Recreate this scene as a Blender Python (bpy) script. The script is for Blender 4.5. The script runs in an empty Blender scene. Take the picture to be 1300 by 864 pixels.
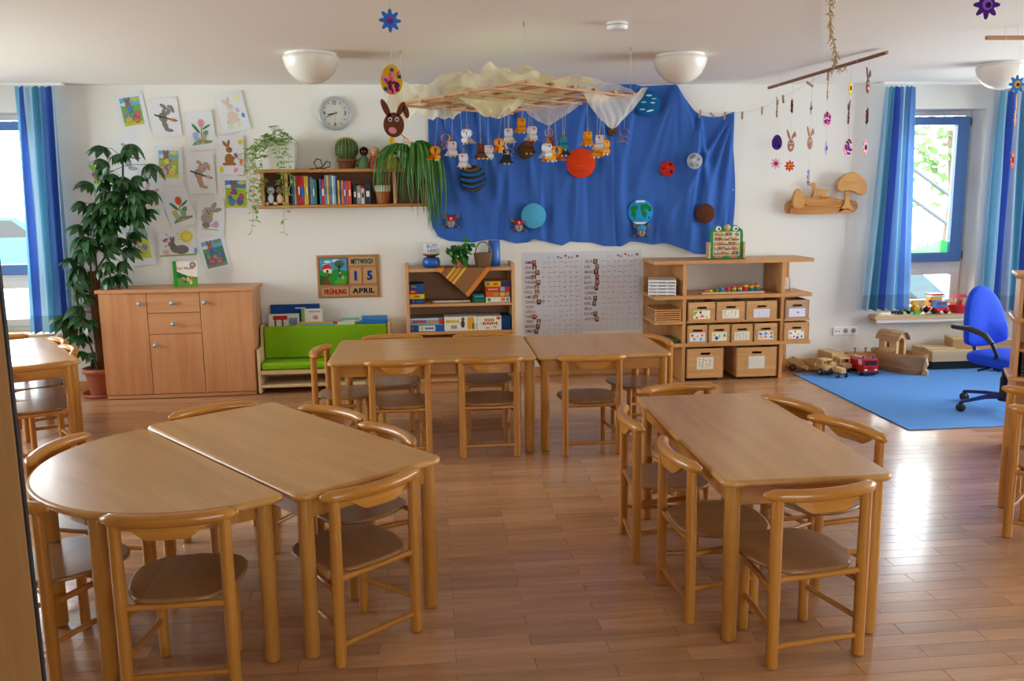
import bpy, bmesh, math, random
from mathutils import Vector, Matrix
import numpy as np

R = random.Random(7)
sc = bpy.context.scene
col = sc.collection
PI = math.pi

# ------------------------------------------------------------------ camera
# focal length from a 36 mm sensor; 1300x864 frame
cam_d = bpy.data.cameras.new('camera')
cam_d.sensor_width = 36.0
cam_d.lens = 36.0 * 1100.5 / 1300.0
cam_d.clip_start = 0.05
cam_d.clip_end = 300
cam = bpy.data.objects.new('camera', cam_d)
col.objects.link(cam)
_pitch, _yaw, _roll = 0.166, 0.0923, 0.0131
_cy, _sy = math.cos(_yaw), math.sin(_yaw)
_ct, _st = math.cos(_pitch), math.sin(_pitch)
_e = Vector((_cy, -_sy, 0))
_fw = Vector((_sy * _ct, _cy * _ct, -_st))
_up = Vector((_sy * _st, _cy * _st, _ct))
_u = _e * math.cos(_roll) - _up * math.sin(_roll)
_v = _e * math.sin(_roll) + _up * math.cos(_roll)
_m = Matrix((_u, _v, -_fw)).transposed().to_4x4()
_m.translation = (0, 0, 1.6)
cam.matrix_world = _m
sc.camera = cam

# ------------------------------------------------------------------ world, light, exposure
EXPOSURE = -0.4
SKY = 20.0
w = bpy.data.worlds.new('sky')
sc.world = w
w.use_nodes = True
bg = w.node_tree.nodes['Background']
bg.inputs[0].default_value = (0.90, 0.95, 1.0, 1)
bg.inputs[1].default_value = SKY
sc.view_settings.view_transform = 'Standard'
sc.view_settings.look = 'None'
sc.view_settings.gamma = 1
sc.view_settings.use_curve_mapping = False
sc.view_settings.exposure = EXPOSURE
sc.cycles.use_denoising = True
sc.cycles.max_bounces = 8
sc.cycles.diffuse_bounces = 5
sc.cycles.glossy_bounces = 4
sc.cycles.transparent_max_bounces = 12
sc.cycles.sample_clamp_indirect = 8
sc.cycles.caustics_reflective = False
sc.cycles.caustics_refractive = False

# room extents (metres): the back wall faces the camera
XL, XR, YF, YB, HC = -4.7, 6.3, -2.5, 7.556, 2.523
WT = 0.35
W1 = (-4.5, -3.12, 0.50, 2.31)      # window openings in the back wall x0,x1,z0,z1
W2 = (4.08, 5.0, 0.47, 2.31)
WL = (3.6, 7.2, 0.6, 2.35)          # side and front openings
WR = (2.6, 7.2, 0.5, 2.35)
WF = (0.6, 3.4, 0.75, 2.3)

def portal(name, loc, rot, sx, sy):
    d = bpy.data.lights.new(name, 'AREA')
    d.shape = 'RECTANGLE'
    d.size, d.size_y = sx, sy
    d.cycles.is_portal = True
    o = bpy.data.objects.new(name, d)
    o.location = loc
    o.rotation_euler = rot
    col.objects.link(o)

zc = lambda a: (a[2] + a[3]) / 2
xc = lambda a: (a[0] + a[1]) / 2
portal('window_portal', (xc(W1), YB + .3, zc(W1)), (-PI / 2, 0, 0), W1[1] - W1[0], W1[3] - W1[2])
portal('window_portal', (xc(W2), YB + .3, zc(W2)), (-PI / 2, 0, 0), W2[1] - W2[0], W2[3] - W2[2])
portal('window_portal', (XL - .2, xc(WL), zc(WL)), (0, -PI / 2, 0), WL[3] - WL[2], WL[1] - WL[0])
portal('window_portal', (XR + .2, xc(WR), zc(WR)), (0, PI / 2, 0), WR[3] - WR[2], WR[1] - WR[0])
portal('window_portal', (xc(WF), YF - .2, zc(WF)), (PI / 2, 0, 0), WF[1] - WF[0], WF[3] - WF[2])

# ------------------------------------------------------------------ helpers
def S(h):
    h = h.lstrip('#')
    o = []
    for i in (0, 2, 4):
        c = int(h[i:i + 2], 16) / 255
        o.append(c / 12.92 if c <= .04045 else ((c + .055) / 1.055) ** 2.4)
    return tuple(o)

def nodes(name):
    m = bpy.data.materials.new(name)
    m.use_nodes = True
    nt = m.node_tree
    return m, nt, nt.nodes['Principled BSDF']

def plain(name, c, rough=.5, metal=0, spec=.5, coat=0, bump=0, bscale=200, var=0):
    m, nt, p = nodes(name)
    if isinstance(c, str):
        c = S(c)
    p.inputs['Base Color'].default_value = (*c, 1)
    p.inputs['Roughness'].default_value = rough
    p.inputs['Metallic'].default_value = metal
    p.inputs['Specular IOR Level'].default_value = spec
    p.inputs['Coat Weight'].default_value = coat
    tc = nt.nodes.new('ShaderNodeTexCoord')
    if bump or var:
        n = nt.nodes.new('ShaderNodeTexNoise')
        n.inputs['Scale'].default_value = bscale
        n.inputs['Detail'].default_value = 3
        nt.links.new(tc.outputs['Object'], n.inputs['Vector'])
    if bump:
        b = nt.nodes.new('ShaderNodeBump')
        b.inputs['Strength'].default_value = bump
        b.inputs['Distance'].default_value = .002
        nt.links.new(n.outputs[0], b.inputs['Height'])
        nt.links.new(b.outputs[0], p.inputs['Normal'])
    if var:
        mx = nt.nodes.new('ShaderNodeMixRGB')
        mx.inputs[1].default_value = (*[x * (1 - var) for x in c], 1)
        mx.inputs[2].default_value = (*[min(1, x * (1 + var)) for x in c], 1)
        nt.links.new(n.outputs[0], mx.inputs[0])
        nt.links.new(mx.outputs[0], p.inputs['Base Color'])
    return m

def wood(name, c1, c2, axis='x', rough=.32, scale=14, stretch=14, coat=0.0, rnd='object', tone=0.0, spec=.5):
    """two-tone grain running along one axis of the object"""
    m, nt, p = nodes(name)
    L = nt.links.new
    tc = nt.nodes.new('ShaderNodeTexCoord')
    if rnd == 'object':
        ri = nt.nodes.new('ShaderNodeObjectInfo').outputs['Random']
    else:
        ri = nt.nodes.new('ShaderNodeNewGeometry').outputs['Random Per Island']
    mul = nt.nodes.new('ShaderNodeMath'); mul.operation = 'MULTIPLY'; mul.inputs[1].default_value = 37.0
    L(ri, mul.inputs[0])
    add = nt.nodes.new('ShaderNodeVectorMath'); add.operation = 'ADD'
    L(tc.outputs['Object'], add.inputs[0]); L(mul.outputs[0], add.inputs[1])
    mp = nt.nodes.new('ShaderNodeMapping')
    s = [scale] * 3
    s['xyz'.index(axis)] = scale / stretch
    mp.inputs['Scale'].default_value = s
    L(add.outputs[0], mp.inputs[0])
    n = nt.nodes.new('ShaderNodeTexNoise')
    n.inputs['Scale'].default_value = 1.0; n.inputs['Detail'].default_value = 5; n.inputs['Distortion'].default_value = .6
    L(mp.outputs[0], n.inputs['Vector'])
    mp2 = nt.nodes.new('ShaderNodeMapping')
    mp2.inputs['Scale'].default_value = [x * 9 for x in s]
    L(add.outputs[0], mp2.inputs[0])
    n2 = nt.nodes.new('ShaderNodeTexNoise'); n2.inputs['Scale'].default_value = 1.0; n2.inputs['Detail'].default_value = 2
    L(mp2.outputs[0], n2.inputs['Vector'])
    mixn = nt.nodes.new('ShaderNodeMath'); mixn.operation = 'MULTIPLY_ADD'
    mixn.inputs[1].default_value = .35
    L(n2.outputs[0], mixn.inputs[0]); 
    sub = nt.nodes.new('ShaderNodeMath'); sub.operation = 'SUBTRACT'; sub.inputs[1].default_value = .17
    L(n.outputs[0], sub.inputs[0]); L(sub.outputs[0], mixn.inputs[2])
    cr = nt.nodes.new('ShaderNodeValToRGB')
    cr.color_ramp.elements[0].position = .3; cr.color_ramp.elements[0].color = (*S(c1), 1)
    cr.color_ramp.elements[1].position = .72; cr.color_ramp.elements[1].color = (*S(c2), 1)
    L(mixn.outputs[0], cr.inputs[0])
    out = cr.outputs[0]
    if tone:
        hv = nt.nodes.new('ShaderNodeHueSaturation')
        mr = nt.nodes.new('ShaderNodeMapRange')
        mr.inputs['To Min'].default_value = 1 - tone; mr.inputs['To Max'].default_value = 1 + tone
        L(ri, mr.inputs[0]); L(mr.outputs[0], hv.inputs['Value'])
        L(out, hv.inputs['Color']); out = hv.outputs[0]
    L(out, p.inputs['Base Color'])
    p.inputs['Roughness'].default_value = rough
    p.inputs['Coat Weight'].default_value = coat
    p.inputs['Coat Roughness'].default_value = .12
    p.inputs['Specular IOR Level'].default_value = spec
    return m

def paint(name, rough=.6, spec=.4, translucent=0.0, coat=0, fabric=False):
    """each face carries its own local colour in the attribute Col"""
    m, nt, p = nodes(name)
    a = nt.nodes.new('ShaderNodeAttribute'); a.attribute_name = 'Col'
    nt.links.new(a.outputs['Color'], p.inputs['Base Color'])
    p.inputs['Roughness'].default_value = rough
    p.inputs['Specular IOR Level'].default_value = spec
    p.inputs['Coat Weight'].default_value = coat
    if translucent:
        t = nt.nodes.new('ShaderNodeBsdfTranslucent')
        nt.links.new(a.outputs['Color'], t.inputs[0])
        mx = nt.nodes.new('ShaderNodeMixShader'); mx.inputs[0].default_value = translucent
        nt.links.new(p.outputs[0], mx.inputs[1]); nt.links.new(t.outputs[0], mx.inputs[2])
        nt.links.new(mx.outputs[0], nt.nodes['Material Output'].inputs[0])
    return m

class MB:
    """collects shapes, then links them as ONE mesh object"""
    def __init__(s):
        s.v = []; s.f = []; s.c = []; s.sm = []
    def add(s, vs, fs, c=(1, 1, 1), smooth=False):
        if isinstance(c, str): c = S(c)
        o = len(s.v)
        s.v += [tuple(p) for p in vs]
        for f in fs:
            s.f.append([i + o for i in f]); s.c.append(c); s.sm.append(smooth)
        return s
    def box(s, x0, x1, y0, y1, z0, z1, b=0.0, c=(1, 1, 1), M=None):
        if b <= 0:
            vs = [Vector((x, y, z)) for z in (z0, z1) for y in (y0, y1) for x in (x0, x1)]
            fs = [(0, 2, 3, 1), (4, 5, 7, 6), (0, 1, 5, 4), (2, 6, 7, 3), (0, 4, 6, 2), (1, 3, 7, 5)]
        else:
            b = min(b, (x1 - x0) * .49, (y1 - y0) * .49, (z1 - z0) * .49)
            bm = bmesh.new()
            bmesh.ops.create_cube(bm, size=1)
            for v in bm.verts:
                v.co = Vector(((x0 + x1) / 2 + v.co.x * (x1 - x0), (y0 + y1) / 2 + v.co.y * (y1 - y0), (z0 + z1) / 2 + v.co.z * (z1 - z0)))
            bmesh.ops.bevel(bm, geom=bm.edges[:], offset=b, segments=1, affect='EDGES')
            bm.verts.index_update()
            vs = [v.co.copy() for v in bm.verts]
            fs = [[v.index for v in f.verts] for f in bm.faces]
            bm.free()
        if M is not None: vs = [M @ v for v in vs]
        return s.add(vs, fs, c)
    def tube(s, pts, r, n=10, c=(1, 1, 1), caps=True, flat=1.0):
        pts = [Vector(p) for p in pts]
        k = len(pts)
        rs = r if isinstance(r, (list, tuple)) else [r] * k
        t0 = (pts[1] - pts[0]).normalized()
        ref = Vector((0, 0, 1)) if abs(t0.z) < .9 else Vector((1, 0, 0))
        nx = t0.cross(ref).normalized()
        vs = []
        for i, p in enumerate(pts):
            t = (pts[min(i + 1, k - 1)] - pts[max(i - 1, 0)]).normalized()
            nx = (nx - t * nx.dot(t)).normalized()
            ny = t.cross(nx)
            for j in range(n):
                a = 2 * PI * j / n
                vs.append(p + nx * (math.cos(a) * rs[i]) + ny * (math.sin(a) * rs[i] * flat))
        fs = [(i * n + j, i * n + (j + 1) % n, (i + 1) * n + (j + 1) % n, (i + 1) * n + j) for i in range(k - 1) for j in range(n)]
        s.add(vs, fs, c, True)
        if caps:
            s.add(vs[:n], [list(range(n))[::-1]], c); s.add(vs[-n:], [list(range(n))], c)
        return s
    def lathe(s, prof, n=24, cen=(0, 0, 0), c=(1, 1, 1), smooth=True, M=None, caps=True):
        vs = []; k = len(prof)
        for r, z in prof:
            for j in range(n):
                a = 2 * PI * j / n
                vs.append(Vector((r * math.cos(a), r * math.sin(a), z)))
        if M is not None: vs = [M @ v for v in vs]
        vs = [v + Vector(cen) for v in vs]
        fs = [(i * n + j, i * n + (j + 1) % n, (i + 1) * n + (j + 1) % n, (i + 1) * n + j) for i in range(k - 1) for j in range(n)]
        s.add(vs, fs, c, smooth)
        if caps and prof[0][0] > 1e-5: s.add(vs[:n], [list(range(n))[::-1]], c)
        if caps and prof[-1][0] > 1e-5: s.add(vs[-n:], [list(range(n))], c)
        return s
    def ball(s, cen, r, sc=(1, 1, 1), n=12, c=(1, 1, 1), M=None):
        k = max(5, n // 2 + 1)
        prof = [(max(1e-6, r * math.sin(PI * i / k)), -r * math.cos(PI * i / k)) for i in range(k + 1)]
        m = Matrix.Diagonal((*sc, 1))
        if M is not None: m = M @ m
        return s.lathe(prof, n, cen, c, True, m)
    def prism(s, poly, d0, d1, plane='xz', c=(1, 1, 1), smooth=False):
        """extrude a 2-D outline along the third axis"""
        def P(a, b, d):
            return {'xz': (a, d, b), 'xy': (a, b, d), 'yz': (d, a, b)}[plane]
        n = len(poly)
        vs = [P(a, b, d0) for a, b in poly] + [P(a, b, d1) for a, b in poly]
        s.add(vs, [(i, (i + 1) % n, n + (i + 1) % n, n + i) for i in range(n)], c, smooth)
        s.add(vs[:n], [list(range(n))[::-1]], c); s.add(vs[n:], [list(range(n))], c)
        return s
    def bull(s, poly, z0, z1, seg=5, c=(1, 1, 1)):
        """flat board with a half-round edge; poly counter-clockwise in xy"""
        n = len(poly); P = [Vector((a, b)) for a, b in poly]
        nr = []
        for i in range(n):
            e1 = (P[i] - P[i - 1]); e2 = (P[(i + 1) % n] - P[i])
            t = (e1.normalized() + e2.normalized()).normalized()
            nr.append(Vector((t.y, -t.x)))
        r = (z1 - z0) / 2; zm = (z0 + z1) / 2
        vs = []
        for k in range(seg + 1):
            a = -PI / 2 + PI * k / seg
            for i in range(n):
                q = P[i] - nr[i] * (r * (1 - math.cos(a)))
                vs.append((q.x, q.y, zm + r * math.sin(a)))
        fs = [(k * n + i, k * n + (i + 1) % n, (k + 1) * n + (i + 1) % n, (k + 1) * n + i) for k in range(seg) for i in range(n)]
        s.add(vs, fs, c, True)
        s.add(vs[:n], [list(range(n))[::-1]], c); s.add(vs[-n:], [list(range(n))], c)
        return s
    # flat print on a sheet in the xz plane, facing -y; d = height above the sheet
    def art(s, pts, d, c):
        return s.add([(a, -d, b) for a, b in pts], [list(range(len(pts)))], c)
    def ell(s, cx, cz, rx, rz, d, c, rot=0, n=14, line=None, lw=.002):
        if line is not None:
            s.ell(cx, cz, rx + lw, rz + lw, d - .0003, line, rot, n)
        cr, sr = math.cos(rot), math.sin(rot)
        p = []
        for i in range(n):
            a = 2 * PI * i / n
            x, z = rx * math.cos(a), rz * math.sin(a)
            p.append((cx + x * cr - z * sr, cz + x * sr + z * cr))
        return s.art(p, d, c)
    def rect(s, x0, x1, z0, z1, d, c):
        return s.art([(x0, z0), (x1, z0), (x1, z1), (x0, z1)], d, c)
    def line(s, a, b, wd, d, c):
        a = Vector(a); b = Vector(b); t = (b - a).normalized(); q = Vector((-t.y, t.x)) * wd / 2
        return s.art([a + q, a - q, b - q, b + q], d, c)
    def text(s, t, x, z, h, d, c, wide=1.0, center=True, fit=None, bold=0):
        if fit: wide = min(1.2, fit / (sum(GLYPH[k][2] for k in t) * h))
        wd = sum(GLYPH[k][2] for k in t) * h * wide
        if bold:
            for i, (dx, dz) in enumerate(((-1, -1), (1, -1), (1, 1), (-1, 1))): s.text(t, x + dx * bold, z + dz * bold, h, d + i * .0003, c, wide, center)
            return s
        if center: x -= wd / 2
        for k in t:
            vs, fs, adv = GLYPH[k]
            s.add([(x + a * h * wide, -d, z + b * h) for a, b in vs], fs, c)
            x += adv * h * wide
        return s
    def move(s, M, start=0):
        for i in range(start, len(s.v)): s.v[i] = tuple(M @ Vector(s.v[i]))
        return s
    def mesh(s, name, mat):
        me = bpy.data.meshes.new(name)
        me.from_pydata(s.v, [], s.f)
        me.polygons.foreach_set('use_smooth', s.sm)
        if any(tuple(x) != (1, 1, 1) for x in s.c):
            at = me.attributes.new('Col', 'FLOAT_COLOR', 'CORNER')
            cnt = [len(f) for f in s.f]
            arr = np.repeat(np.array([(*x, 1.0) for x in s.c], dtype=np.float32), cnt, axis=0)
            at.data.foreach_set('color', arr.ravel())
        if mat: me.materials.append(mat)
        return me
    def build(s, name, mat, parent=None, loc=None, rotz=0, label=None, kind=None):
        o = bpy.data.objects.new(name, s.mesh(name, mat))
        col.objects.link(o)
        if parent is not None: o.parent = parent
        if loc is not None: o.location = loc
        if rotz: o.rotation_euler = (0, 0, rotz)
        if label: o['label'] = label
        if kind: o['kind'] = kind
        return o

def thing(name, label, cat, loc=(0, 0, 0), rotz=0, group=None):
    o = bpy.data.objects.new(name, None)
    o.empty_display_size = .05
    col.objects.link(o)
    o.location = loc; o.rotation_euler = (0, 0, rotz)
    o['label'] = label; o['category'] = cat
    if group: o['group'] = group
    return o

def tag(o, label, cat, group=None):
    o['label'] = label; o['category'] = cat
    if group: o['group'] = group
    return o

def dup(root, loc, rotz=0, label=None, group=None):
    def cp(o, par):
        c = o.copy(); col.objects.link(c)
        if par is not None: c.parent = par
        for ch in o.children: cp(ch, c)
        return c
    r = cp(root, None)
    r.location = loc; r.rotation_euler = (0, 0, rotz)
    if label: r['label'] = label
    if group: r['group'] = group
    return r

def struct(name, mb, mat, parent=None):
    return mb.build(name, mat, parent, kind='structure' if parent is None else None)

# flat letters from the built-in font, made once
GLYPH = {' ': ([], [], .35)}
def make_glyphs(chars):
    obs = []
    for k in chars:
        d = bpy.data.curves.new('g', 'FONT'); d.body = k; d.size = 1; d.resolution_u = 2
        d.offset = .012
        o = bpy.data.objects.new('g', d); col.objects.link(o); obs.append((k, o, d))
    bpy.context.view_layer.update()
    dg = bpy.context.evaluated_depsgraph_get()
    for k, o, d in obs:
        me = bpy.data.meshes.new_from_object(o.evaluated_get(dg))
        vs = [(v.co.x / .69, v.co.y / .69) for v in me.vertices]
        x0 = min(a for a, b in vs); x1 = max(a for a, b in vs)
        GLYPH[k] = ([(a - x0 + .06, b) for a, b in vs], [list(p.vertices) for p in me.polygons], x1 - x0 + .14)
        bpy.data.objects.remove(o); bpy.data.curves.remove(d); bpy.data.meshes.remove(me)
make_glyphs(sorted(set('MITTWOCHFRÜHLINGAPRIL15EMMALISADIANALINDAPAULINAJONASPAULAMELIECHARLOTTEALEXADELATHERESAVERAMANUELEMILIAJULEELIASARTURCARINAGLEBKIRILFELIXDAVIDANTON2369BDerWald0UZ')))

def rrect(x0, x1, y0, y1, r, n=5):
    p = []
    for cx, cy, a0 in ((x1 - r, y0 + r, -PI / 2), (x1 - r, y1 - r, 0), (x0 + r, y1 - r, PI / 2), (x0 + r, y0 + r, PI)):
        for i in range(n + 1):
            a = a0 + PI / 2 * i / n
            p.append((cx + r * math.cos(a), cy + r * math.sin(a)))
    return p

ORD = ['first', 'second', 'third', 'fourth', 'fifth', 'sixth', 'seventh', 'eighth', 'ninth', 'tenth', 'eleventh', 'twelfth', 'thirteenth', 'fourteenth']

# ------------------------------------------------------------------ materials
wall_m = plain('wall_plaster', '#e9e7df', .85, bump=.15, bscale=90, spec=.2)
ceil_m = plain('ceiling_paint', '#efece4', .9, bump=.2, bscale=60, spec=.1)
white_m = plain('white_paint', '#efefec', .4)
ext_m = plain('pale_render', '#d8d4c8', .9)
paving_m = plain('pale_paving', '#c9c4b8', .95, var=.1, bscale=2)
blue_frame_m = plain('blue_window_paint', '#5a86c6', .4)
C1, C2 = '#b0742f', '#c68c42'       # lacquered beech of chairs and tables
lac_x, lac_y, lac_z = (wood('beech_lacquer_' + a, C1, C2, a, .30, coat=.15) for a in 'xyz')
CC1, CC2 = '#b07027', '#c8893a'
ch_x, ch_y, ch_z = (wood('honey_beech_' + a, CC1, CC2, a, .28, coat=.2) for a in 'xyz')
seat_m = wood('seat_ply', '#8c5f36', '#a27546', 'y', .33, coat=.15)
top_x = wood('table_top_beech_x', '#bc8542', '#d19d58', 'x', .30, scale=9, stretch=9, coat=.12)
top_y = wood('table_top_beech_y', '#bc8542', '#d19d58', 'y', .30, scale=9, stretch=9, coat=.12)
sb_z = wood('red_beech_veneer_z', '#bd7f52', '#cf9668', 'z', .4, scale=20, stretch=20)
sb_x = wood('red_beech_veneer_x', '#bd7f52', '#cf9668', 'x', .4, scale=20, stretch=20)
sh_x, sh_y, sh_z = (wood('shelf_beech_' + a, '#bb8248', '#d09a60', a, .4, scale=16) for a in 'xyz')
bx_x = wood('box_beech', '#bf8c52', '#d2a269', 'x', .45, scale=16)
pale_x = wood('pale_pine', '#cfae7c', '#dfc398', 'x', .5, scale=16)
toy_x = wood('toy_wood', '#c39a63', '#d8b481', 'x', .5, scale=30)
carve_m = wood('carved_cherry', '#a8641f', '#c98a40', 'x', .5, scale=24, stretch=6)
carve2_m = wood('carved_alder', '#bd8038', '#cf9a55', 'x', .5, scale=24, stretch=6)
bamboo_m = plain('bamboo_slat', '#b7814c', .5, var=.15, bscale=40)
fl1, fl2 = '#ab7a54', '#c4946c'
plank_m = wood('floor_strip', fl1, fl2, 'x', .27, scale=18, stretch=12, tone=.15, coat=.3)
plank2_m = wood('floor_strip_field', fl1, fl2, 'x', .27, scale=18, stretch=12, tone=.15, coat=.3, rnd='island')
gap_m = plain('floor_joint', '#5c3d29', .9)
paint_m = paint('coloured_matt', .75, .25)
paper_m = paint('printed_paper', .8, .2, translucent=.08)
gloss_m = paint('coloured_gloss', .32, .5)
felt_m = paint('coloured_felt', .95, .1)
curtain_m = paint('striped_curtain_cloth', .9, .1, translucent=.5)
dark_m = plain('black_plastic', '#17181b', .45)
glide_m = plain('dark_rubber', '#221d18', .7)
metal_m = plain('grey_metal', '#9aa3ad', .3, metal=.8)
silver_m = plain('silver_lacquer', '#b4b7ba', .3, metal=.15)
green_fab = plain('lime_fabric', '#7cab10', .85, bump=.2, bscale=300, var=.06, spec=.2)
blue_fab = plain('royal_blue_fabric', '#1248d8', .8, bump=.2, bscale=400, spec=.3)
rug_m = plain('blue_carpet_pile', '#6498da', .97, bump=.5, bscale=500, var=.1, spec=.1)
cloth_m = plain('blue_drape_cloth', '#3a63ae', .85, bump=.1, bscale=400, spec=.15)
terra_m = plain('terracotta_plastic', '#a4583c', .6, var=.08, bscale=20)
leaf_m = plain('glossy_leaf', '#1f4a1c', .35, var=.35, bscale=14, spec=.5)
grass_leaf_m = plain('spider_leaf', '#3f7a1f', .45, var=.4, bscale=16)
ivy_m = plain('pale_vine_leaf', '#93b455', .5, var=.25, bscale=20)
lamp_m = plain('opal_glass', '#efebe0', .25, spec=.5)
thread_m = plain('cotton_thread', '#cfcabb', .8)

def glass_mat():
    m, nt, p = nodes('window_glass')
    L = nt.links.new
    t = nt.nodes.new('ShaderNodeBsdfTransparent'); t.inputs[0].default_value = (.96, .98, .97, 1)
    g = nt.nodes.new('ShaderNodeBsdfGlossy'); g.inputs['Roughness'].default_value = .02
    fr = nt.nodes.new('ShaderNodeFresnel'); fr.inputs[0].default_value = 1.45
    mx = nt.nodes.new('ShaderNodeMixShader')
    L(fr.outputs[0], mx.inputs[0]); L(t.outputs[0], mx.inputs[1]); L(g.outputs[0], mx.inputs[2])
    L(mx.outputs[0], nt.nodes['Material Output'].inputs[0])
    return m
glass_m = glass_mat()

def sheer_mat(name, c, alpha):
    m, nt, p = nodes(name)
    L = nt.links.new
    p.inputs['Base Color'].default_value = (*S(c), 1); p.inputs['Roughness'].default_value = .9
    p.inputs['Specular IOR Level'].default_value = .1
    tr = nt.nodes.new('ShaderNodeBsdfTranslucent'); tr.inputs[0].default_value = (*S(c), 1)
    m1 = nt.nodes.new('ShaderNodeMixShader'); m1.inputs[0].default_value = .5
    L(p.outputs[0], m1.inputs[1]); L(tr.outputs[0], m1.inputs[2])
    t = nt.nodes.new('ShaderNodeBsdfTransparent')
    m2 = nt.nodes.new('ShaderNodeMixShader'); m2.inputs[0].default_value = alpha
    L(t.outputs[0], m2.inputs[1]); L(m1.outputs[0], m2.inputs[2])
    L(m2.outputs[0], nt.nodes['Material Output'].inputs[0])
    return m
gauze_m = sheer_mat('cream_gauze', '#fbf7cf', .68)
gauze2_m = sheer_mat('ivory_gauze', '#fbf7e4', .55)
tissue_m = sheer_mat('green_tissue_paper', '#1fae5a', .9)

# ================================================================== the setting
def wall_box(name, mat, boxes):
    m = MB()
    for b in boxes: m.box(*b)
    return struct(name, m, mat)

yb0, yb1 = YB, YB + WT
wall_box('wall_back', wall_m, [
    (XL - WT, W1[0], yb0, yb1, 0, HC), (W1[1], W2[0], yb0, yb1, 0, HC), (W2[1], XR + WT, yb0, yb1, 0, HC),
    (W1[0], W1[1], yb0, yb1, 0, W1[2]), (W1[0], W1[1], yb0, yb1, W1[3], HC),
    (W2[0], W2[1], yb0, yb1, 0, W2[2]), (W2[0], W2[1], yb0, yb1, W2[3], HC)])
wall_box('wall_left', wall_m, [
    (XL - WT, XL, YF, WL[0], 0, HC), (XL - WT, XL, WL[1], YB, 0, HC),
    (XL - WT, XL, WL[0], WL[1], 0, WL[2]), (XL - WT, XL, WL[0], WL[1], WL[3], HC)])
wall_box('wall_right', wall_m, [
    (XR, XR + WT, YF, WR[0], 0, HC), (XR, XR + WT, WR[1], YB, 0, HC),
    (XR, XR + WT, WR[0], WR[1], 0, WR[2]), (XR, XR + WT, WR[0], WR[1], WR[3], HC)])
wall_box('wall_front', wall_m, [
    (XL - WT, WF[0], YF - WT, YF, 0, HC), (WF[1], XR + WT, YF - WT, YF, 0, HC),
    (WF[0], WF[1], YF - WT, YF, 0, WF[2]), (WF[0], WF[1], YF - WT, YF, WF[3], HC)])
struct('ceiling', MB().box(XL - WT, XR + WT, YF - WT, YB + WT, HC, HC + .2), ceil_m)

# floor: strip parquet, every strip a piece
floor = struct('floor', MB().box(XL - WT, XR + WT, YF - WT, YB + WT, -.2, -.006), gap_m)
PW, PL = .0802, .545
planks = []
j = 0
for j in range(-66, 62):
    y0 = 2.722 + j * PW
    y1 = y0 + PW
    if y1 < YF or y0 > YB: continue
    xo = .323 if j % 2 == 0 else .595
    k0 = math.floor((XL - xo) / PL)
    for k in range(k0, k0 + 23):
        x0 = max(XL, xo + k * PL); x1 = min(XR, xo + (k + 1) * PL)
        if x1 - x0 < .01: continue
        planks.append((x0, x1, max(YF, y0), min(YB, y1)))
def in_view(p):
    c = Vector(((p[0] + p[1]) / 2, (p[2] + p[3]) / 2, 0)) - Vector((0, 0, 1.6))
    d = c.dot(_fw)
    if d < .5: return None
    X = c.dot(_u) / d; Y = c.dot(_v) / d
    if abs(X) < .62 and abs(Y) < .41: return d
    return None
seen = sorted([(in_view(p), i) for i, p in enumerate(planks) if in_view(p) is not None])
single = set(i for d, i in seen[:300])
G = .0006
full = MB().box(-PL / 2 + G, PL / 2 - G, -PW / 2 + G, PW / 2 - G, -.005, 0, .0007).mesh('plank', plank_m)
rest = MB()
for i, (x0, x1, y0, y1) in enumerate(planks):
    if i in single and x1 - x0 > PL - .01 and y1 - y0 > PW - .005:
        o = bpy.data.objects.new('plank', full); col.objects.link(o)
        o.parent = floor; o.location = ((x0 + x1) / 2, (y0 + y1) / 2, 0)
    else:
        rest.box(x0 + G, x1 - G, y0 + G, y1 - G, -.005, 0)
rest.build('planks', plank2_m, floor, kind='stuff')

# skirting
bb = MB()
for a, b in ((XL, W1[0] - 0), (W1[0], -2.9), (-2.9, -1.0), (-1.0, 1.4), (1.4, 3.9), (3.9, XR)):
    bb.box(a + .001, b - .001, YB - .016, YB, 0, .085, .004)
struct('baseboard_back', bb, sh_x)
struct('baseboard_left', MB().box(XL, XL + .016, YF, YB - .02, 0, .085, .004), sh_x)
struct('baseboard_right', MB().box(XR - .016, XR, YF, YB - .02, 0, .085, .004), sh_x)

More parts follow.
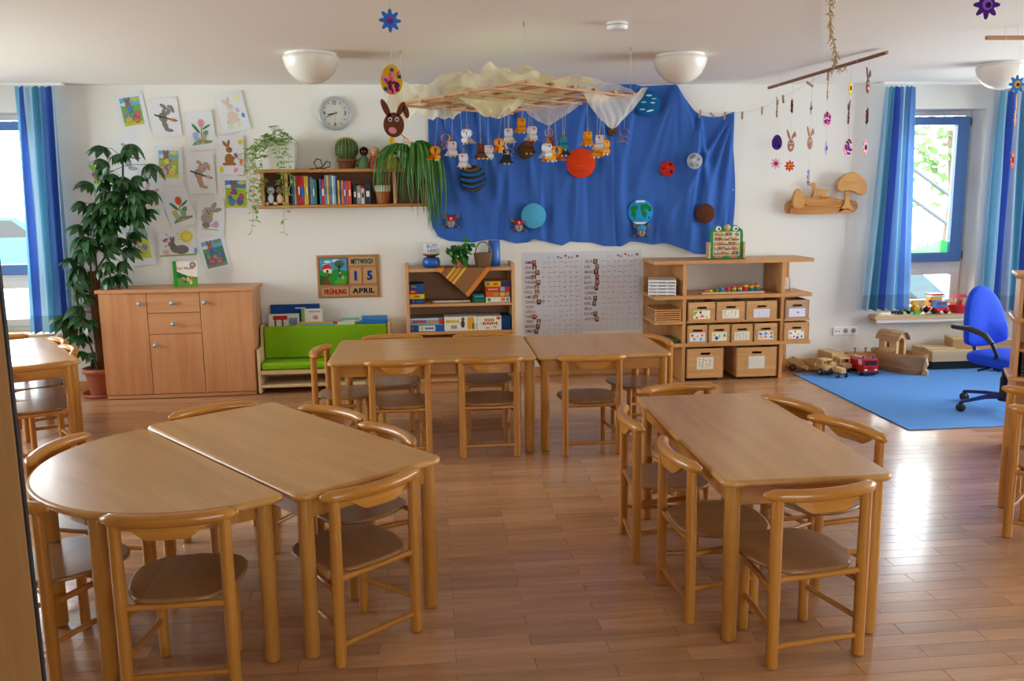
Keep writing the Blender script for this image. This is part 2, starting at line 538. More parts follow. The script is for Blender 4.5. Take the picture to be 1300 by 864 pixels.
# ---- the two back windows: white frame, blue opening casement above a fixed pane
def back_window(name, W, zt, pr, mull=None):
    x0, x1, z0, z1 = W
    yf0, yf1 = YB + .235, YB + .30
    fr = MB()                                                  # outer white frame
    for b in ((x0, x0 + .045, z0, z1), (x1 - .045, x1, z0, z1), (x0 + .0452, x1 - .0452, z0, z0 + .05), (x0 + .0452, x1 - .0452, z1 - .04, z1), (x0 + .0452, x1 - .0452, zt - .06, zt)):
        fr.box(b[0], b[1], yf0, yf1, b[2], b[3], .003)
    win = struct(name, fr, white_m)
    ca = MB()
    xs = [x0 + .04, x1 - .02] if mull is None else [x0 + .04, mull, x1 - .02]
    for a, b in zip(xs, xs[1:]):
        for q in ((a, a + .115, zt, z1 - .05), (b - .115, b, zt, z1 - .05), (a + .1152, b - .1152, zt, zt + .085), (a + .1152, b - .1152, z1 - .125, z1 - .05)):
            ca.box(q[0], q[1], yf0 - .03, yf1 - .02, q[2], q[3], .004)
    ca.build('casement', blue_frame_m, win, label='blue casement frame')
    for a, b in zip(xs, xs[1:]):
        MB().box(a + .1, b - .1, yf0 + .012, yf0 + .018, zt + .07, z1 - .11).build('pane', glass_m, win)
        MB().box(a + .0, b - .0, yf0 + .012, yf0 + .018, z0 + .04, zt - .05).build('pane', glass_m, win)
    lf = MB()
    for a, b in zip(xs, xs[1:]):
        for q in ((a, a + .08, z0 + .04, zt - .05), (b - .08, b, z0 + .04, zt - .05), (a + .0802, b - .0802, z0 + .04, z0 + .1), (a + .0802, b - .0802, zt - .12, zt - .05)):
            lf.box(q[0], q[1], yf0 - .02, yf1 - .02, q[2], q[3], .003)
    lf.build('fixed_frame', white_m, win)
    hg = MB()
    for z in (zt + .06, z1 - .1):
        hg.tube([(x1 - .018, yf0 - .04, z - .035), (x1 - .018, yf0 - .04, z + .035)], .005, 8)
    hg.build('hinge', dark_m, win)
    sill = MB().bull(rrect(x0 - .09, x1 + .12, YB - .12, YB + .2, .006), z0 - .035, z0 + .012, 3)
    sill.build('window_sill', pale_x, win, label='pale wooden window sill')
    MB().box(x0 - .06, x1 + .08, YB - .1, YB - .002, z0 - .06, z0 - .035).build('sill_support', white_m, win)
back_window('window_1', W1, .985, None, mull=-3.9)
back_window('window_2', W2, .93, None)

def side_window(name, axis, p, a0, a1, z0, z1, n):
    m = MB(); g = MB()
    def B(mb, u0, u1, v0, v1, d):
        if axis == 'x': mb.box(p - d, p + d, u0, u1, v0, v1)
        else: mb.box(u0, u1, p - d, p + d, v0, v1)
    st = (a1 - a0) / n
    for i in range(n + 1):
        c = a0 + st * i
        B(m, max(a0, c - .05), min(a1, c + .05), z0, z1, .04)
    for i in range(n):
        u0, u1 = a0 + st * i + .0502, a0 + st * (i + 1) - .0502
        B(m, u0, u1, z0, z0 + .08, .04); B(m, u0, u1, z1 - .08, z1, .04)
    o = struct(name, m, blue_frame_m)
    for i in range(n):
        g = MB(); B(g, a0 + st * i + .05, a0 + st * (i + 1) - .05, z0 + .08, z1 - .08, .004); g.build('pane', glass_m, o)
side_window('window_3', 'x', XL - .15, *WL, 4)
side_window('window_4', 'x', XR + .15, *WR, 4)
side_window('window_5', 'y', YF - .15, *WF, 5)

# curtain tracks on the ceiling
struct('trim_1', MB().box(XL, -2.86, YB - .17, YB - .11, HC - .022, HC, .003), white_m)
struct('trim_2', MB().box(3.93, XR, YB - .17, YB - .11, HC - .022, HC, .003), white_m)

# open door leaf close to the camera on the left
door = struct('door_1', MB().box(-.95, -.522, 1.10, 1.108, .01, 2.05, .002), wood('door_veneer', '#9a6a3a', '#ab7a46', 'z', .5, scale=20, stretch=20))
MB().box(-.522, -.5195, 1.1005, 1.1075, .01, 2.05).build('edge_seal', dark_m, door, label='dark edge strip')

# outdoors
ground = struct('ground', MB().box(-60, 60, YB + .4, 80, -.3, -.15), paving_m)

# ---- curtains
def curtain(label, xt0, xt1, xb0, xb1, z0, z1, y, folds, stripes, seed, hem, amp=.035):
    r = random.Random(seed)
    nx, nz = folds * 10, 14
    m = MB(); vs = []
    ph = r.random() * 6
    for j in range(nz + 1):
        t = j / nz
        z = z1 + (z0 - z1) * t
        for i in range(nx + 1):
            s = i / nx
            e = t * t * .25 + t * .75
            x = (xt0 + (xt1 - xt0) * s) * (1 - e) + (xb0 + (xb1 - xb0) * s) * e
            a = amp * (.55 + .45 * min(1, t * 3)) * (.75 + .5 * math.sin(s * 9 + ph))
            d = a * math.sin(s * folds * 2 * PI + .5 * math.sin(t * 2.5 + s * 5 + ph)) + .012 * math.sin(s * 23 + t * 3)
            if j == 0: d *= .6
            vs.append((x, y + d, z + (.008 * math.sin(s * folds * 2 * PI) if j in (0, nz) else 0)))
    tot = sum(w for _, w in stripes); acc = 0; cs = []
    for c, w in stripes:
        acc += w / tot; cs.append((acc, S(c)))
    for j in range(nz):
        for i in range(nx):
            s = (i + .5) / nx
            c = next((c for a, c in cs if s <= a + 1e-6), cs[-1][1])
            if j == nz - 1 and hem: c = tuple(q * .72 for q in c)
            a = j * (nx + 1) + i
            m.add([vs[a], vs[a + 1], vs[a + nx + 2], vs[a + nx + 1]], [(0, 1, 2, 3)], c, True)
    # weld
    o = m.build('curtain', curtain_m)
    bm = bmesh.new(); bm.from_mesh(o.data); bmesh.ops.remove_doubles(bm, verts=bm.verts, dist=1e-5); bm.to_mesh(o.data); bm.free()
    o['label'] = label; o['category'] = 'curtain'; o['group'] = 'striped blue window curtains'
    return o
LB, MBL, DB, TE, CY, PL_ = '#b3d6ea', '#7aa6dc', '#4f70c4', '#5f9fbc', '#8ac4de', '#cddcf0'
curtain('striped blue curtain at the left window, bunched in front of the potted plant', -3.235, -2.93, -3.30, -2.965, .53, 2.495, YB - .14, 6,
        [(CY, 2), (DB, 1.6), (LB, 3), (TE, 3.2), (MBL, 2), (DB, 2.6), (LB, 1)], 3, True)
curtain('striped blue curtain between the carved wooden tree and the right window', 3.955, 4.235, 3.845, 4.30, .535, 2.485, YB - .14, 6,
        [(LB, 2), (TE, 2.6), (DB, 3), (MBL, 1.2), (PL_, 1), (TE, 1), (DB, 2), (MBL, 1.6)], 5, True)
curtain('striped blue curtain on the right side of the right window, at the picture edge', 5.02, 5.62, 4.99, 5.75, .50, 2.44, YB - .14, 9,
        [(CY, 1), (LB, 1), (DB, 2), (PL_, 1.2), (TE, 2), (DB, 2.6), (MBL, 1), (TE, 2), (PL_, .8), (DB, 2)], 8, True)

# ================================================================== outdoors seen through the windows
car = thing('parked_car', 'pale blue car parked outside beyond the left window', 'car', (-9.3, 20.2, -.15), 0)
body = [(-2.1, .35), (2.1, .35), (2.15, .75), (1.9, .95), (1.2, 1.0), (.6, 1.42), (-1.1, 1.45), (-1.9, 1.0), (-2.15, .9)]
MB().prism(body, -.8, .8, 'xz').build('body', plain('pale_blue_car_paint', '#2a5f86', .3), car)
MB().prism([(-1.0, 1.0), (.95, 1.0), (.5, 1.36), (-.9, 1.38)], -.81, .81, 'xz').build('side_window', dark_m, car)
for x in (-1.35, 1.3):
    for y in (-.72, .72):
        MB().lathe([(.02, -.1), (.32, -.1), (.32, .1), (.02, .1)], 18, (x, y, .32), M=Matrix.Rotation(PI / 2, 4, 'X')).build('wheel', dark_m, car)

rail = thing('stair_rail', 'grey sloping stair handrail outside the right window', 'railing', (0, 12.0, 0))
rail_m = plain('dark_steel_rail', '#2e353c', .5)
zr = lambda x: 1.966 - .655 * (x - 6.774)
for dz in (0, .41):
    MB().tube([(5.7, 0, zr(5.7) - dz), (9.2, 0, zr(9.2) - dz)], .028, 8).build('rail', rail_m, rail)
for x in (6.3, 9.1):
    MB().tube([(x, 0, -.15), (x, 0, zr(x))], .022, 8).build('post', rail_m, rail)
ramp = MB().prism([(6.6, .40), (7.2, .45), (7.93, -.15), (7.45, -.15), (7.06, .16), (6.6, .3)], .0, 1.2, 'xz').build('stair_flank', plain('dark_slate_flank', '#35474f', .9))
ramp.location = (0, 12.3, 0)
tag(ramp, 'grey sloping stair flank outside behind the window-sill toys', 'stairs')

tree = thing('garden_tree', 'light green garden tree outside the right window', 'tree', (11.2, 18, -.15))
MB().tube([(0, 0, 0), (.1, 0, 1.6), (0, .1, 3)], [.16, .12, .08], 8).build('trunk', plain('bark', '#5b4a38', .9), tree)
lf = MB()
for i in range(420):
    a = R.random() * 2 * PI; rr = R.random() ** .5 * 1.5; h = 2.6 + R.gauss(0, .6)
    p = Vector((math.cos(a) * rr, math.sin(a) * rr, h)); q = .16
    d1 = Vector((R.gauss(0, 1), R.gauss(0, 1), R.gauss(0, 1))).normalized() * q; d2 = d1.orthogonal().normalized() * q * .5
    lf.add([p - d1, p + d2, p + d1, p - d2], [(0, 1, 2, 3)])
lf.build('foliage', plain('fresh_leaf', '#44602c', .8), tree, kind='stuff')

# ================================================================== rug
rug = MB().box(3.178, 6.2, 5.392, 7.29, 0.0003, .009, .003).build('rug', rug_m)
tag(rug, 'bright blue carpet on the floor of the play corner', 'rug')

# ================================================================== tables
def leg_mesh(h, r=.0275):
    return MB().lathe([(r * .55, 0), (r * .86, .004), (r, .014), (r, h)], 16)
_leg = leg_mesh(.59).mesh('leg', lac_z)
_glide = MB().lathe([(.016, -.0), (.016, .004)], 10).mesh('glide', glide_m)

def add_legs(t, pts, mesh=_leg, gl=True):
    for x, y in pts:
        o = bpy.data.objects.new('leg', mesh); col.objects.link(o); o.parent = t; o.location = (x, y, .001)

def table(label, cx, cy, rot, L, W, group=None):
    """L along local x"""
    t = thing('table', label, 'table', (cx, cy, 0), rot, group)
    MB().bull(rrect(-L / 2, L / 2, -W / 2, W / 2, .045, 6), .589, .616).build('tabletop', top_x if L >= W else top_y, t)
    ix, iy = L / 2 - .05, W / 2 - .05
    for s in (-1, 1):
        MB().box(-ix + .02, ix - .02, s * iy - .011, s * iy + .011, .515, .589, .003).build('apron', lac_x, t)
        MB().box(s * ix - .011, s * ix + .011, -iy + .02, iy - .02, .515, .589, .003).build('apron', lac_y, t)
    add_legs(t, [(sx * ix, sy * iy) for sx in (-1, 1) for sy in (-1, 1)])
    return t

T1 = table('rectangular beech table on the right, nearest the blue carpet', 1.297, 3.439, PI / 2, 1.311, .624)
T2 = table('rectangular beech table at front left, joined to the half-round table', -.626, 3.54, .669 + PI / 2, 1.33, .63)
T4 = table('rectangular beech table in the back row, in front of the games shelf', -.003, 5.646, -.002, 1.283, .867)
T5 = table('square beech table in the back row, in front of the name chart', 1.066, 5.636, -.001, .85, .852)
T6 = table('beech table at the far left by the window, shining with reflected daylight', -2.795, 5.928, math.radians(121), 1.24, .66)

# half-round table against the left long side of T2
t3 = thing('table', 'half-round beech table at front left, nearest the camera', 'table', (-.895, 3.335, 0), .669 + PI / 2)
RR_ = .615
pl = [(.045 + -RR_ - .0 + .0, -.012)]
pl = []
for i in range(33):
    a = PI * i / 32
    pl.append((RR_ * math.cos(a), .02 + (RR_ - .03) * math.sin(a)))
pl = [(RR_ - .03, -.01), (RR_ - .008, -.003)] + pl + [(-RR_ + .008, -.003), (-RR_ + .03, -.01)]
MB().bull(pl, .589, .616).build('tabletop', top_x, t3)
MB().box(-.52, .52, .035, .057, .515, .589, .003).build('apron', lac_x, t3)
ap = MB()
arc = [(.53 * math.cos(PI * i / 20), .05 + .47 * math.sin(PI * i / 20)) for i in range(21)]
arc2 = [(.508 * math.cos(PI * i / 20), .05 + .448 * math.sin(PI * i / 20)) for i in range(20, -1, -1)]
for i in range(20):
    q = [arc[i], arc[i + 1], arc2[19 - i], arc2[20 - i]]
    ap.prism(q, .525, .589, 'xy')
ap.build('apron', lac_x, t3)
add_legs(t3, [(.545, .04), (-.545, .04), (-.265, .49), (.265, .49)])

# ================================================================== chairs
def make_chair():
    t = thing('chair', '', 'chair', (0, 0, 0))
    RB = .636
    for s in (-1, 1):
        o = MB().tube([(s * .168, 0, .004), (s * .168, 0, .3), (s * .168, -.002, RB - .03)], [.0205, .021, .0195], 12).build('leg', ch_z, t)
        MB().lathe([(.013, 0), (.015, .006)], 8, (s * .168, 0, 0)).build('glide', glide_m, o)
    for s in (-1, 1):
        o = MB().tube([(s * .125, .272, .004), (s * .125, .27, .322)], .018, 12).build('leg', ch_z, t)
        MB().lathe([(.012, 0), (.014, .006)], 8, (s * .125, .272, 0)).build('glide', glide_m, o)
    # crest rail: bowed backwards between the posts
    pts = []; rs = []
    for i in range(21):
        u = -1 + i / 10
        pts.append((.2 * u, .012 - .048 * (1 - u * u), RB - .024 + .002 * (1 - u * u)))
        e = 1 - max(0, (abs(u) - .88) / .12) ** 2 * .45
        rs.append(.0235 * e)
    cr = MB().tube(pts, rs, 12, flat=.95)
    for s in (-1, 1):
        cr.ball(pts[0 if s < 0 else -1], .0135, (1, 1, 1), 10)
    cr.build('crest_rail', ch_x, t)
    # lip under the middle of the rail
    vs = []; n = 12
    for i in range(n + 1):
        u = -1 + 2 * i / n
        x = .125 * u; y = .012 - .048 * (1 - (x / .2) ** 2)
        zb = RB - .082 + .042 * max(0, (abs(u) - .55) / .45) ** 1.0
        for yy in (y - .009, y + .009):
            vs += [(x, yy, RB - .026), (x, yy, zb)]
    fs = []
    for i in range(n):
        a = i * 4; b = a + 4
        fs += [(a, b, b + 1, a + 1), (a + 2, a + 3, b + 3, b + 2), (a + 1, b + 1, b + 3, a + 3)]
    fs += [(0, 1, 3, 2), (n * 4, n * 4 + 2, n * 4 + 3, n * 4 + 1)]
    MB().add(vs, fs).build('back_lip', ch_x, t)
    # shaped plywood seat: broad at the sides, narrow between the posts
    half = [(.0, .352), (.06, .349), (.115, .337), (.158, .308), (.183, .262), (.190, .205), (.186, .145), (.172, .085), (.152, .04), (.132, .012), (.11, -.006), (.06, -.016), (.0, -.018)]
    poly = [(-x, y) for x, y in half[::-1]] + [(x, y) for x, y in half[1:-1]]
    poly = poly[::-1]
    area = sum(poly[i - 1][0] * poly[i][1] - poly[i][0] * poly[i - 1][1] for i in range(len(poly)))
    if area < 0: poly = poly[::-1]
    MB().bull(poly, .328, .345, 4).build('seat', seat_m, t)
    st = lambda a, b, r, m: MB().tube([a, b], r, 8).build('stretcher', m, t)
    st((-.168, 0, .316), (.168, 0, .316), .0115, ch_x)
    st((-.125, .271, .308), (.125, .271, .308), .0115, ch_x)
    st((-.168, 0, .075), (.168, 0, .075), .0105, ch_x)
    for s in (-1, 1):
        st((s * .168, 0, .272), (s * .125, .271, .278), .0115, ch_y)
        st((s * .168, 0, .135), (s * .125, .271, .140), .0105, ch_y)
    return t
chair0 = make_chair()
rd = math.radians
CH = [
    (1.283, 2.664, 8.8, 'beech chair at the near short end of the right-hand table, nearest the camera there'),
    (.925, 3.147, -87, 'nearer of the two beech chairs on the left side of the right-hand table'),
    (.872, 3.70, -93, 'farther of the two beech chairs on the left side of the right-hand table'),
    (1.244, 4.234, 190.8, 'beech chair at the far short end of the right-hand table'),
    (1.672, 3.796, 109.4, 'farther of the two beech chairs between the right-hand table and the blue carpet'),
    (1.735, 3.407, 111, 'nearer of the two beech chairs between the right-hand table and the blue carpet'),
    (-.218, 2.929, 40.1, 'beech chair in front of the joined front-left table, its back to the camera'),
    (-.472, 3.972, 140.8, 'farther of the two beech chairs on the right side of the front-left table'),
    (-.2, 3.59, 125.7, 'nearer of the two beech chairs on the right side of the front-left table'),
    (-1.043, 4.116, 211.7, 'beech chair behind the front-left table, before the closed cupboard'),
    (-1.525, 3.545, -100, 'beech chair at the far left of the half-round table, only its bowed rail standing clear'),
    (-1.43, 2.945, -40, 'beech chair at the near left of the half-round table, partly behind the door leaf'),
    (-.845, 2.697, 1.8, 'beech chair at the front of the half-round table, lowest in the picture'),
    (-.733, 5.666, -98, 'beech chair at the left end of the back-row table, in front of the green bench'),
    (-.206, 5.175, 0, 'left one of the two near chairs at the long back-row table'),
    (.336, 5.175, 0, 'right one of the two near chairs at the long back-row table'),
    (-.283, 6.13, 180, 'left one of two chairs behind the long back-row table'),
    (.357, 6.11, 180, 'right one of two chairs behind the long back-row table'),
    (.968, 5.143, 0, 'single beech chair in front of the square back-row table'),
    (1.53, 5.72, 102.7, 'beech chair at the right end of the square back-row table, beside the box shelf'),
    (-2.395, 5.395, 27, 'beech chair at the near short end of the far-left window table'),
    (-2.655, 6.35, 125, 'farther of the two sunlit chairs between the window table and the potted plant'),
    (-2.44, 5.98, 122, 'nearer of the two sunlit chairs between the window table and the potted plant'),
    (-3.19, 6.60, 211, 'beech chair at the far short end of the window table, below the window sill'),
    (2.995, 3.863, -40, 'farther of the two beech chairs cut off by the right edge of the picture'),
    (2.767, 3.495, -40, 'nearer of the two beech chairs cut off by the right edge of the picture'),
]
for i, (x, y, a, lb) in enumerate(CH):
    if i == 0:
        chair0.location = (x, y, 0); chair0.rotation_euler = (0, 0, rd(a)); chair0['label'] = lb; chair0['group'] = 'small beech chairs around the tables'
    else:
        dup(chair0, (x, y, 0), rd(a), lb)

# ================================================================== sideboard
sb = thing('sideboard', 'closed beech sideboard with grey knobs, between the potted plant and the green bench', 'cupboard', (-2.055, 7.18, 0))
x0, x1 = -.598, .598
B = MB().box(x0, x1, .004, .355, .03, .866, .002)
B.build('carcass', sb_z, sb)
def bow(zz0, zz1, over, back=.36):
    p = [(x1 + over, back), (x0 - over, back), (x0 - over, -.01)] + [((x0 - over) + (x1 - x0 + 2 * over) * i / 12, -.012 - .03 * math.sin(PI * i / 12)) for i in range(13)] + [(x1 + over, -.01)]
    return MB().prism(p, zz0, zz1, 'xy')
bow(.866, .893, .025).build('worktop', sb_x, sb)
bow(.006, .03, -.004).build('plinth', sb_x, sb)
knob = MB().lathe([(.006, 0), (.006, .012), (.016, .018), (.019, .027), (.014, .036), (.0001, .039)], 14, M=Matrix.Rotation(PI / 2, 4, 'X'))
knob_me = knob.mesh('knob', plain('grey_blue_knob', '#8fa3ae', .35, metal=.3))
def front(nm, a, b, c, d, mat, kx, kz):
    o = MB().box(a, b, -.016, .003, c, d, .002).build(nm, mat, sb)
    k = bpy.data.objects.new('knob', knob_me); col.objects.link(k); k.parent = o; k.location = (kx, -.016, kz)
front('door', -.596, -.229, .035, .862, sb_z, -.276, .78)
front('drawer', -.224, .187, .702, .862, sb_x, -.022, .78)
front('drawer', -.224, .187, .529, .697, sb_x, -.024, .61)
front('door', -.224, .187, .035, .524, sb_z, -.178, .44)
front('door', .192, .596, .035, .862, sb_z, .232, .78)

bk = thing('picture_book', 'square picture book with a green spine, standing upright on the sideboard', 'book', (-2.015, 7.36, .8935), .06)
MB().box(-.095, .095, 0, .014, 0, .206, .001, S('#efece2')).build('cover', paper_m, bk)
MB().box(-.096, -.066, -.001, .0145, 0, .207, .001, S('#2f9a35')).build('spine', paper_m, bk, label='green spine')
A = MB()
A.rect(-.066, .095, 0, .075, .001, S('#58a838')); A.art([(-.066, .07), (-.066, .125), (-.03, .105), (.02, .085), (.095, .07)], .0012, S('#2f6b34'))
A.ell(.062, .175, .024, .024, .0014, S('#2c5aa8')); A.ell(.062, .175, .014, .015, .002, S('#d9b26a'))
A.text('Der Wald', -.004, .138, .022, .0016, S('#c0392b'))
for x, z, c in ((-.02, .05, '#d65a2a'), (.02, .055, '#e9c24a'), (.05, .06, '#d8542c'), (-.005, .04, '#3a62b8'), (.04, .03, '#ead9b0')):
    A.ell(x, z, .011, .016, .0016, S(c)); A.ell(x, z + .018, .008, .008, .002, S('#e2b98f'))
A.build('cover_print', paper_m, bk)

# ================================================================== green bench with a book trough behind
be = thing('bench', 'low lime green upholstered bench with pale wooden sides', 'bench', (-.90, 7.16, 0))
side = [(0, .012), (.37, .012), (.37, .545), (.215, .545), (.195, .40), (.17, .378), (.0, .378)]
for s in (-1, 1):
    MB().prism(side, s * .53 - .011, s * .53 + .011, 'yz').build('side_panel', pale_x, be)
MB().box(-.518, .518, .002, .21, .165, .198, .003).build('seat_board', pale_x, be)
MB().box(-.518, .518, .002, .34, .055, .078, .003).build('lower_shelf', pale_x, be)
MB().box(-.518, .518, .345, .36, .08, .54, .003).build('back_board', pale_x, be)
MB().box(-.518, .518, .225, .235, .165, .50, .003).build('trough_front', pale_x, be)
MB().box(-.518, .518, .236, .344, .28, .295, .002).build('trough_floor', pale_x, be)
MB().box(-.515, .515, -.004, .205, .199, .262, .018).build('seat_cushion', green_fab, be)
MB().box(-.515, .515, .192, .224, .263, .537, .012).build('back_cushion', green_fab, be)
# books in the trough, tallest at the back
def cover(nm, label, x0, x1, y, h, t, c, marks, grp=None, rot=0, z=.2955):
    b = thing(nm, label, 'book', ((x0 + x1) / 2, y, z), rot, grp)
    w = (x1 - x0) / 2
    MB().box(-w, w, 0, t, 0, h, .001, S(c)).build('cover', paper_m, b)
    a = MB()
    for k in marks:
        if k[0] == 'r': a.rect(k[1], k[2], k[3], k[4], .0008, S(k[5]))
        else: a.ell(k[1], k[2], k[3], k[4], .0014, S(k[5]))
    a.build('cover_print', paper_m, b)
cover('picture_book', 'large dark blue picture book at the back of the bench trough', -1.368, -.955, 7.475, .412, .012, '#1d4486', [('r', .0, .09, .375, .385, '#c9d5e6')])
cover('picture_book', 'white picture book with a red bridge drawing, left in the bench trough', -1.385, -1.127, 7.452, .335, .012, '#d9d6cb',
      [('r', -.09, .03, .285, .32, '#b23325'), ('r', -.08, -.065, .2, .29, '#8a3a1c'), ('r', -.02, -.005, .2, .29, '#8a3a1c'), ('r', .04, .11, .24, .30, '#7c8f98'), ('r', .02, .1, .2, .235, '#8a7d60')])
cover('picture_book', 'white picture book with a pink creature, standing in the bench trough', -1.107, -.93, 7.44, .375, .012, '#dfdccb',
      [('r', -.088, -.06, .24, .375, '#7cae4a'), ('e', .03, .3, .024, .02, '#c98a86'), ('r', -.03, .07, .345, .355, '#9aa09a')])
cover('picture_book', 'orange and beige picture book low in the bench trough', -1.13, -.855, 7.423, .265, .012, '#e2c48d', [('r', -.13, .13, .245, .262, '#df9b45')])
cover('picture_book', 'light blue picture book lowest in the bench trough', -1.10, -.82, 7.4085, .247, .011, '#6fa8d8', [])
cover('picture_book', 'teal picture book in the right half of the bench trough', -.77, -.625, 7.44, .287, .012, '#79b7a8', [('r', -.06, .06, .262, .270, '#d8e2d0')])
cover('picture_book', 'white picture book with a red corner in the bench trough', -.85, -.66, 7.42, .262, .012, '#e6e0c8', [('r', -.09, -.05, .24, .262, '#c03a33')])
cover('picture_book', 'pale blue picture book behind the right end of the bench back', -.60, -.385, 7.465, .30, .012, '#4f8ac4', [])
cover('picture_book', 'bright blue picture book at the right end of the bench trough', -.615, -.39, 7.43, .265, .014, '#2f7fd0', [('r', -.1, .1, .235, .245, '#2769b4')])

# ================================================================== games shelf
gs = thing('shelf_unit', 'open beech shelf with board games, under the blue cloth', 'shelf', (.241, 7.15, 0))
for s in (-1, 1):
    MB().box(s * .4395 - .0135, s * .4395 + .0135, 0, .385, 0, 1.042, .005).build('side_panel', sh_z, gs)
for nm, a, b in (('top_board', .985, 1.013), ('shelf_board', .696, .72), ('shelf_board', .462, .485), ('shelf_board', .06, .085)):
    MB().box(-.425, .425, .006, .37, a, b, .003).build(nm, sh_x, gs)
MB().box(-.425, .425, .371, .382, .0, .985).build('back_panel', wood('shelf_back', '#8d5c30', '#a06c3c', 'x', .5), gs)
MB().box(-.425, .425, .03, .045, 0, .06).build('kick_board', sh_x, gs)

def game(label, x0, x1, z0, z1, c, marks=(), y=7.19, d=.2):
    g = thing('board_game', label, 'game', ((x0 + x1) / 2, y, z0), 0, 'board games on the shelf')
    w = (x1 - x0) / 2
    MB().box(-w, w, 0, d, 0, z1 - z0 - .0012, .001, S(c)).build('box', paper_m, g)
    a = MB(); h = z1 - z0
    for k in marks:      # fractions of the front
        X0, X1, Z0, Z1 = -w + 2 * w * k[1], -w + 2 * w * k[2], h * k[3], h * k[4]
        if k[0] == 'r': a.rect(X0, X1, Z0, Z1, .0008, S(k[5]))
        elif k[0] == 'z':
            n = 7
            for i in range(n):
                xa = X0 + (X1 - X0) * i / n; xb = X0 + (X1 - X0) * (i + .75) / n
                a.rect(xa, xb, Z0 + (i % 3) * h * .02, Z1 - (i % 2) * h * .05, .0014, S(k[5]))
        else: a.ell((X0 + X1) / 2, (Z0 + Z1) / 2, (X1 - X0) / 2, (Z1 - Z0) / 2, .002, S(k[5]))
    if a.f: a.build('print', paper_m, g)
zs = .7205; n = 4; h = .0405
game('dark blue game box, lowest of the left stack on the upper shelf', -.182, -.062, zs, zs + h, '#23487f', [('e', .2, .35, .2, .8, '#b04a4a'), ('r', .45, .9, .3, .6, '#3c68a8')])
game('yellow game box, second from below in the left stack', -.182, -.060, zs + h, zs + 2 * h, '#e3c11f', [('z', .35, .7, .3, .7, '#a34a2a')])
game('red and blue game box, third from below in the left stack', -.182, -.064, zs + 2 * h, zs + 3 * h, '#b7332c', [('r', .55, 1, 0, 1, '#264f91'), ('r', .1, .4, .35, .65, '#dfb0a0')])
game('blue game box with gold print, topmost of the left stack', -.182, -.064, zs + 3 * h, zs + 4.1 * h, '#2b5590', [('z', .15, .5, .3, .75, '#b98c3c')])
h = .0415
game('white game box with green and pink print, lowest of the right stack', .452, .655, zs, zs + h, '#e4e0d4', [('e', .05, .2, .15, .85, '#3f9a52'), ('r', .62, .78, .2, .8, '#d98087'), ('r', .84, .94, .2, .8, '#8e9aa8')])
game('orange game box, second from below in the right stack', .452, .655, zs + h, zs + 2.1 * h, '#d9612a', [('r', .33, .5, .2, .8, '#83b03f'), ('r', .6, .78, .2, .8, '#ecc83e'), ('r', .82, .95, .2, .8, '#9fb0bc')])
game('red game box with a blue label, third from below in the right stack', .452, .655, zs + 2.1 * h, zs + 3.1 * h, '#cb3b2a', [('r', .6, .78, .1, .9, '#8cc0dd'), ('z', .1, .5, .3, .65, '#e9b590')])
game('yellow and dark blue game box, topmost of the right stack', .452, .655, zs + 3.1 * h, zs + 4.2 * h, '#f0b61e', [('r', .62, 1, 0, 1, '#27467e'), ('e', .03, .16, .15, .85, '#4f86b8'), ('e', .3, .5, .2, .75, '#d2692a')])
game('dark green game box beside the right stack', .345, .445, zs, zs + .036, '#17604a', [('r', .1, .9, .3, .5, '#2e8068')])
game('small teal game box lying on the dark green one', .35, .44, zs + .036, zs + .072, '#2b6a66', [('r', .1, .9, .3, .5, '#7fb0a8')])
fl = MB().tube([(0, 0, 0), (.1, 0, 0), (.3, 0, 0)], .009, 8, S('#c9b9a4')).tube([(-.02, 0, 0), (.0, 0, 0)], .0115, 8, S('#7d5a48')).box(.0, .3, .012, .04, -.008, .004, 0, S('#5c2a22')).build('wooden_flute', gloss_m)
fl.location = (.02, 7.22, .7305); tag(fl, 'pale wooden flute with a dark red case lying on the upper shelf', 'flute')
zs = .4855
game('blue and white game box, lower of the left pair on the bottom shelf', -.186, .096, zs, zs + .0545, '#1f63b0', [('r', .26, .74, .08, .92, '#e4e6e0'), ('e', .3, .4, .2, .8, '#e4bf2e'), ('z', .44, .7, .3, .7, '#2b62a8'), ('r', .03, .1, .3, .7, '#c04a4a')])
game('grey and red game box, upper of the left pair on the bottom shelf', -.186, .09, zs + .0545, zs + .111, '#93a7b4', [('z', .1, .5, .3, .75, '#b5303a'), ('r', .55, .8, .2, .6, '#cf8a2a'), ('r', .87, 1, .1, .9, '#cc2f35'), ('r', .0, .85, .85, 1, '#d4dce0')])
game('white game box with giraffe colours, in the middle of the bottom shelf', .1, .374, zs, zs + .119, '#e9e4d2', [('z', .05, .45, .55, .8, '#d8b41c'), ('e', .5, .62, .2, .75, '#5c3b30'), ('r', .7, .9, .1, .95, '#e2a12a'), ('r', .2, .38, .15, .4, '#9a9a86'), ('e', .52, .62, .7, .95, '#77584a'), ('r', .86, .98, .1, .5, '#c7c3b0')])
game('white game box with brown print, right on the bottom shelf', .377, .578, zs, zs + .117, '#ebe5d2', [('z', .3, .7, .6, .85, '#cf7a2e'), ('z', .22, .85, .38, .58, '#a8582a'), ('e', .06, .18, .35, .6, '#d8d2c0'), ('e', .35, .5, .1, .22, '#d09a2e'), ('e', .65, .8, .15, .27, '#d8a83a'), ('r', .8, .96, .75, .95, '#c8532e')])
game('plain dark blue game box at the right end of the bottom shelf', .581, .656, zs, zs + .117, '#17406f')

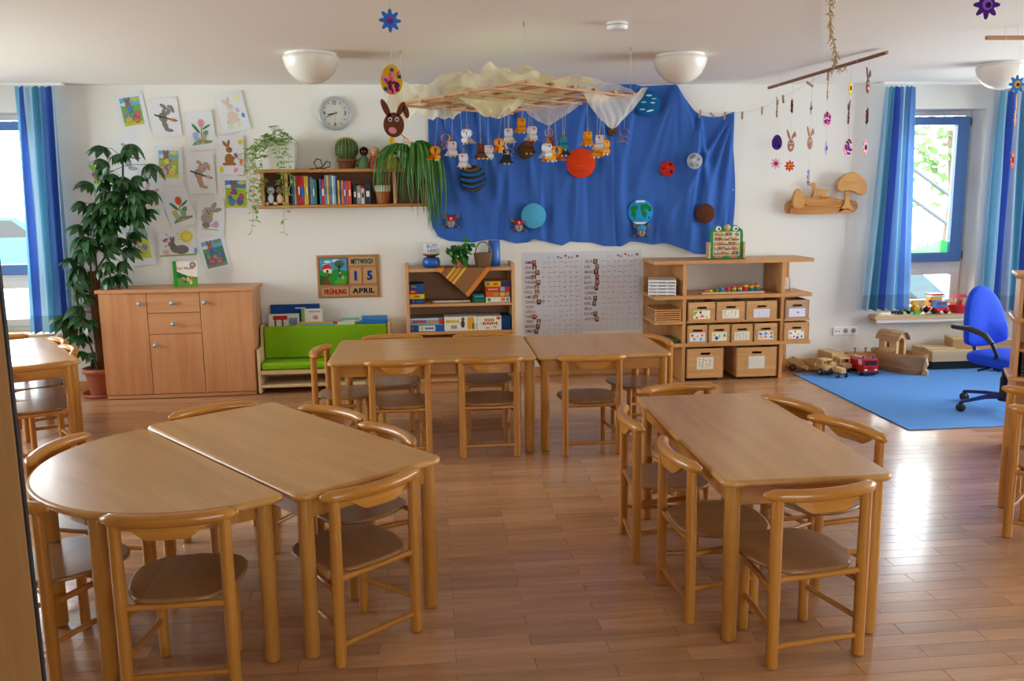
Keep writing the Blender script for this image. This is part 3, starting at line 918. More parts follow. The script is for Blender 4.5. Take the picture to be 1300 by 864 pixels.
# striped cloth hanging over the front of the games shelf
tc_ = MB()
P0, P1, P2 = Vector((.033, 1.0145)), Vector((.503, 1.0145)), Vector((.305, .773))
stripe = [('#d98a35', .17), ('#8c5f3f', .32), ('#d8b23c', .37), ('#8c5f3f', .40), ('#d98a35', .47), ('#8c5f3f', .505), ('#d8b23c', .56), ('#8c5f3f', .90), ('#d07c36', 1.0)]
dv = (P2 - P0)                                   # stripes run parallel to the right-hand edge
a = 0
for c, b in stripe:
    p = [P0 + (P2 - P0) * a, P0 + (P1 - P0) * a, P0 + (P1 - P0) * b, P0 + (P2 - P0) * b]
    tc_.add([(q.x, 7.1455 - .004 * math.sin(q.z * 40 if False else q.y * 30 + q.x * 20), q.y) for q in p], [(0, 1, 2, 3)], S(c))
    u0, u1 = P0.x + (P1.x - P0.x) * a, P0.x + (P1.x - P0.x) * b
    tc_.add([(u0, 7.1455, 1.0145), (u1, 7.1455, 1.0145), (u1, 7.40, 1.0145), (u0, 7.40, 1.0145)], [(0, 1, 2, 3)], S(c))
    a = b
o = tc_.build('striped_cloth', paint('woven_cloth', .95, .1)); tag(o, 'brown, orange and yellow striped cloth hanging as a triangle over the games shelf', 'cloth')

# things on top of the games shelf
bw = MB().lathe([(.05, 0), (.07, .012), (.076, .04), (.07, .066), (.062, .08), (.056, .08), (.058, .03), (.0001, .02)], 26, c=S('#1e56a8'))
bw = bw.build('blue_bowl', gloss_m, loc=(.006, 7.30, 1.0135)); tag(bw, 'round blue glazed pot at the left end of the games shelf top', 'pot')
br = MB().lathe([(.03, 0), (.035, .008), (.062, .02), (.074, .034), (.068, .034), (.05, .022), (.0001, .016)], 26, c=S('#8a6a35')).build('brass_dish', plain('old_brass', '#8a6a38', .35, metal=.7), loc=(.006, 7.30, 1.0938))
tag(br, 'shallow brass dish standing on the round blue pot', 'dish')
bx = thing('card_box', 'small white box with coloured lettering, in the brass dish', 'box', (.012, 7.30, 1.111))
MB().box(-.068, .068, -.03, .03, .018, .105, .002, S('#dfe6ea')).box(-.05, .05, -.026, .026, 0, .018, 0, S('#dfe6ea')).build('box', paper_m, bx)
A = MB()
for k, x, z, c in (('B', -.03, .066, '#2f6aa8'), ('U', -.005, .066, '#3a7a9a'), ('T', .018, .066, '#2b5a94'), ('T', .037, .066, '#b04a3a'), ('H', -.02, .028, '#b0623a'), ('E', .004, .028, '#3c74a8'), ('R', .027, .028, '#b8433a'), ('Z', .05, .028, '#8a8f98')):
    A.text(k, x, z, .027, .0305, S(c))
A.build('lettering', paper_m, bx)
cy = MB().lathe([(.048, 0), (.05, .004), (.05, .208), (.046, .212), (.0001, .212)], 24, c=S('#2a63b4')).build('blue_tin', gloss_m, loc=(.537, 7.33, 1.0135))
tag(cy, 'tall blue cylindrical tin at the right end of the games shelf top', 'tin')
pp = MB().box(.42, .50, 7.44, 7.445, 1.0135, 1.19, 0, S('#e3e1d6')).build('paper_card', paper_m); tag(pp, 'white card leaning behind the wicker basket on the games shelf', 'card')
ba = thing('wicker_basket', 'brown wicker basket with a hoop handle, between the leafy plant and the blue tin', 'basket', (.44, 7.27, 1.0135))
bm_ = MB()
for k in range(9):
    z = .008 + k * .0125; r = .056 + .017 * k / 8
    pts = [((r + .003 * (-1) ** (i + k)) * math.cos(2 * PI * i / 28), .8 * (r + .003 * (-1) ** (i + k)) * math.sin(2 * PI * i / 28), z) for i in range(29)]
    bm_.tube(pts, .0068, 6, caps=False)
bm_.build('woven_side', plain('wicker', '#7d5a35', .7, var=.35, bscale=120), ba)
MB().lathe([(.0001, .002), (.055, .002), (.055, .006), (.0001, .006)], 20).build('base', plain('wicker_dark', '#5f4428', .7), ba)
MB().tube([(.066 * math.cos(PI * i / 14), 0, .1 + .105 * math.sin(PI * i / 14)) for i in range(15)], .006, 8).build('handle', plain('wicker_handle', '#8a683f', .7, var=.3, bscale=120), ba)

pl_ = thing('potted_plant', 'small bushy plant with round green leaves on the games shelf', 'plant', (.255, 7.28, 1.0135))
MB().lathe([(.045, 0), (.06, .07), (.056, .07), (.0001, .06)], 18).build('pot', terra_m, pl_)
ro = random.Random(4)
disc = []
for q in range(3):
    m = MB(); n = 14; rr = .036 - .004 * q
    vs = [(0, 0, .004)] + [(rr * math.cos(2 * PI * i / n), rr * math.sin(2 * PI * i / n), -.006 * math.cos(4 * PI * i / n)) for i in range(n)]
    m.add(vs, [(0, 1 + i, 1 + (i + 1) % n) for i in range(n)], smooth=True)
    disc.append(m.mesh('leaf', plain('round_leaf_%s' % 'abc'[q], ['#2f7a24', '#276a20', '#3a8a2c'][q], .35)))
for i in range(44):
    a = ro.random() * 2 * PI; r0 = .02 + .075 * ro.random(); zz = .03 + .15 * ro.random()
    if ro.random() < .2: zz += .05; r0 *= .5
    o = bpy.data.objects.new('leaf', disc[i % 3]); col.objects.link(o); o.parent = pl_
    o.location = (math.cos(a) * r0 * 1.2, math.sin(a) * r0 * .9 - .01, zz)
    o.rotation_euler = (ro.uniform(.5, 1.5), ro.uniform(-.5, .5), a * .3 + ro.uniform(-.5, .5))
m = MB()
for i in range(16):
    a = ro.random() * 2 * PI; m.tube([(0, 0, .05), (.03 * math.cos(a), .03 * math.sin(a), .12), (.08 * math.cos(a), .06 * math.sin(a), .15)], .002, 5)
m.build('stems', leaf_m, pl_, kind='stuff')

# ================================================================== box shelf (right)
bs = thing('shelf_unit', 'wide beech shelf with labelled wooden boxes, below the blue cloth on the right', 'shelf', (0, 0, 0))
yf, yr = 7.12, 7.535
def board(nm, x0, x1, z0, z1, y0=yf, y1=yr, mat=sh_x):
    p = [(x0 + .012, y0), (x1 - .012, y0), (x1, y0 + .012), (x1, y1), (x0, y1), (x0, y0 + .012)]
    MB().prism(p, z0, z1, 'xy').build(nm, mat, bs)
board('top_board', 1.868, 3.262, 1.008, 1.038)
board('shelf_board', 1.872, 3.255, .712, .742)
board('shelf_board', 1.876, 3.255, .302, .332)
board('shelf_board', 1.876, 2.118, .500, .522)
board('shelf_board', 2.156, 2.985, .507, .524)
board('shelf_board', 3.012, 3.245, .503, .522)
for x, a in ((2.137, .0), (2.999, .0)):
    for z0, z1 in ((0, .302), (.332, .712), (.742, 1.008)):
        MB().box(x - .0185, x + .0125, yf + .012, yr, z0, z1, .003).build('divider', sh_z, bs)
for z0, z1 in ((0, .302), (.332, .712), (.742, 1.008)):
    MB().box(1.876, 2.118, yr - .018, yr, z0, z1).build('back_panel', sh_z, bs)
    MB().box(3.012, 3.205, yr - .018, yr, z0, z1).build('back_panel', sh_z, bs)

BOXM = paint('label_card', .8, .2)
def crate(label, x0, x1, z0, h, d, y0, card, lw, lh, lz, marks, castors=False, cc=None):
    b = thing('storage_box', label, 'box', ((x0 + x1) / 2, y0, z0), 0, 'wooden boxes in the beech shelf')
    w = (x1 - x0) / 2; t = .009
    # front with a hand slot
    sw, sz, sh = .042, h - .047, .0085
    if castors: sw, sz, sh = .042, h - .045, .010
    f = MB()
    for q in ((-w, w, 0, sz - sh), (-w, w, sz + sh, h), (-w, -sw, sz - sh, sz + sh), (sw, w, sz - sh, sz + sh)):
        f.box(q[0], q[1], 0, t, q[2], q[3])
    mt = bx_x if cc is None else cc
    f.build('front', mt, b)
    for s in (-1, 1):
        MB().box(s * w - (t if s > 0 else 0), s * w + (t if s < 0 else 0), t, d, 0, h).build('side', mt, b)
    MB().box(-w + t, w - t, d - t, d, 0, h).build('back', mt, b)
    MB().box(-w + t, w - t, t, d - t, 0, t).build('bottom', mt, b)
    # finger joints on the front corners
    fj = MB(); nn = int(h / .018)
    for i in range(nn):
        for s in (-1, 1):
            fj.box(s * (w - .004) - .004, s * (w - .004) + .004, -.0006, .002, (i + .25) * h / nn, (i + .75) * h / nn)
    fj.build('finger_joints', plain_dark, b, kind='stuff')
    a = MB(); a.rect(-lw, lw, lz - lh, lz + lh, .0012, S(card))
    for k in marks:
        if k[0] == 't': a.art([(k[1] * lw, lz + k[2] * lh), (k[3] * lw, lz + k[4] * lh), (k[5] * lw, lz + k[6] * lh)], .002, S(k[7]))
        else: a.ell(k[1] * lw, lz + k[2] * lh, k[3], k[4], .002 + .0004 * (len(k) > 6), S(k[5]))
    a.build('label_card', BOXM, b)
    if castors:
        for sx in (-1, 1):
            for yy in (.03, d - .03):
                MB().lathe([(.003, -.008), (.012, -.008), (.012, .008), (.003, .008)], 10, (sx * (w - .05), yy, -.014), M=Matrix.Rotation(PI / 2, 4, 'Y')).build('castor', dark_m, b)
plain_dark = plain('end_grain', '#7c5128', .6)
rq = random.Random(11)
def dots(n, cs, r=.006):
    o = []
    for i in range(n):
        o.append(('e', -.82 + 1.64 * ((i * .7549 + .3) % 1), -.72 + 1.44 * ((i * .5698 + .1) % 1), r, r, cs[i % len(cs)]))
    return o
MC = ['#d23b3b', '#2f62c0', '#e0b52a', '#3f9a3f', '#e2762e', '#8a4a9a']
z2 = .5245
crate('box with green, blue and orange leaf shapes on its card, upper row left', 2.165, 2.402, z2, .158, .3, 7.125, '#ece8d2', .073, .037, .052,
      [('t', -.95, .8, -.4, .8, -.95, -.4, '#7fbf1f'), ('e', -.15, .55, .01, .012, '#1f3f8f'), ('t', -.3, -.6, .35, -.6, .05, .1, '#ea6a3a'), ('e', -.6, -.65, .012, .01, '#e0526a'), ('e', .6, -.65, .011, .011, '#e8c81f')])
crate('box with small scattered coloured pieces on its card, upper row middle', 2.410, 2.664, z2, .158, .3, 7.125, '#ece8d6', .073, .037, .052, dots(11, ['#d8c81f', '#2f4f9f', '#7fbf3f', '#c84a8a'], .005))
crate('box with a pale lilac card of tiny marks, upper row right', 2.672, 2.945, z2, .158, .3, 7.125, '#dfe0ee', .071, .036, .052, dots(9, ['#9a9ac8', '#8f8f9f', '#b0a8c8'], .0035))
z1_ = .3325
crate('box with five big coloured dots on its card, lower row first', 2.162, 2.338, z1_, .155, .3, 7.125, '#dfe3ee', .067, .037, .052,
      [('e', -.68, .4, .011, .011, '#e0285a'), ('e', 0, .2, .011, .011, '#e8d01f'), ('e', .6, .4, .011, .011, '#ee6a3a'), ('e', -.4, -.45, .011, .011, '#7fbf2f'), ('e', .45, -.5, .011, .011, '#2f9fe8')])
crate('box with a big dark blue dot on its card, lower row second', 2.346, 2.536, z1_, .155, .3, 7.125, '#e8ead8', .066, .037, .052,
      [('e', -.65, .4, .010, .012, '#ecc01f'), ('e', -.35, -.35, .016, .016, '#1f5fb0'), ('e', .05, .1, .004, .018, '#e86a78'), ('e', .7, .25, .011, .015, '#6fae4f')])
crate('box with many tiny sticks on its card, lower row third', 2.546, 2.738, z1_, .155, .3, 7.125, '#e4e3d0', .067, .037, .052, dots(20, ['#5f7f3f', '#8a8a5f', '#c89a4a', '#5f7f9f', '#c85a5a'], .0034))
crate('box with blue, yellow and red triangles on its card, lower row fourth', 2.748, 2.955, z1_, .155, .3, 7.125, '#e9e6d8', .067, .037, .052,
      [('t', -.9, .8, -.35, .3, -.8, .05, '#2f6fd0'), ('t', -.85, -.7, -.3, -.7, -.6, .1, '#ecc01f'), ('t', -.2, .85, .3, .4, -.1, 0, '#2f7fd8'), ('t', -.2, -.65, .25, -.4, -.15, .0, '#f06a78'), ('t', .35, .3, .9, .8, .85, .1, '#f0b01f'), ('t', .45, -.6, .9, -.7, .85, .1, '#3f8fe0'), ('t', .6, .8, .95, .85, .9, .2, '#f08a98')])
crate('greyish box with a lilac card and one brown mark, upper box on the right extension', 3.018, 3.228, z2 - .002, .160, .3, 7.125, '#dcdcf0', .073, .036, .052, [('e', .1, .05, .012, .008, '#b08a5a')], cc=wood('greyed_box_beech', '#b08660', '#c09a74', 'x', .5, scale=16))
crate('box with a card of coloured balls, lower box on the right extension', 3.012, 3.236, z1_, .156, .3, 7.125, '#ececdf', .069, .037, .052,
      [('e', -.75, .3, .009, .009, '#d83050'), ('e', -.15, .65, .008, .008, '#3f9f4f'), ('t', .6, .5, .95, .85, .7, .95, '#2f5fd0'), ('e', .25, 0, .009, .009, '#e8c81f'), ('e', -.75, -.65, .009, .009, '#ecc01f'), ('e', -.3, -.5, .008, .008, '#d8405f'), ('e', .15, -.7, .011, .011, '#1f4fb0'), ('e', .68, -.5, .009, .010, '#2f8f4f')])
crate('large wheeled box with a speckled card, left on the floor under the shelf', 2.162, 2.484, .028, .255, .36, 7.125, '#e3e0cf', .074, .053, .128, dots(14, ['#8a8a90', '#d8a82f', '#4f7fb0', '#c87a9a', '#6f9f4f', '#d86a3a'], .006), True)
crate('large wheeled box with a blank card, right on the floor under the shelf', 2.60, 2.958, .026, .255, .36, 7.125, '#dcd9cb', .072, .055, .125, [], True)

# stacked white trays
for i in range(5):
    z = .7425 + i * .0268
    t = thing('stacking_tray', 'white plastic tray, %s from the bottom of the small stack on the box shelf' % ORD[i], 'tray', (1.972, 7.27, z), rd(-14), 'white stacking trays')
    m = MB()
    m.box(-.115, .115, -.115, .115, .017, .0225, .001)
    m.build('tray', white_m, t)
    m = MB()
    for x in (-.112, -.04, .04, .112):
        for y in (-.112, 0, .112):
            if abs(x) > .1 or abs(y) > .1: m.box(x - .004, x + .004, y - .004, y + .004, 0, .017)
    m.build('feet', white_m, t, kind='stuff')
    m = MB()
    for s in (-1, 1):
        m.box(-.115, .115, s * .113 - .002, s * .113 + .002, .008, .0262); m.box(s * .113 - .002, s * .113 + .002, -.111, .111, .008, .0262)
    m.build('rim', white_m, t)
# plywood boards under them
for i in range(6):
    z = .5225 + i * .0182
    o = MB().box(-.118, .112, -.17, .17, .0005, .0125, .002).build('puzzle_board', sh_x, loc=(1.998, 7.305, z))
    tag(o, 'thin plywood puzzle board, %s from the bottom of the pile left of the boxes' % ORD[i], 'board', 'pile of puzzle boards')
    for x in (-.11, .104):
        for y in (-.16, .16):
            MB().box(x - .005, x + .005, y - .008, y + .008, .0125, .018).build('spacer', sh_x, o)
o = MB().box(1.90, 2.11, 7.2, 7.5, .3325, .345, .002).box(1.92, 2.105, 7.19, 7.45, .345, .356, .002).build('puzzle_board', plain('brown_board', '#7b5a34', .6)); tag(o, 'brown flat board on the lowest left compartment of the box shelf', 'board')
o = MB().prism([(2.0, 7.15), (2.11, 7.15), (2.11, 7.3), (2.03, 7.32)], .3565, .3585, 'xy').build('green_felt', plain('green_felt', '#5f8a3a', .9)); tag(o, 'scrap of green felt lying on the brown board', 'felt')
# wire basket on the right extension
m = MB()
for x in np.linspace(-.055, .055, 7):
    m.box(x - .002, x + .002, -.05, -.046, 0, .11)
for y in np.linspace(-.048, .05, 6):
    m.box(.053, .057, y - .002, y + .002, 0, .11); m.box(-.057, -.053, y - .002, y + .002, 0, .11)
for z in np.linspace(.002, .108, 6):
    m.box(-.057, .057, -.05, -.046, z - .002, z + .002); m.box(.053, .057, -.05, .052, z - .002, z + .002); m.box(-.057, -.053, -.05, .052, z - .002, z + .002)
m.box(-.057, .057, -.05, .052, 0, .004)
o = m.build('lattice_basket', white_m, loc=(3.09, 7.4, .7425)); tag(o, 'small white lattice basket on the right end of the box shelf', 'basket')
# stepped counting board: wooden tray with nine rods of coloured discs
cb = thing('counting_board', 'long wooden counting board with rising stacks of coloured discs, on the box shelf', 'toy', (2.57, 7.22, .7425))
MB().box(-.275, .275, -.05, .05, 0, .018, .004).build('tray', toy_x, cb)
cols = [['#c8401f'], ['#d8b020'], ['#1f7f3a'], ['#1f6f9f'], ['#c8282f'] * 2, ['#2f8a3a', '#e0b81f', '#c8302a'], ['#1f6fae', '#e0a81f', '#c83a2a'], ['#c8282f', '#c8282f', '#e8b81f'], ['#1f5fae', '#1f7f3a', '#e8c01f', '#c82a2a'], ['#1f5fae', '#1f7f3a', '#e8c01f', '#c82a2a']]
hts = [.012, .018, .024, .03, .034, .042, .048, .054, .062, .068]
for i, cs in enumerate(cols):
    x = -.24 + i * .052; hh = hts[i] / len(cs)
    MB().tube([(x, 0, .018), (x, 0, .02 + hts[i])], .003, 6).build('peg', toy_x, cb)
    for k, c in enumerate(cs):
        MB().lathe([(.02, .0005), (.0215, .003), (.0215, hh - .003), (.02, hh - .0005)], 14, (x, 0, .018 + k * hh), c=S(c)).build('disc', gloss_m, cb)

# frog-shaped letter board
fb = thing('frog_letter_board', 'green frog-shaped board with rows of little picture tiles, on top of the box shelf', 'toy', (2.513, 7.22, 1.0385))
out = [(-.14, 0), (.14, 0), (.143, .2), (.138, .245), (.115, .262), (.1, .268), (.088, .285), (.06, .288), (.04, .272), (.0, .27), (-.04, .272), (-.06, .288), (-.088, .285), (-.1, .268), (-.115, .262), (-.138, .245), (-.143, .2)]
MB().prism(out, -.008, .008, 'xz', S('#1f8a34')).build('frame', gloss_m, fb)
A = MB(); A.rect(-.118, .118, .03, .232, .0086, S('#e9e2cc')); A.build('panel', paper_m, fb)
tl = MB().box(-.0125, .0125, -.004, .0, -.0155, .0155).mesh('tile', None)
tile_m = []
for c in ('#b98a55', '#c9a06a', '#a86f45', '#d0b080'): tile_m.append(plain('tile_wood', c, .5))
for r_ in range(5):
    MB().tube([(-.118, -.0105, .052 + r_ * .04), (.118, -.0105, .052 + r_ * .04)], .0015, 5).build('wire', metal_m, fb)
    for c_ in range(7):
        if r_ == 4 and c_ == 5: continue
        me = MB().box(-.0125, .0125, -.004, .0, -.0155, .0155)
        bc = ['#b98a55', '#c9a06a', '#a86f45', '#c8a070'][(r_ * 3 + c_) % 4]
        me = MB(); me.box(-.0125, .0125, -.006, .0, -.0155, .0155, .001, S(bc))
        me.rect(-.01, .01, .001, .013, .0064, S(['#e8d8b8', '#d04a3a', '#e8c83a', '#e0c8a0', '#5f8a4a', '#e8e0d0', '#d87a8a'][(r_ * 5 + c_ * 3) % 7]))
        me.rect(-.01, .01, -.013, -.003, .0064, S(['#3f5fa8', '#c83a3a', '#6f9a4a', '#8a5a3a', '#e0a83a', '#5a4a78'][(r_ * 2 + c_) % 6]))
        o = me.build('tile', paper_m, fb, loc=(-.093 + c_ * .031, -.0095, .052 + r_ * .04))
A = MB()
for s in (-1, 1):
    A.ell(s * .074, .258, .025, .022, .0094, S('#f0efe8'), line=S('#1a5a24')); A.ell(s * .074 + .004, .256, .011, .012, .0102, S('#a8a8a0')); A.ell(s * .074 + .006, .255, .007, .008, .011, S('#101010'))
    A.art([(s * .11, .028), (s * .03, .028), (s * .02, .022), (s * .04, .012), (s * .07, .009), (s * .1, .014)], .0094, S('#d87a72'))
A.build('face_print', paper_m, fb)
MB().ball((0, -.014, .268), .028, (1, .5, 1), 16, S('#c79a6a')).build('nose', gloss_m, fb, label='round wooden nose')
for s in (-1, 1):
    MB().box(s * .152 - .008, s * .152 + .008, -.03, .05, 0, .145, .003).build('stand', toy_x, fb)
MB().box(-.16, .16, -.03, .05, 0, .008).build('stand_base', plain('dark_green_paint', '#175a28', .4), fb)

# ================================================================== wall shelf with books and plants
ws = thing('wall_shelf', 'long beech wall shelf with books, mounted under the clock', 'shelf', (0, 0, 0))
for nm, x0, x1, z0, z1 in (('top_board', -1.405, .028, 1.803, 1.83), ('bottom_board', -1.395, .026, 1.517, 1.543)):
    MB().bull(rrect(x0, x1, 7.30, YB - .003, .004, 1), z0, z1, 4).build(nm, wood('shelf_edge_beech', '#b0702f', '#c08442', 'x', .4, scale=16) if nm == 'top_board' else bpy.data.materials['shelf_edge_beech'], ws)
for x in (-1.345, -1.155, -.278, -.02):
    MB().box(x - .012, x + .012, 7.306, YB - .003, 1.543, 1.803, .002).build('divider', sh_z, ws)
MB().box(-1.333, -.03, YB - .02, YB - .004, 1.543, 1.803).build('back_panel', wood('wall_shelf_back', '#7c4a22', '#8f5a2c', 'x', .5), ws)  # back panel in its own darker brown wood
bookspec = [(-1.125, .016, .238, '#1d2f4f', 'narrow navy'), (-1.108, .015, .238, '#3f7fae', 'sky blue'), (-1.092, .011, .236, '#c9c26a', 'pale yellow'), (-1.08, .012, .238, '#9c2a24', 'dark red'),
    (-1.067, .022, .236, '#b3201f', 'thick red'), (-1.043, .026, .236, '#c0242a', 'bright red'), (-1.015, .012, .232, '#e0c83a', 'thin lemon'), (-1.002, .02, .232, '#d8a81f', 'golden yellow'),
    (-.98, .016, .228, '#2f4a7a', 'grey blue'), (-.963, .012, .222, '#8a9a8a', 'thin grey green'), (-.949, .02, .208, '#3f8ab0', 'turquoise'), (-.928, .012, .2, '#3f7a3a', 'thin green'),
    (-.892, .014, .208, '#3c78ae', 'steel blue'), (-.876, .025, .205, '#c8242c', 'red with white lettering'), (-.85, .017, .238, '#4f8fb8', 'tall light blue'), (-.832, .013, .238, '#d8d06a', 'tall pale yellow'),
    (-.818, .011, .236, '#b8702f', 'tall brown'), (-.806, .016, .242, '#5a84a8', 'tall grey blue'), (-.789, .013, .232, '#dfe3d8', 'white'), (-.775, .016, .232, '#7fb0d0', 'pale sky'), (-.758, .012, .21, '#27374f', 'dark slate'),
    (-.745, .017, .195, '#d8b030', 'mustard'), (-.727, .011, .192, '#35466f', 'thin indigo'), (-.715, .017, .192, '#d87a5a', 'salmon'), (-.697, .02, .192, '#8a4a8a', 'violet'), (-.676, .016, .19, '#b85a4a', 'brick'), (-.659, .024, .19, '#d2452f', 'orange red'),
    (-.618, .026, .165, '#1c1c22', 'black'), (-.59, .034, .150, '#8f8a84', 'grey'), (-.555, .028, .148, '#c9c4b8', 'cream with red top'), (-.524, .05, .17, '#1b232f', 'thick black')]
for i, (x, t, h, c, nm) in enumerate(bookspec):
    b = thing('book', '%s book, %s' % (nm, ('in the row on the wall shelf under the clock')), 'book', (x + t / 2, 7.335, 1.5435), 0, 'books on the wall shelf')
    MB().box(-t / 2 + .0006, t / 2 - .0006, 0, .15, 0, h, .002, S(c)).build('cover', gloss_m, b)
    a = MB()
    lc = '#e6e0d0' if sum(S(c)) < 1.2 else '#3a3a3a'
    a.rect(-t * .28, t * .28, h * .35, h * .62, .0006, S(lc) if t > .019 else tuple(q * .7 for q in S(c)))
    if nm == 'bright red': a.rect(-t * .49, t * .49, h * .25, h * .62, .0012, S('#2f6fc0'))
    if 'red top' in nm: a.rect(-t * .49, t * .49, h * .86, h * 1, .0012, S('#c8242c'))
    a.build('spine_label', paper_m, b)
tp = MB().lathe([(.048, 0), (.062, .085), (.064, .09), (.064, .105)], 22, c=S('#b4623a')).lathe([(.069, .1), (.072, .15), (.066, .152), (.0001, .14)], 22, c=S('#ddd6c6')).build('terracotta_pot', paint('pot_glaze', .6), loc=(-.385, 7.40, 1.5435))
tag(tp, 'terracotta pot with a cream rim at the right end of the book row', 'pot')
# plush toys in the left compartment
def plush(label, x, y, z, bodyc, bellyc, headc, ears, hat=None):
    t = thing('plush_toy', label, 'toy', (x, y, z))
    MB().ball((0, 0, .05), .042, (.95, .9, 1.2), 14, S(bodyc)).build('body', felt_m, t)
    MB().ball((0, -.02, .05), .034, (.8, .7, 1.2), 12, S(bellyc)).build('belly', felt_m, t)
    MB().ball((0, -.008, .118), .034, (1, 1, .95), 14, S(headc)).build('head', felt_m, t)
    m = MB()
    for s in (-1, 1):
        m.ball((s * .032, -.02, .012), .02, (.8, 1.3, .7), 10, S(bellyc)); m.ball((s * .045, -.01, .06), .016, (.7, .7, 1.7), 10, S(bodyc))
    m.build('limbs', felt_m, t)
    for s in (-1, 1):
        MB().ball((s * .03, 0, .14), .014, ears, 10, S(bodyc)).build('ear', felt_m, t); MB().ball((s * .012, -.039, .122), .0045, (1, 1, 1), 8, S('#101010')).build('eye', gloss_m, t)
    MB().ball((0, -.042, .108), .008, (1.4, .8, .8), 8, S('#5a3b2a')).build('nose', felt_m, t)
    if hat: MB().ball((0, 0, .14), .032, (1, 1, .5), 12, S(hat)).build('cap', felt_m, t)
plush('grey and white plush animal with a blue cap, left compartment of the wall shelf', -1.285, 7.36, 1.545, '#4a5566', '#d8d8d4', '#c9ccd0', (.9, .6, .9), '#5a7a9a')
plush('brown and cream plush animal beside the grey one in the wall shelf', -1.21, 7.35, 1.545, '#4a3328', '#d3b88f', '#8f7458', (1.3, .6, .8))

# on top of the wall shelf
ca_ = MB()
pts = [(-.99 + .0, 7.36, 1.8345), (-.93, 7.37, 1.8345)]
ca_.tube([(-.97, 7.36, 1.834), (-.90, 7.35, 1.834), (-.86, 7.36, 1.85), (-.875, 7.38, 1.905), (-.91, 7.38, 1.915), (-.93, 7.37, 1.88), (-.905, 7.35, 1.84), (-.85, 7.36, 1.836), (-.80, 7.37, 1.85), (-.80, 7.39, 1.885), (-.83, 7.39, 1.895), (-.86, 7.38, 1.85)], .0045, 6)
o = ca_.build('black_cable', dark_m); tag(o, 'coiled black cable lying on the wall shelf left of the cactus', 'cable')
ct = thing('potted_cactus', 'round barrel cactus with yellow spines in a brown pot on the wall shelf', 'plant', (-.663, 7.40, 1.8305))
MB().lathe([(.06, 0), (.075, .06), (.085, .062), (.085, .08), (.078, .082), (.0001, .07)], 24).build('pot', plain('brown_pot', '#6f3f22', .5), ct)
m = MB(); n = 40; k = 12
prof = [(.03, .07), (.062, .085), (.084, .115), (.092, .15), (.09, .185), (.078, .215), (.055, .236), (.025, .244), (.001, .242)]
vs = []
for i in range(len(prof)):
    for j in range(n): 
        a = 2 * PI * j / n; rr = prof[i][0] * (1 + .045 * math.cos(a * 20))
        vs.append((rr * math.cos(a), rr * math.sin(a), prof[i][1]))
m.add(vs, [(i * n + j, i * n + (j + 1) % n, (i + 1) * n + (j + 1) % n, (i + 1) * n + j) for i in range(len(prof) - 1) for j in range(n)], smooth=True)
m.build('cactus_body', plain('cactus_green', '#33501f', .6), ct)
m = MB()
for a in range(20):
    an = 2 * PI * a / 20
    for (r_, z_) in [(prof[i][0] * (1 - u) + prof[i + 1][0] * u, prof[i][1] * (1 - u) + prof[i + 1][1] * u) for i in range(len(prof) - 1) for u in (0, .5)]:
        for d in (-.3, 0, .3):
            p = Vector((r_ * 1.04 * math.cos(an), r_ * 1.04 * math.sin(an), z_))
            nrm = Vector((math.cos(an + d), math.sin(an + d), (z_ - .15) * 7 + d)).normalized()
            q = Vector((-math.sin(an), math.cos(an), 0)) * .0026
            m.add([p - q, p + q, p + nrm * .024], [(0, 1, 2)])
m.build('spines', plain('yellow_spine', '#d3cc34', .7), ct, kind='stuff')

def doll(label, x, headc, dress, hair, plaits=False):
    t = thing('cloth_doll', label, 'doll', (x, 7.38, 1.8305))
    MB().lathe([(.055, 0), (.05, .03), (.032, .075), (.022, .1), (.016, .105)], 16, c=S(dress)).build('dress', felt_m, t)
    MB().ball((0, 0, .135), .034, (1, 1, 1), 16, S(headc)).build('head', felt_m, t)
    h = MB().ball((0, .007, .145), .0365, (1, .95, .9), 14, S(hair))
    if plaits:
        for s in (-1, 1):
            for i in range(4): h.ball((s * (.038 + .006 * i), -.005, .125 - .02 * i), .012, (1, 1, 1), 8, S(hair))
    h.build('hair', felt_m, t)
    m = MB()
    for s in (-1, 1):
        m.tube([(s * .022, 0, .09), (s * .05, -.01, .06), (s * .058, -.012, .03)], .009, 8, S(dress)).ball((s * .059, -.012, .024), .01, (1, 1, 1), 8, S(headc))
    m.build('arms', felt_m, t)
    m = MB()
    for s in (-1, 1): m.ball((s * .011, -.033, .138), .0035, (1, 1, 1), 6, S('#ece6da') if headc < '#8' else S('#22262c'))
    m.ball((0, -.034, .122), .0045, (1.5, .6, .6), 6, S('#8f2f2a'))
    m.build('face', felt_m, t)
doll('dark-skinned cloth doll in a green dress beside the cactus', -.522, '#3a2320', '#5a7a52', '#171212')
doll('blond cloth doll with plaits in a red dress on the wall shelf', -.432, '#d3a483', '#b0454a', '#c8a060', True)
doll('cloth doll in a yellow dress half hidden by the spider plant', -.30, '#c59a74', '#c79a2a', '#2a211c', True)
wj = MB().lathe([(.04, 0), (.044, .06), (.03, .09), (.018, .1), (.018, .14), (.022, .15)], 18).build('white_vase', white_m, loc=(-.205, 7.43, 1.8305)); tag(wj, 'white vase on the wall shelf behind the spider plant', 'vase')

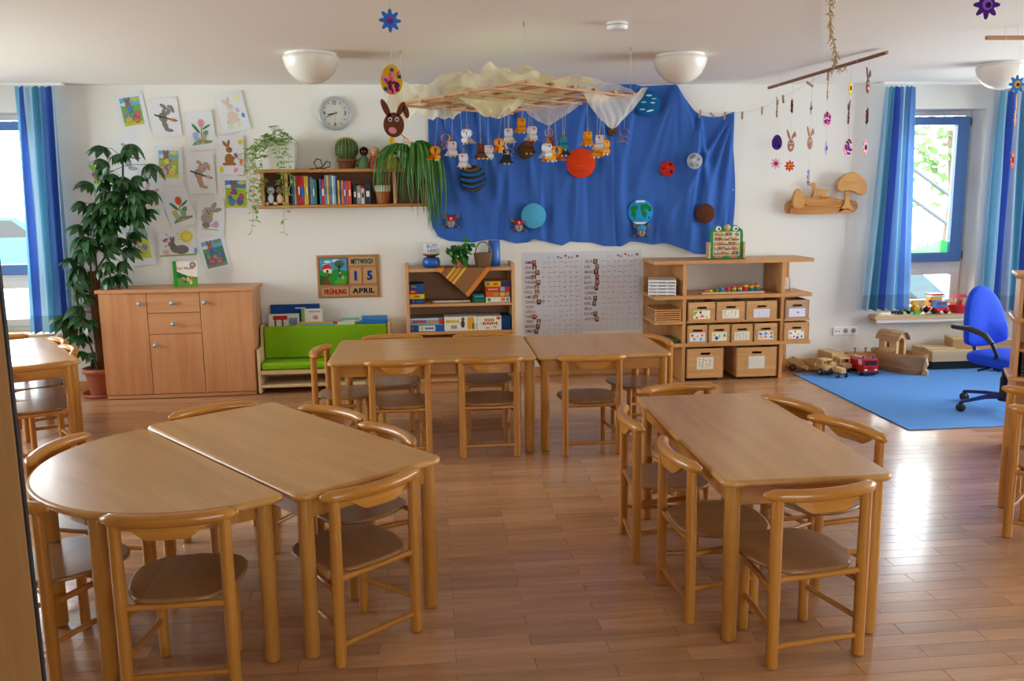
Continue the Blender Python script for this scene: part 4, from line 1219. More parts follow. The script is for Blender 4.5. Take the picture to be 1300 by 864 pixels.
iv = thing('trailing_plant', 'trailing pale green vine in an ivory planter, left end of the wall shelf', 'plant', (0, 0, 0))
MB().prism([(-1.275, 1.8305), (-1.085, 1.8305), (-1.072, 2.03), (-1.29, 2.03)], 7.335, 7.52, 'xz').box(-1.295, -1.067, 7.33, 7.525, 2.03, 2.046, .003).build('planter', plain('ivory_ceramic', '#dcdad0', .3), iv)
rv = random.Random(5)
def vine(pts, nl):
    m = MB()
    P = [Vector(p) for p in pts]
    fine = []
    for i in range(len(P) - 1):
        for u in (0, .25, .5, .75): fine.append(P[i].lerp(P[i + 1], u) + Vector((rv.gauss(0, .006), rv.gauss(0, .004), 0)))
    fine.append(P[-1])
    m.tube(fine, .0022, 5)
    for i in range(nl):
        b = fine[int(len(fine) * (i + .5) / nl) % len(fine)]
        a = rv.uniform(0, 2 * PI); d = Vector((math.cos(a), math.sin(a) * .7 - .3, rv.uniform(-.5, .35))).normalized()
        s = d.cross(Vector((0, 0, 1))).normalized(); L = rv.uniform(.04, .066); wd = L * .21
        up = s.cross(d)
        q = [b, b + d * L * .35 + s * wd + up * .003, b + d * L * .7 + s * wd * .8, b + d * L, b + d * L * .7 - s * wd * .8, b + d * L * .35 - s * wd + up * .003, b + d * L * .5 - up * .004]
        m.add(q, [(0, 1, 6), (1, 2, 6), (2, 3, 6), (3, 4, 6), (4, 5, 6), (5, 0, 6)], smooth=True)
    m.build('vine', ivy_m, iv)
top = lambda: (rv.uniform(-1.27, -1.1), rv.uniform(7.36, 7.46), 2.04)
for ex, ez in ((-1.44, 1.33), (-1.40, 1.42), (-1.46, 1.55), (-1.38, 1.5), (-1.42, 1.7), (-1.48, 1.78), (-1.36, 1.66)):
    a = top(); vine([a, (a[0] * .6 + ex * .4, 7.31, 2.1), (ex + rv.uniform(-.03, .05), 7.255, 1.95), (ex + .04, 7.25, 1.75), (ex + .02, 7.25, (1.75 + ez) / 2), (ex, 7.255, ez)] if ez < 1.7 else [a, (a[0] * .6 + ex * .4, 7.31, 2.1), (ex, 7.26, 1.95), (ex + .01, 7.255, ez)], 34 if ez < 1.7 else 22)
for ex, ez in ((-1.18, 1.32), (-1.15, 1.5), (-1.12, 1.62), (-1.2, 1.72)):
    a = top(); vine([a, (ex - .02, 7.28, 2.06), (ex, 7.255, 1.93), (ex + .015, 7.252, 1.75), (ex, 7.255, ez)], 30)
for ex, ez in ((-1.21, 2.13), (-1.12, 2.11), (-1.3, 2.1), (-1.36, 2.03), (-1.09, 2.07), (-1.25, 2.16), (-1.42, 2.0), (-1.46, 1.92), (-1.33, 2.0), (-1.4, 1.92)):
    a = top(); vine([a, ((a[0] + ex) / 2, 7.36, ez + .02), (ex, 7.31, ez)], 14)

sp = thing('spider_plant', 'spider plant with long arching green blades at the right end of the wall shelf', 'plant', (0, 0, 0))
MB().lathe([(.055, 0), (.07, .09), (.074, .1), (.068, .102), (.0001, .09)], 20, (-.105, 7.42, 1.8305)).build('pot', terra_m, sp)
rs_ = random.Random(9)
def blade(pts, wd):
    P = [Vector(p) for p in pts]; Q = []
    n = len(P) - 1
    for i in range(25):          # Catmull-Rom through the points
        u = i / 24 * n; k = min(int(u), n - 1); f = u - k
        a = P[max(k - 1, 0)]; b = P[k]; c = P[k + 1]; d = P[min(k + 2, n)]
        Q.append(.5 * ((2 * b) + (c - a) * f + (2 * a - 5 * b + 4 * c - d) * f * f + (3 * b - a - 3 * c + d) * f ** 3))
    m = MB(); vs = []
    for i, q in enumerate(Q):
        t = (Q[min(i + 1, 24)] - Q[max(i - 1, 0)]).normalized()
        s = t.cross(Vector((.25, 1, .2))).normalized()
        ww = wd * min(1, i / 4 + .5) * (1 - (i / 24) ** 3 * .95)
        vs += [q - s * ww, q + Vector((0, .003, 0)), q + s * ww]
    m.add(vs, [f for i in range(24) for f in ((3 * i, 3 * i + 1, 3 * i + 4, 3 * i + 3), (3 * i + 1, 3 * i + 2, 3 * i + 5, 3 * i + 4))], smooth=True)
    m.build('leaf', grass_leaf_m, sp)
c0 = Vector((-.105, 7.40, 1.925))
for i in range(74):                       # hanging to the right and over the front
    ex = rs_.triangular(-.24, .17, .06); ez = rs_.uniform(1.3, 1.62) if ex > -.02 else rs_.uniform(1.42, 1.7)
    y = rs_.uniform(7.20, 7.275)
    pk = 1.99 + rs_.random() * .06
    blade([c0 + Vector((rs_.uniform(-.02, .02), 0, 0)), (ex * .4 - .06, 7.36, pk), (ex * .8 - .01, y + .03, pk - .1), (ex, y, (pk + ez) / 2 - .02), (ex + rs_.uniform(-.02, .04), y + rs_.uniform(-.01, .01), ez)], rs_.uniform(.007, .0105))
for i in range(28):                       # to the left
    ex = rs_.uniform(-.44, -.18); ez = rs_.uniform(1.5, 1.85); y = rs_.uniform(7.21, 7.28)
    pk = 1.98 + rs_.random() * .05
    blade([c0, ((ex - .1) / 2 - .02, 7.34, pk), (ex + .03, y + .02, pk - .08), (ex, y, ez + (pk - ez) * .4), (ex - .01, y, ez)], rs_.uniform(.0055, .008))
for i in range(6):
    ex = -.36 - .03 * i
    blade([c0, (-.2, 7.34, 1.99), (-.3, 7.31, 2.0 - .01 * i), (ex, 7.27, 1.93 - .02 * i)], .005)

# ================================================================== wall: clock, day board, drawings
ck = thing('wall_clock', 'round wall clock with a silver rim above the book shelf', 'clock', (-.76, YB - .001, 2.29))
Mx = Matrix.Rotation(PI / 2, 4, 'X')
MB().lathe([(.112, .0), (.137, .0), (.138, .02), (.132, .034), (.118, .038), (.113, .03), (.112, .012)], 40, M=Mx, caps=False).build('rim', silver_m, ck)
MB().lathe([(.0001, .018), (.1125, .018)], 40, M=Mx, caps=False).build('dial', plain('dial_grey', '#d0cfc6', .9, spec=.05), ck)
A = MB()
for i in range(12):
    if i % 3:
        a = PI / 2 - 2 * PI * i / 12
        A.line((.085 * math.cos(a), .085 * math.sin(a)), (.106 * math.cos(a), .106 * math.sin(a)), .004, .0195, S('#3a3d40'))
for t, x, z in (('12', 0, .072), ('3', .084, -.014), ('6', 0, -.1), ('9', -.084, -.014)):
    A.text(t, x, z, .03, .0195, S('#26282b'))
A.build('numerals', paper_m, ck)
def hand(an, L, wd, d, c, nm):
    a = PI / 2 - an * PI / 180
    e = Vector((math.cos(a), math.sin(a)))
    m = MB(); m.line(-e * .02, e * L, wd, d, S(c)); m.build(nm, paper_m, ck)
hand(260, .06, .008, .021, '#17181a', 'hour_hand'); hand(247, .082, .005, .0225, '#17181a', 'minute_hand'); hand(180, .06, .0018, .024, '#b0392e', 'second_hand')
MB().ball((0, -.024, 0), .005, c=S('#b0392e')).build('hub', gloss_m, ck)

# day board: 1 px of the picture crop = 1.835 mm
cb_ = thing('calendar_board', 'wooden day and season board with exchangeable tiles, left of the games shelf', 'calendar', (-.7065, YB - .001, .930))
MB().box(-.264, .264, -.012, 0, -.184, .184, .003).build('board', wood('board_veneer', '#a9743f', '#b9854d', 'x', .5, scale=16), cb_)
k_ = .001835
def tile(nm, a, b, c, d, base, th=.008):
    X0, X1, Z0, Z1 = (a - 441) * k_, (b - 441) * k_, (257 - d) * k_, (257 - c) * k_
    o = MB().box(X0, X1, -.012 - th, -.012, Z0, Z1, .0015, S(base)).build(nm, paper_m, cb_)
    m = MB()
    for x in (X0 + .01, X1 - .01): m.ell(x, Z1 - .009, .003, .003, .0125 + th, S('#4a3a22'))
    m.build('pin', paper_m, o)
    return X0, X1, Z0, Z1, o
d_ = .0208
for nm, a, b, c, d, t, cc, hh, wd in (('tile', 445, 568, 168, 206, 'MITTWOCH', '#1f5f5a', .040, .80), ('tile', 447, 503, 218, 291, '1', '#1f3f96', .072, 1.0), ('tile', 509, 571, 216, 291, '5', '#1f3f96', .072, 1.0),
                                    ('tile', 315, 441, 307, 348, 'FRÜHLING', '#b5252b', .040, .86), ('tile', 445, 573, 303, 346, 'APRIL', '#1c1c1e', .042, .92)):
    X0, X1, Z0, Z1, o = tile(nm, a, b, c, d, '#c9a273')
    ink = MB(); ink.text(t, (X0 + X1) / 2, (Z0 + Z1) / 2 - hh / 2, hh, d_, S(cc), fit=(X1 - X0) * .82 if len(t) > 1 else (X1 - X0) * .42, bold=.0016 if len(t) > 1 else .004); ink.build('lettering', paper_m, o, kind=None)
X0, X1, Z0, Z1, o = tile('picture_tile', 309, 438, 170, 294, '#14261c')
A = MB(); q = .004
A.rect(X0 + q, X1 - q, Z0 + q, Z1 - q, d_, S('#4f9fc4'))
for x, z, r_ in ((.3, .86, .03), (.6, .9, .035), (.2, .75, .02)): A.ell(X0 + (X1 - X0) * x, Z0 + (Z1 - Z0) * z, r_, r_ * .4, d_ + .0004, S('#cfe3ea'))
def fx(p, d, c): A.art([(X0 + q + (X1 - X0 - 2 * q) * a, Z0 + q + (Z1 - Z0 - 2 * q) * b) for a, b in p], d, S(c))
fx([(0, 0), (1, 0), (1, .5), (.6, .6), (.3, .52), (0, .55)], d_ + .0008, '#2f9a34')
fx([(0, .0), (.35, 0), (.25, .3), (0, .35)], d_ + .0012, '#1f6a2a'); fx([(.1, .0), (.4, 0), (.28, .2), (.42, .42), (.36, .42), (.16, .22)], d_ + .0014, '#7a4a2a')
fx([(.5, .0), (.9, 0), (1, .3), (.7, .35)], d_ + .0014, '#4fb53a')
fx([(.12, .48), (.42, .42), (.46, .58), (.3, .74), (.12, .62)], d_ + .0018, '#ebe6d8'); fx([(.02, .56), (.3, .62), (.46, .58), (.36, .76), (.18, .78)], d_ + .0022, '#d02f22')
fx([(.24, .46), (.31, .45), (.31, .56), (.24, .57)], d_ + .0026, '#3a2a2a')
A.line((X0 + .165, Z0 + .10), (X0 + .168, Z0 + .15), .01, d_ + .0018, S('#2f2a24')); A.ell(X0 + .168, Z0 + .175, .042, .036, d_ + .0016, S('#5f7f6a'))
for i in range(9): A.line((X0 + .167, Z0 + .14), (X0 + .167 + .05 * math.cos(.3 + i * .3), Z0 + .165 + .045 * math.sin(.3 + i * .3)), .003, d_ + .002, S('#24332a'))
A.ell(X0 + .17, Z0 + .075, .014, .02, d_ + .002, S('#2f5fb0')); A.ell(X0 + .172, Z0 + .1, .009, .009, d_ + .0024, S('#d8b060')); A.ell(X0 + .195, Z0 + .06, .01, .016, d_ + .002, S('#d8b02a'))
A.build('picture', paper_m, o)

# ---- children's Easter pictures
SHN = [0]
PWD, PHT = .222, .316
def sheet(name, label, x, z, ang, wid=PWD, hei=PHT):
    SHN[0] += 1
    t = thing(name, label, 'drawing', (x, YB - .0008 - .0034 * (SHN[0] % 5), z), 0, "children's drawings on the wall")
    t.rotation_euler = (0, -rd(ang), 0)
    MB().box(-wid / 2, wid / 2, -.0012, 0, -hei / 2, hei / 2, 0, S('#e6e8ea')).build('paper', paper_m, t)
    m = MB()
    for s in (-1, 1): m.ell(s * (wid / 2 - .012), hei / 2 - .012, .004, .004, .0022, S('#b9b6c4'))
    m.build('pins', paper_m, t, kind='stuff')
    return t, MB()
D0 = .0016
def colourful(A, seed, wd=.158, ht=.222, dz=.012, pal=None):
    r = random.Random(seed)
    pal = pal or ['#7fb56a', '#6fb8dc', '#d8754a', '#c8c84a', '#b07ab0', '#d05a5a', '#5a8ad0']
    x0, x1, z0, z1 = -wd / 2, wd / 2, -ht / 2 + dz, ht / 2 + dz
    A.rect(x0, x1, z0, z1, D0, S(pal[0])); A.rect(x0, x1, z1 - ht * .28, z1, D0 + .0004, S(pal[1]))
    A.ell(x1 - .035, z1 - .018, .034, .016, D0 + .0008, S(pal[3])); A.ell(x0 + .03, z1 - .05, .03, .014, D0 + .0008, S('#d8e6ee'))
    A.rect(x0, x1, z0, z0 + .028, D0 + .0006, S(pal[3]))
    for i in range(7):                                    # the meadow
        A.ell(r.uniform(x0 + .02, x1 - .02), r.uniform(z0 + .08, z1 - .07), .018, .011, D0 + .0008, S(r.choice([pal[0], pal[3], pal[4], '#5f9a5a'])), r.uniform(0, 3))
    for i, (ex, ez, ra) in enumerate(((-.035, -.055, .032), (.028, -.05, .034), (.045, -.01, .024), (-.05, -.012, .02), (.0, -.015, .018))):
        c = S(pal[2 + (i * 2 + seed) % (len(pal) - 2)])
        A.ell(ex, ez + dz - .01, ra * .82, ra, D0 + .0014 + i * .0001, c, r.uniform(-.4, .4), line=S('#4a3a3a'), lw=.0015)
        for k in range(3): A.rect(ex - ra * .55, ex + ra * .55, ez + dz - .01 + ra * (-.5 + .45 * k), ez + dz - .01 + ra * (-.5 + .45 * k) + .006, D0 + .002, S(pal[1 + (i + k + seed) % (len(pal) - 1)]))
    hx, hz = -.02, .058 + dz
    for s in (-1, 1): A.ell(hx + s * .011, hz + .034, .0075, .024, D0 + .0022, S('#9a6a4a'), -s * .25, line=S('#4a352a'), lw=.0012)
    A.ell(hx, hz, .02, .018, D0 + .0025, S('#a87650'), line=S('#4a352a'), lw=.0012)
    A.ell(hx + .006, hz - .035, .019, .024, D0 + .0028, S(pal[6 % len(pal)]))
    for s in (-1, 1): A.line((hx + .006 + s * .015, hz - .02), (hx + s * .045, hz - .03 - .01 * s), .007, D0 + .003, S('#a87650'))
def painter_bunny(A, c1, c2='#d8743a', feet=None, eye='#4f7fb8'):
    k = S('#39302c'); c = S(c1); f = S(feet or c1)
    A.ell(-.02, .0, .03, .04, D0 + .0008, c, .35, line=k, lw=.0022)
    A.ell(-.012, -.062, .018, .036, D0 + .0008, f, .35, line=k, lw=.0022)
    A.ell(.012, -.102, .034, .011, D0 + .0012, f, -.25, line=k, lw=.0022)
    A.ell(.012, .048, .034, .028, D0 + .0014, c, .2, line=k, lw=.0022)
    A.ell(-.006, .092, .011, .026, D0 + .001, c, .9, line=k, lw=.0022); A.ell(.062, .062, .011, .03, D0 + .001, c, .25, line=k, lw=.0022)
    A.ell(.048, .082, .022, .009, D0 + .0011, c, -.4, line=k, lw=.002)
    A.ell(.016, .054, .009, .012, D0 + .002, S('#e6e6e2')); A.ell(.018, .052, .006, .008, D0 + .0024, S(eye))
    A.line((-.085, .03), (-.03, .005), .011, D0 + .002, S('#26221f')); A.line((-.03, .006), (.05, -.022), .012, D0 + .0022, S('#6a5a50'))
    A.ell(.062, -.026, .024, .011, D0 + .0026, S(c2), -.3, line=k, lw=.0016); A.line((.075, -.03), (.095, -.036), .006, D0 + .003, k)
    A.ell(-.025, .02, .012, .01, D0 + .0024, c, .4, line=k, lw=.0018); A.ell(-.012, .004, .006, .004, D0 + .003, k)
def tulip(A, head, egg1, egg2, ground='#6fa37c'):
    g = S('#4d8a64')
    A.line((.0, -.04), (.012, .03), .008, D0 + .0004, g)
    A.ell(-.035, .02, .012, .05, D0 + .0006, g, .6); A.ell(.05, .025, .009, .04, D0 + .0006, g, -1.1); A.ell(.035, -.025, .02, .03, D0 + .0006, S('#6f9f7a'), -.9)
    A.ell(.012, .058, .026, .034, D0 + .0012, S(head), 0, line=S('#b08a90'), lw=.001); A.ell(.012, .055, .014, .026, D0 + .0018, tuple(q * .85 for q in S(head)))
    A.art([(-.085, -.115), (.075, -.105), (.09, -.09), (.0, -.07), (-.06, -.085)], D0 + .0008, S(ground))
    A.ell(-.045, -.035, .023, .028, D0 + .0014, S(egg1)); A.ell(.018, -.055, .022, .028, D0 + .0016, S(egg2)); A.ell(-.035, -.066, .028, .012, D0 + .0016, S('#8fc0d8'))
    A.ell(-.03, -.098, .018, .008, D0 + .002, S('#e0906a')); A.ell(.04, -.088, .014, .007, D0 + .002, S('#d87a8a')); A.ell(.005, -.1, .014, .007, D0 + .002, S('#d8c85a'))
def sitting_bunny(A, c, eggs, line='#8a6a4a', x=0, z=0):
    k = S(line); c = S(c)
    A.ell(x - .005, z - .045, .036, .048, D0 + .0008, c, .15, line=k, lw=.0012); A.ell(x - .035, z - .082, .026, .012, D0 + .001, c, line=k, lw=.001)
    A.ell(x + .03, z - .08, .018, .011, D0 + .001, c, line=k, lw=.001); A.ell(x + .022, z - .025, .009, .024, D0 + .0012, c, .9, line=k, lw=.001)
    A.ell(x - .004, z + .035, .026, .023, D0 + .0014, c, -.4, line=k, lw=.0012)
    A.ell(x - .038, z + .082, .011, .028, D0 + .001, c, .6, line=k, lw=.0012); A.ell(x - .008, z + .086, .010, .03, D0 + .001, c, -.15, line=k, lw=.0012)
    A.ell(x + .004, z + .04, .003, .004, D0 + .002, S('#2a2220'))
    for ex, ez, rx, rz, cc, ro_ in eggs: A.ell(ex, ez, rx, rz, D0 + .0022, S(cc), ro_)
def fin(t, A): A.build('drawing', paper_m, t)
t, A = sheet('easter_drawing', 'colourful Easter meadow picture, top left on the wall', -2.393, 2.302, 8); colourful(A, 1); fin(t, A)
t, A = sheet('easter_drawing', 'grey rabbit with a paintbrush, top row beside the first meadow picture', -2.13, 2.264, 5); painter_bunny(A, '#8d847c'); fin(t, A)
t, A = sheet('easter_drawing', 'pink tulip with eggs drawn on a white sheet', -1.858, 2.158, 4.5); tulip(A, '#e2a5b4', '#a9b4e4', '#b9a48e'); fin(t, A)
t, A = sheet('easter_drawing', 'pale beige rabbit with eggs, tilted sheet in the top right corner of the wall group', -1.59, 2.303, 12)
sitting_bunny(A, '#e2cfbd', [(.042, .01, .014, .02, '#c8bce0', .3), (.078, -.04, .013, .02, '#6f9ae0', 0), (-.045, -.105, .014, .02, '#dfe6a8', .4), (.03, -.105, .012, .018, '#e8e29a', -.3), (.055, .105, .022, .022, '#eeeaa8', 0), (-.075, .0, .012, .01, '#e6dcec', 0)], '#c9a890', -.005, .01); fin(t, A)
t, A = sheet('easter_drawing', 'light grey rabbit with a paintbrush, behind the top of the potted plant', -2.455, 1.955, 11); painter_bunny(A, '#b9b2b2', '#e0805a'); fin(t, A)
t, A = sheet('easter_drawing', 'colourful sheet with green and violet shapes, nearest the left curtain', -2.715, 1.83, 3)
A.ell(-.02, .03, .02, .045, D0 + .0006, S('#9ad84a'), .8); A.ell(.03, .05, .03, .05, D0 + .0004, S('#bcd4ea')); A.ell(.0, -.02, .04, .03, D0 + .0008, S('#a070b8')); A.ell(.05, -.02, .018, .03, D0 + .001, S('#e88a4a')); A.ell(.0, -.08, .035, .02, D0 + .001, S('#8fd84a')); A.ell(.01, -.06, .02, .012, D0 + .0014, S('#e86a7a')); A.ell(-.02, -.045, .016, .012, D0 + .0014, S('#ecd04a')); fin(t, A)
t, A = sheet('easter_drawing', 'colourful picture with lilac and yellow eggs, in the second row right of the plant', -2.135, 1.876, -3); colourful(A, 2, pal=['#a9c06a', '#7fb8dc', '#b49ac8', '#d8d85a', '#c8a0b8', '#e09a5a', '#d8d85a']); fin(t, A)
t, A = sheet('easter_drawing', 'tan rabbit with a paintbrush, below the pink tulip', -1.878, 1.805, 1); painter_bunny(A, '#c2a493', '#d8b090', '#c8a07a', '#8a7a70'); fin(t, A)
t, A = sheet('easter_drawing', 'brown rabbit between yellow, orange and pink eggs, beside the trailing vine', -1.63, 1.956, -1.5)
sitting_bunny(A, '#a9713f', [(.045, .0, .015, .022, '#a86a9a', .4), (.085, -.05, .014, .022, '#f08038', 0), (-.075, -.115, .016, .025, '#e2cc1f', 0), (.04, -.12, .015, .022, '#f09ac0', -.5), (.083, .11, .017, .022, '#e2d01f', -.2)], '#7a4a24', -.005, .01); fin(t, A)
t, A = sheet('easter_drawing', 'colourful picture with blue and violet colours, partly behind the vine', -1.608, 1.629, -1); colourful(A, 3, .17, .225, .01, ['#a9c83a', '#4f8ad0', '#7a5aa8', '#c8d83a', '#d8543a', '#3f8fd0', '#7a5aa8']); fin(t, A)
t, A = sheet('easter_drawing', 'pink-eared rabbit face, half hidden by the plant leaves', -2.306, 1.621, 0)
A.ell(-.01, .085, .016, .04, D0 + .0006, S('#e0b0b4'), -.35); A.ell(.05, .05, .014, .035, D0 + .0006, S('#e0a8b0'), -1.0); A.ell(.0, .01, .045, .04, D0 + .0004, S('#e6d6cc')); A.ell(.05, -.045, .016, .024, D0 + .001, S('#e0603a')); A.ell(.0, -.05, .05, .04, D0 + .0003, S('#e2d2c6')); A.ell(.0, -.11, .08, .02, D0 + .0004, S('#c9d8c0')); fin(t, A)
t, A = sheet('easter_drawing', 'orange tulip with eggs on a strongly tilted sheet', -2.076, 1.531, 15); tulip(A, '#e0643a', '#d8c04a', '#8fb48a', '#7f9a5a'); fin(t, A)
t, A = sheet('easter_drawing', 'grey rabbit with long ears and a violet egg, below the tan painting rabbit', -1.825, 1.458, -5)
k = S('#7a706c'); g = S('#aaa19c')
A.ell(-.03, -.02, .046, .042, D0 + .0008, g, line=k); A.ell(-.02, .035, .042, .036, D0 + .0012, S('#b5aca8'), line=k); A.ell(.022, .085, .016, .036, D0 + .001, g, -.5, line=k); A.ell(.055, .055, .014, .034, D0 + .001, g, -1.2, line=k)
A.ell(.01, .02, .012, .022, D0 + .0018, S('#d8c04a')); A.ell(-.06, .03, .014, .02, D0 + .0016, S('#d8b0b4')); A.ell(-.025, .04, .005, .006, D0 + .0024, S('#2a2624')); A.ell(.0, .042, .005, .006, D0 + .0024, S('#2a2624')); A.ell(-.015, .022, .007, .005, D0 + .0024, S('#2a2624'))
A.ell(-.035, -.075, .03, .026, D0 + .001, S('#8f8682'), line=k); A.ell(.045, -.065, .024, .03, D0 + .0016, S('#c4a4c8')); A.ell(.02, -.075, .018, .015, D0 + .0018, S('#d8a8b8')); A.rect(-.07, .07, -.115, -.105, D0 + .0006, S('#a9c88a')); fin(t, A)
t, A = sheet('easter_drawing', 'colourful picture with pink and blue eggs, low behind the plant crown', -2.423, 1.217, 6); colourful(A, 4, .17, .23, .012, ['#c8d85a', '#7fa8c8', '#d86a9a', '#c8d04a', '#6fb0d8', '#8a7ab0', '#c85a7a']); fin(t, A)
t, A = sheet('easter_drawing', 'landscape sheet with a grey hare and a yellow sun, above the picture book', -2.115, 1.229, 2, .325, .222)
A.ell(.082, .062, .052, .05, D0 + .0006, S('#e6d63a')); A.ell(.082, .062, .032, .03, D0 + .001, S('#eedf6a'))
for i in range(3): A.line((.0, .09 - .025 * i), (.03, .085 - .02 * i), .006, D0 + .0006, S('#e6d63a'))
k = S('#5f5552'); g = S('#857b77')
A.ell(.03, -.045, .058, .036, D0 + .0008, g, line=k); A.ell(-.03, -.03, .028, .04, D0 + .001, g, .4, line=k); A.ell(-.048, .002, .026, .02, D0 + .0014, g, line=k); A.ell(-.045, .04, .007, .024, D0 + .0012, g, .2, line=k); A.ell(-.028, .042, .007, .024, D0 + .0012, g, -.15, line=k)
A.rect(-.15, .15, -.098, -.084, D0 + .0004, S('#8fb06a')); A.ell(-.11, -.06, .016, .022, D0 + .0012, S('#e0c85a'), .4); A.ell(-.09, -.065, .015, .022, D0 + .0014, S('#e8a8c0')); A.ell(.145, -.06, .016, .026, D0 + .0012, S('#7f9fe0'))
for x, z, r_ in ((-.1, .035, .018), (-.085, .045, .014), (-.095, -.01, .01), (-.08, .085, .008)): A.ell(x, z, r_, r_ * .8, D0 + .001, S('#d88aa0'))
fin(t, A)
t, A = sheet('easter_drawing', 'dark green and red Easter picture, lowest and rightmost of the sheets', -1.813, 1.127, 12); colourful(A, 5, .17, .225, .02, ['#4f8a70', '#6fb0d8', '#c85a6a', '#7a9a7a', '#b07a6a', '#d88a9a', '#3f6fc8']); fin(t, A)

# ================================================================== name chart below the cloth
ch_ = thing('name_chart', 'large gridded chart with rows of names and small photos on the wall', 'chart', (0, YB - .001, 0))
m = MB(); m.box(.80, 1.333, -.001, 0, .378, 1.104, 0, S('#dcdde3')).box(1.327, 1.858, -.002, -.001, .40, 1.110, 0, S('#dcdde3')); m.build('paper', paper_m, ch_)
g = MB(); gc = S('#b6bac6')
for X0, X1, Z0, Z1, xs, n in ((.80, 1.333, .378, 1.104, .98, 15), (1.327, 1.858, .40, 1.110, 1.50, 13)):
    for i in range(n + 1):
        z = Z0 + (Z1 - .09 - Z0) * i / n; g.rect(X0 + .015, X1 - .01, z - .0009, z + .0009, .0026, gc)
    for i in range(8):
        x = xs + (X1 - .012 - xs) * i / 7; g.rect(x - .0009, x + .0009, Z0, Z1 - .03, .0026, gc)
    for i in range(30):
        x = X0 + (X1 - X0) * i / 30; g.rect(x - .0003, x + .0003, Z0, Z1, .0024, S('#c4c8d2'))
g.build('grid_lines', paper_m, ch_)
names1 = ['EMMA', 'LISA', 'DIANA', 'LINDA', 'PAULINA', 'JONAS', 'PAUL', 'AMELIE', 'CHARLOTTE', 'ALEX', 'ADELA', 'THERESA', 'VERA', 'MANUEL', 'EMILIA']
names2 = ['JULIA', 'LUIS', 'MANUEL', 'JULE', 'ELIAS', 'ARTUR', 'CARINA', 'GLEB', 'KIRIL', 'FELIX', 'DAVID', 'ANTON']
A = MB(); marks = MB(); ri = random.Random(2)
for nms, X, Zt, dz, pic in ((names1, .818, 1.03, .0435, (0, 1, 2, 3, 4, 5, 6, 7, 8, 11, 12, 13, 14)), (names2, 1.345, 1.03, .0466, (0, 1, 2, 3, 4, 5, 7, 8, 10, 11))):
    for i, nm in enumerate(nms):
        z = Zt - dz * i - .026
        A.text(nm, X + ri.uniform(0, .008), z, .025, .003, S('#7d4d5c'), .74, center=False)
        if i in pic:
            c = ri.choice(['#6a4a30', '#3a2f38', '#8a6038', '#2f2a2a', '#a07848', '#4f5a3a'])
            px = X + .095 + ri.uniform(-.015, .03); s_ = ri.uniform(.014, .02)
            p = MB(); p.rect(px - s_, px + s_, z - .012, z + .032, .0036, S(c)); p.ell(px, z + .015, s_ * .5, .011, .0042, S('#caa084')); p.rect(px - s_ * .8, px + s_ * .8, z - .012, z + .002, .0044, S(ri.choice(['#3a4a78', '#b02f2f', '#7a8aa0', '#8a5a78', '#2f6a6a', '#d0c8b8'])))
            p.build('photo', paper_m, ch_)
        for k in range(7):
            if ri.random() < (.92 if i < 9 else .6):
                x = X + .175 + k * .048 + ri.uniform(-.012, .012); zz = z + .01 + ri.uniform(-.006, .008)
                marks.line((x - .008, zz - ri.uniform(-.004, .006)), (x + .008, zz + .003), .0055, .0032, S(ri.choice(['#d8756a', '#d05a5a', '#e09a90', '#b07a8a'])))
for X, Z in ((.80, 1.06), (1.335, 1.065)):
    for dx, c, r_ in ((.23, '#c9c9cc', .014), (.315, '#6f9fd8', .013), (.34, '#d88a98', .012), (.38, '#c8704a', .013), (.41, '#7a9a6a', .010), (.44, '#d06a8a', .009), (.485, '#7a7066', .014)):
        marks.ell(X + dx, Z + .01 * math.sin(dx * 70), r_, r_ * .8, .0032, S(c))
    marks.ell(X + .23, Z + .01 * math.sin(.23 * 70), .009, .008, .0038, S('#d3d6dc'))
A.build('handwriting', paper_m, ch_); marks.build('tally_marks', paper_m, ch_)

# ================================================================== big blue cloth
top_pts = [(.012, 2.44), (.02, 2.518), (.36, 2.50), (.40, 2.518), (.72, 2.505), (.75, 2.518), (1.05, 2.50), (1.40, 2.52), (1.80, 2.52), (1.84, 2.505), (2.145, 2.52), (2.22, 2.41), (2.30, 2.31), (2.36, 2.262), (2.45, 2.247), (2.56, 2.25), (2.66, 2.292), (2.675, 2.285)]
bot_pts = [(.012, 1.40), (.03, 1.33), (.069, 1.259), (.162, 1.217), (.365, 1.2), (.50, 1.225), (.637, 1.216), (.75, 1.185), (.849, 1.192), (.90, 1.222), (.98, 1.203), (1.146, 1.159), (1.22, 1.195), (1.256, 1.19), (1.416, 1.18), (1.52, 1.15), (1.668, 1.143), (1.75, 1.185), (1.822, 1.180), (1.95, 1.155), (2.03, 1.165), (2.076, 1.163), (2.212, 1.119), (2.33, 1.07), (2.42, 1.059), (2.50, 1.07), (2.562, 1.10), (2.64, 1.18), (2.675, 1.23)]
def interp(pts, x):
    for a, b in zip(pts, pts[1:]):
        if x <= b[0]:
            u = (x - a[0]) / (b[0] - a[0] + 1e-9); return a[1] + (b[1] - a[1]) * max(0, min(1, u))
    return pts[-1][1]
rc = random.Random(21)
ridges = []
for i in range(64):
    ridges.append((rc.uniform(-.1, 2.8), rc.uniform(.012, .045), rc.uniform(.25, 1.0) * rc.choice((1, 1, -.8)), rc.uniform(-.10, .10), rc.uniform(0, .8), rc.uniform(.5, 1.6)))
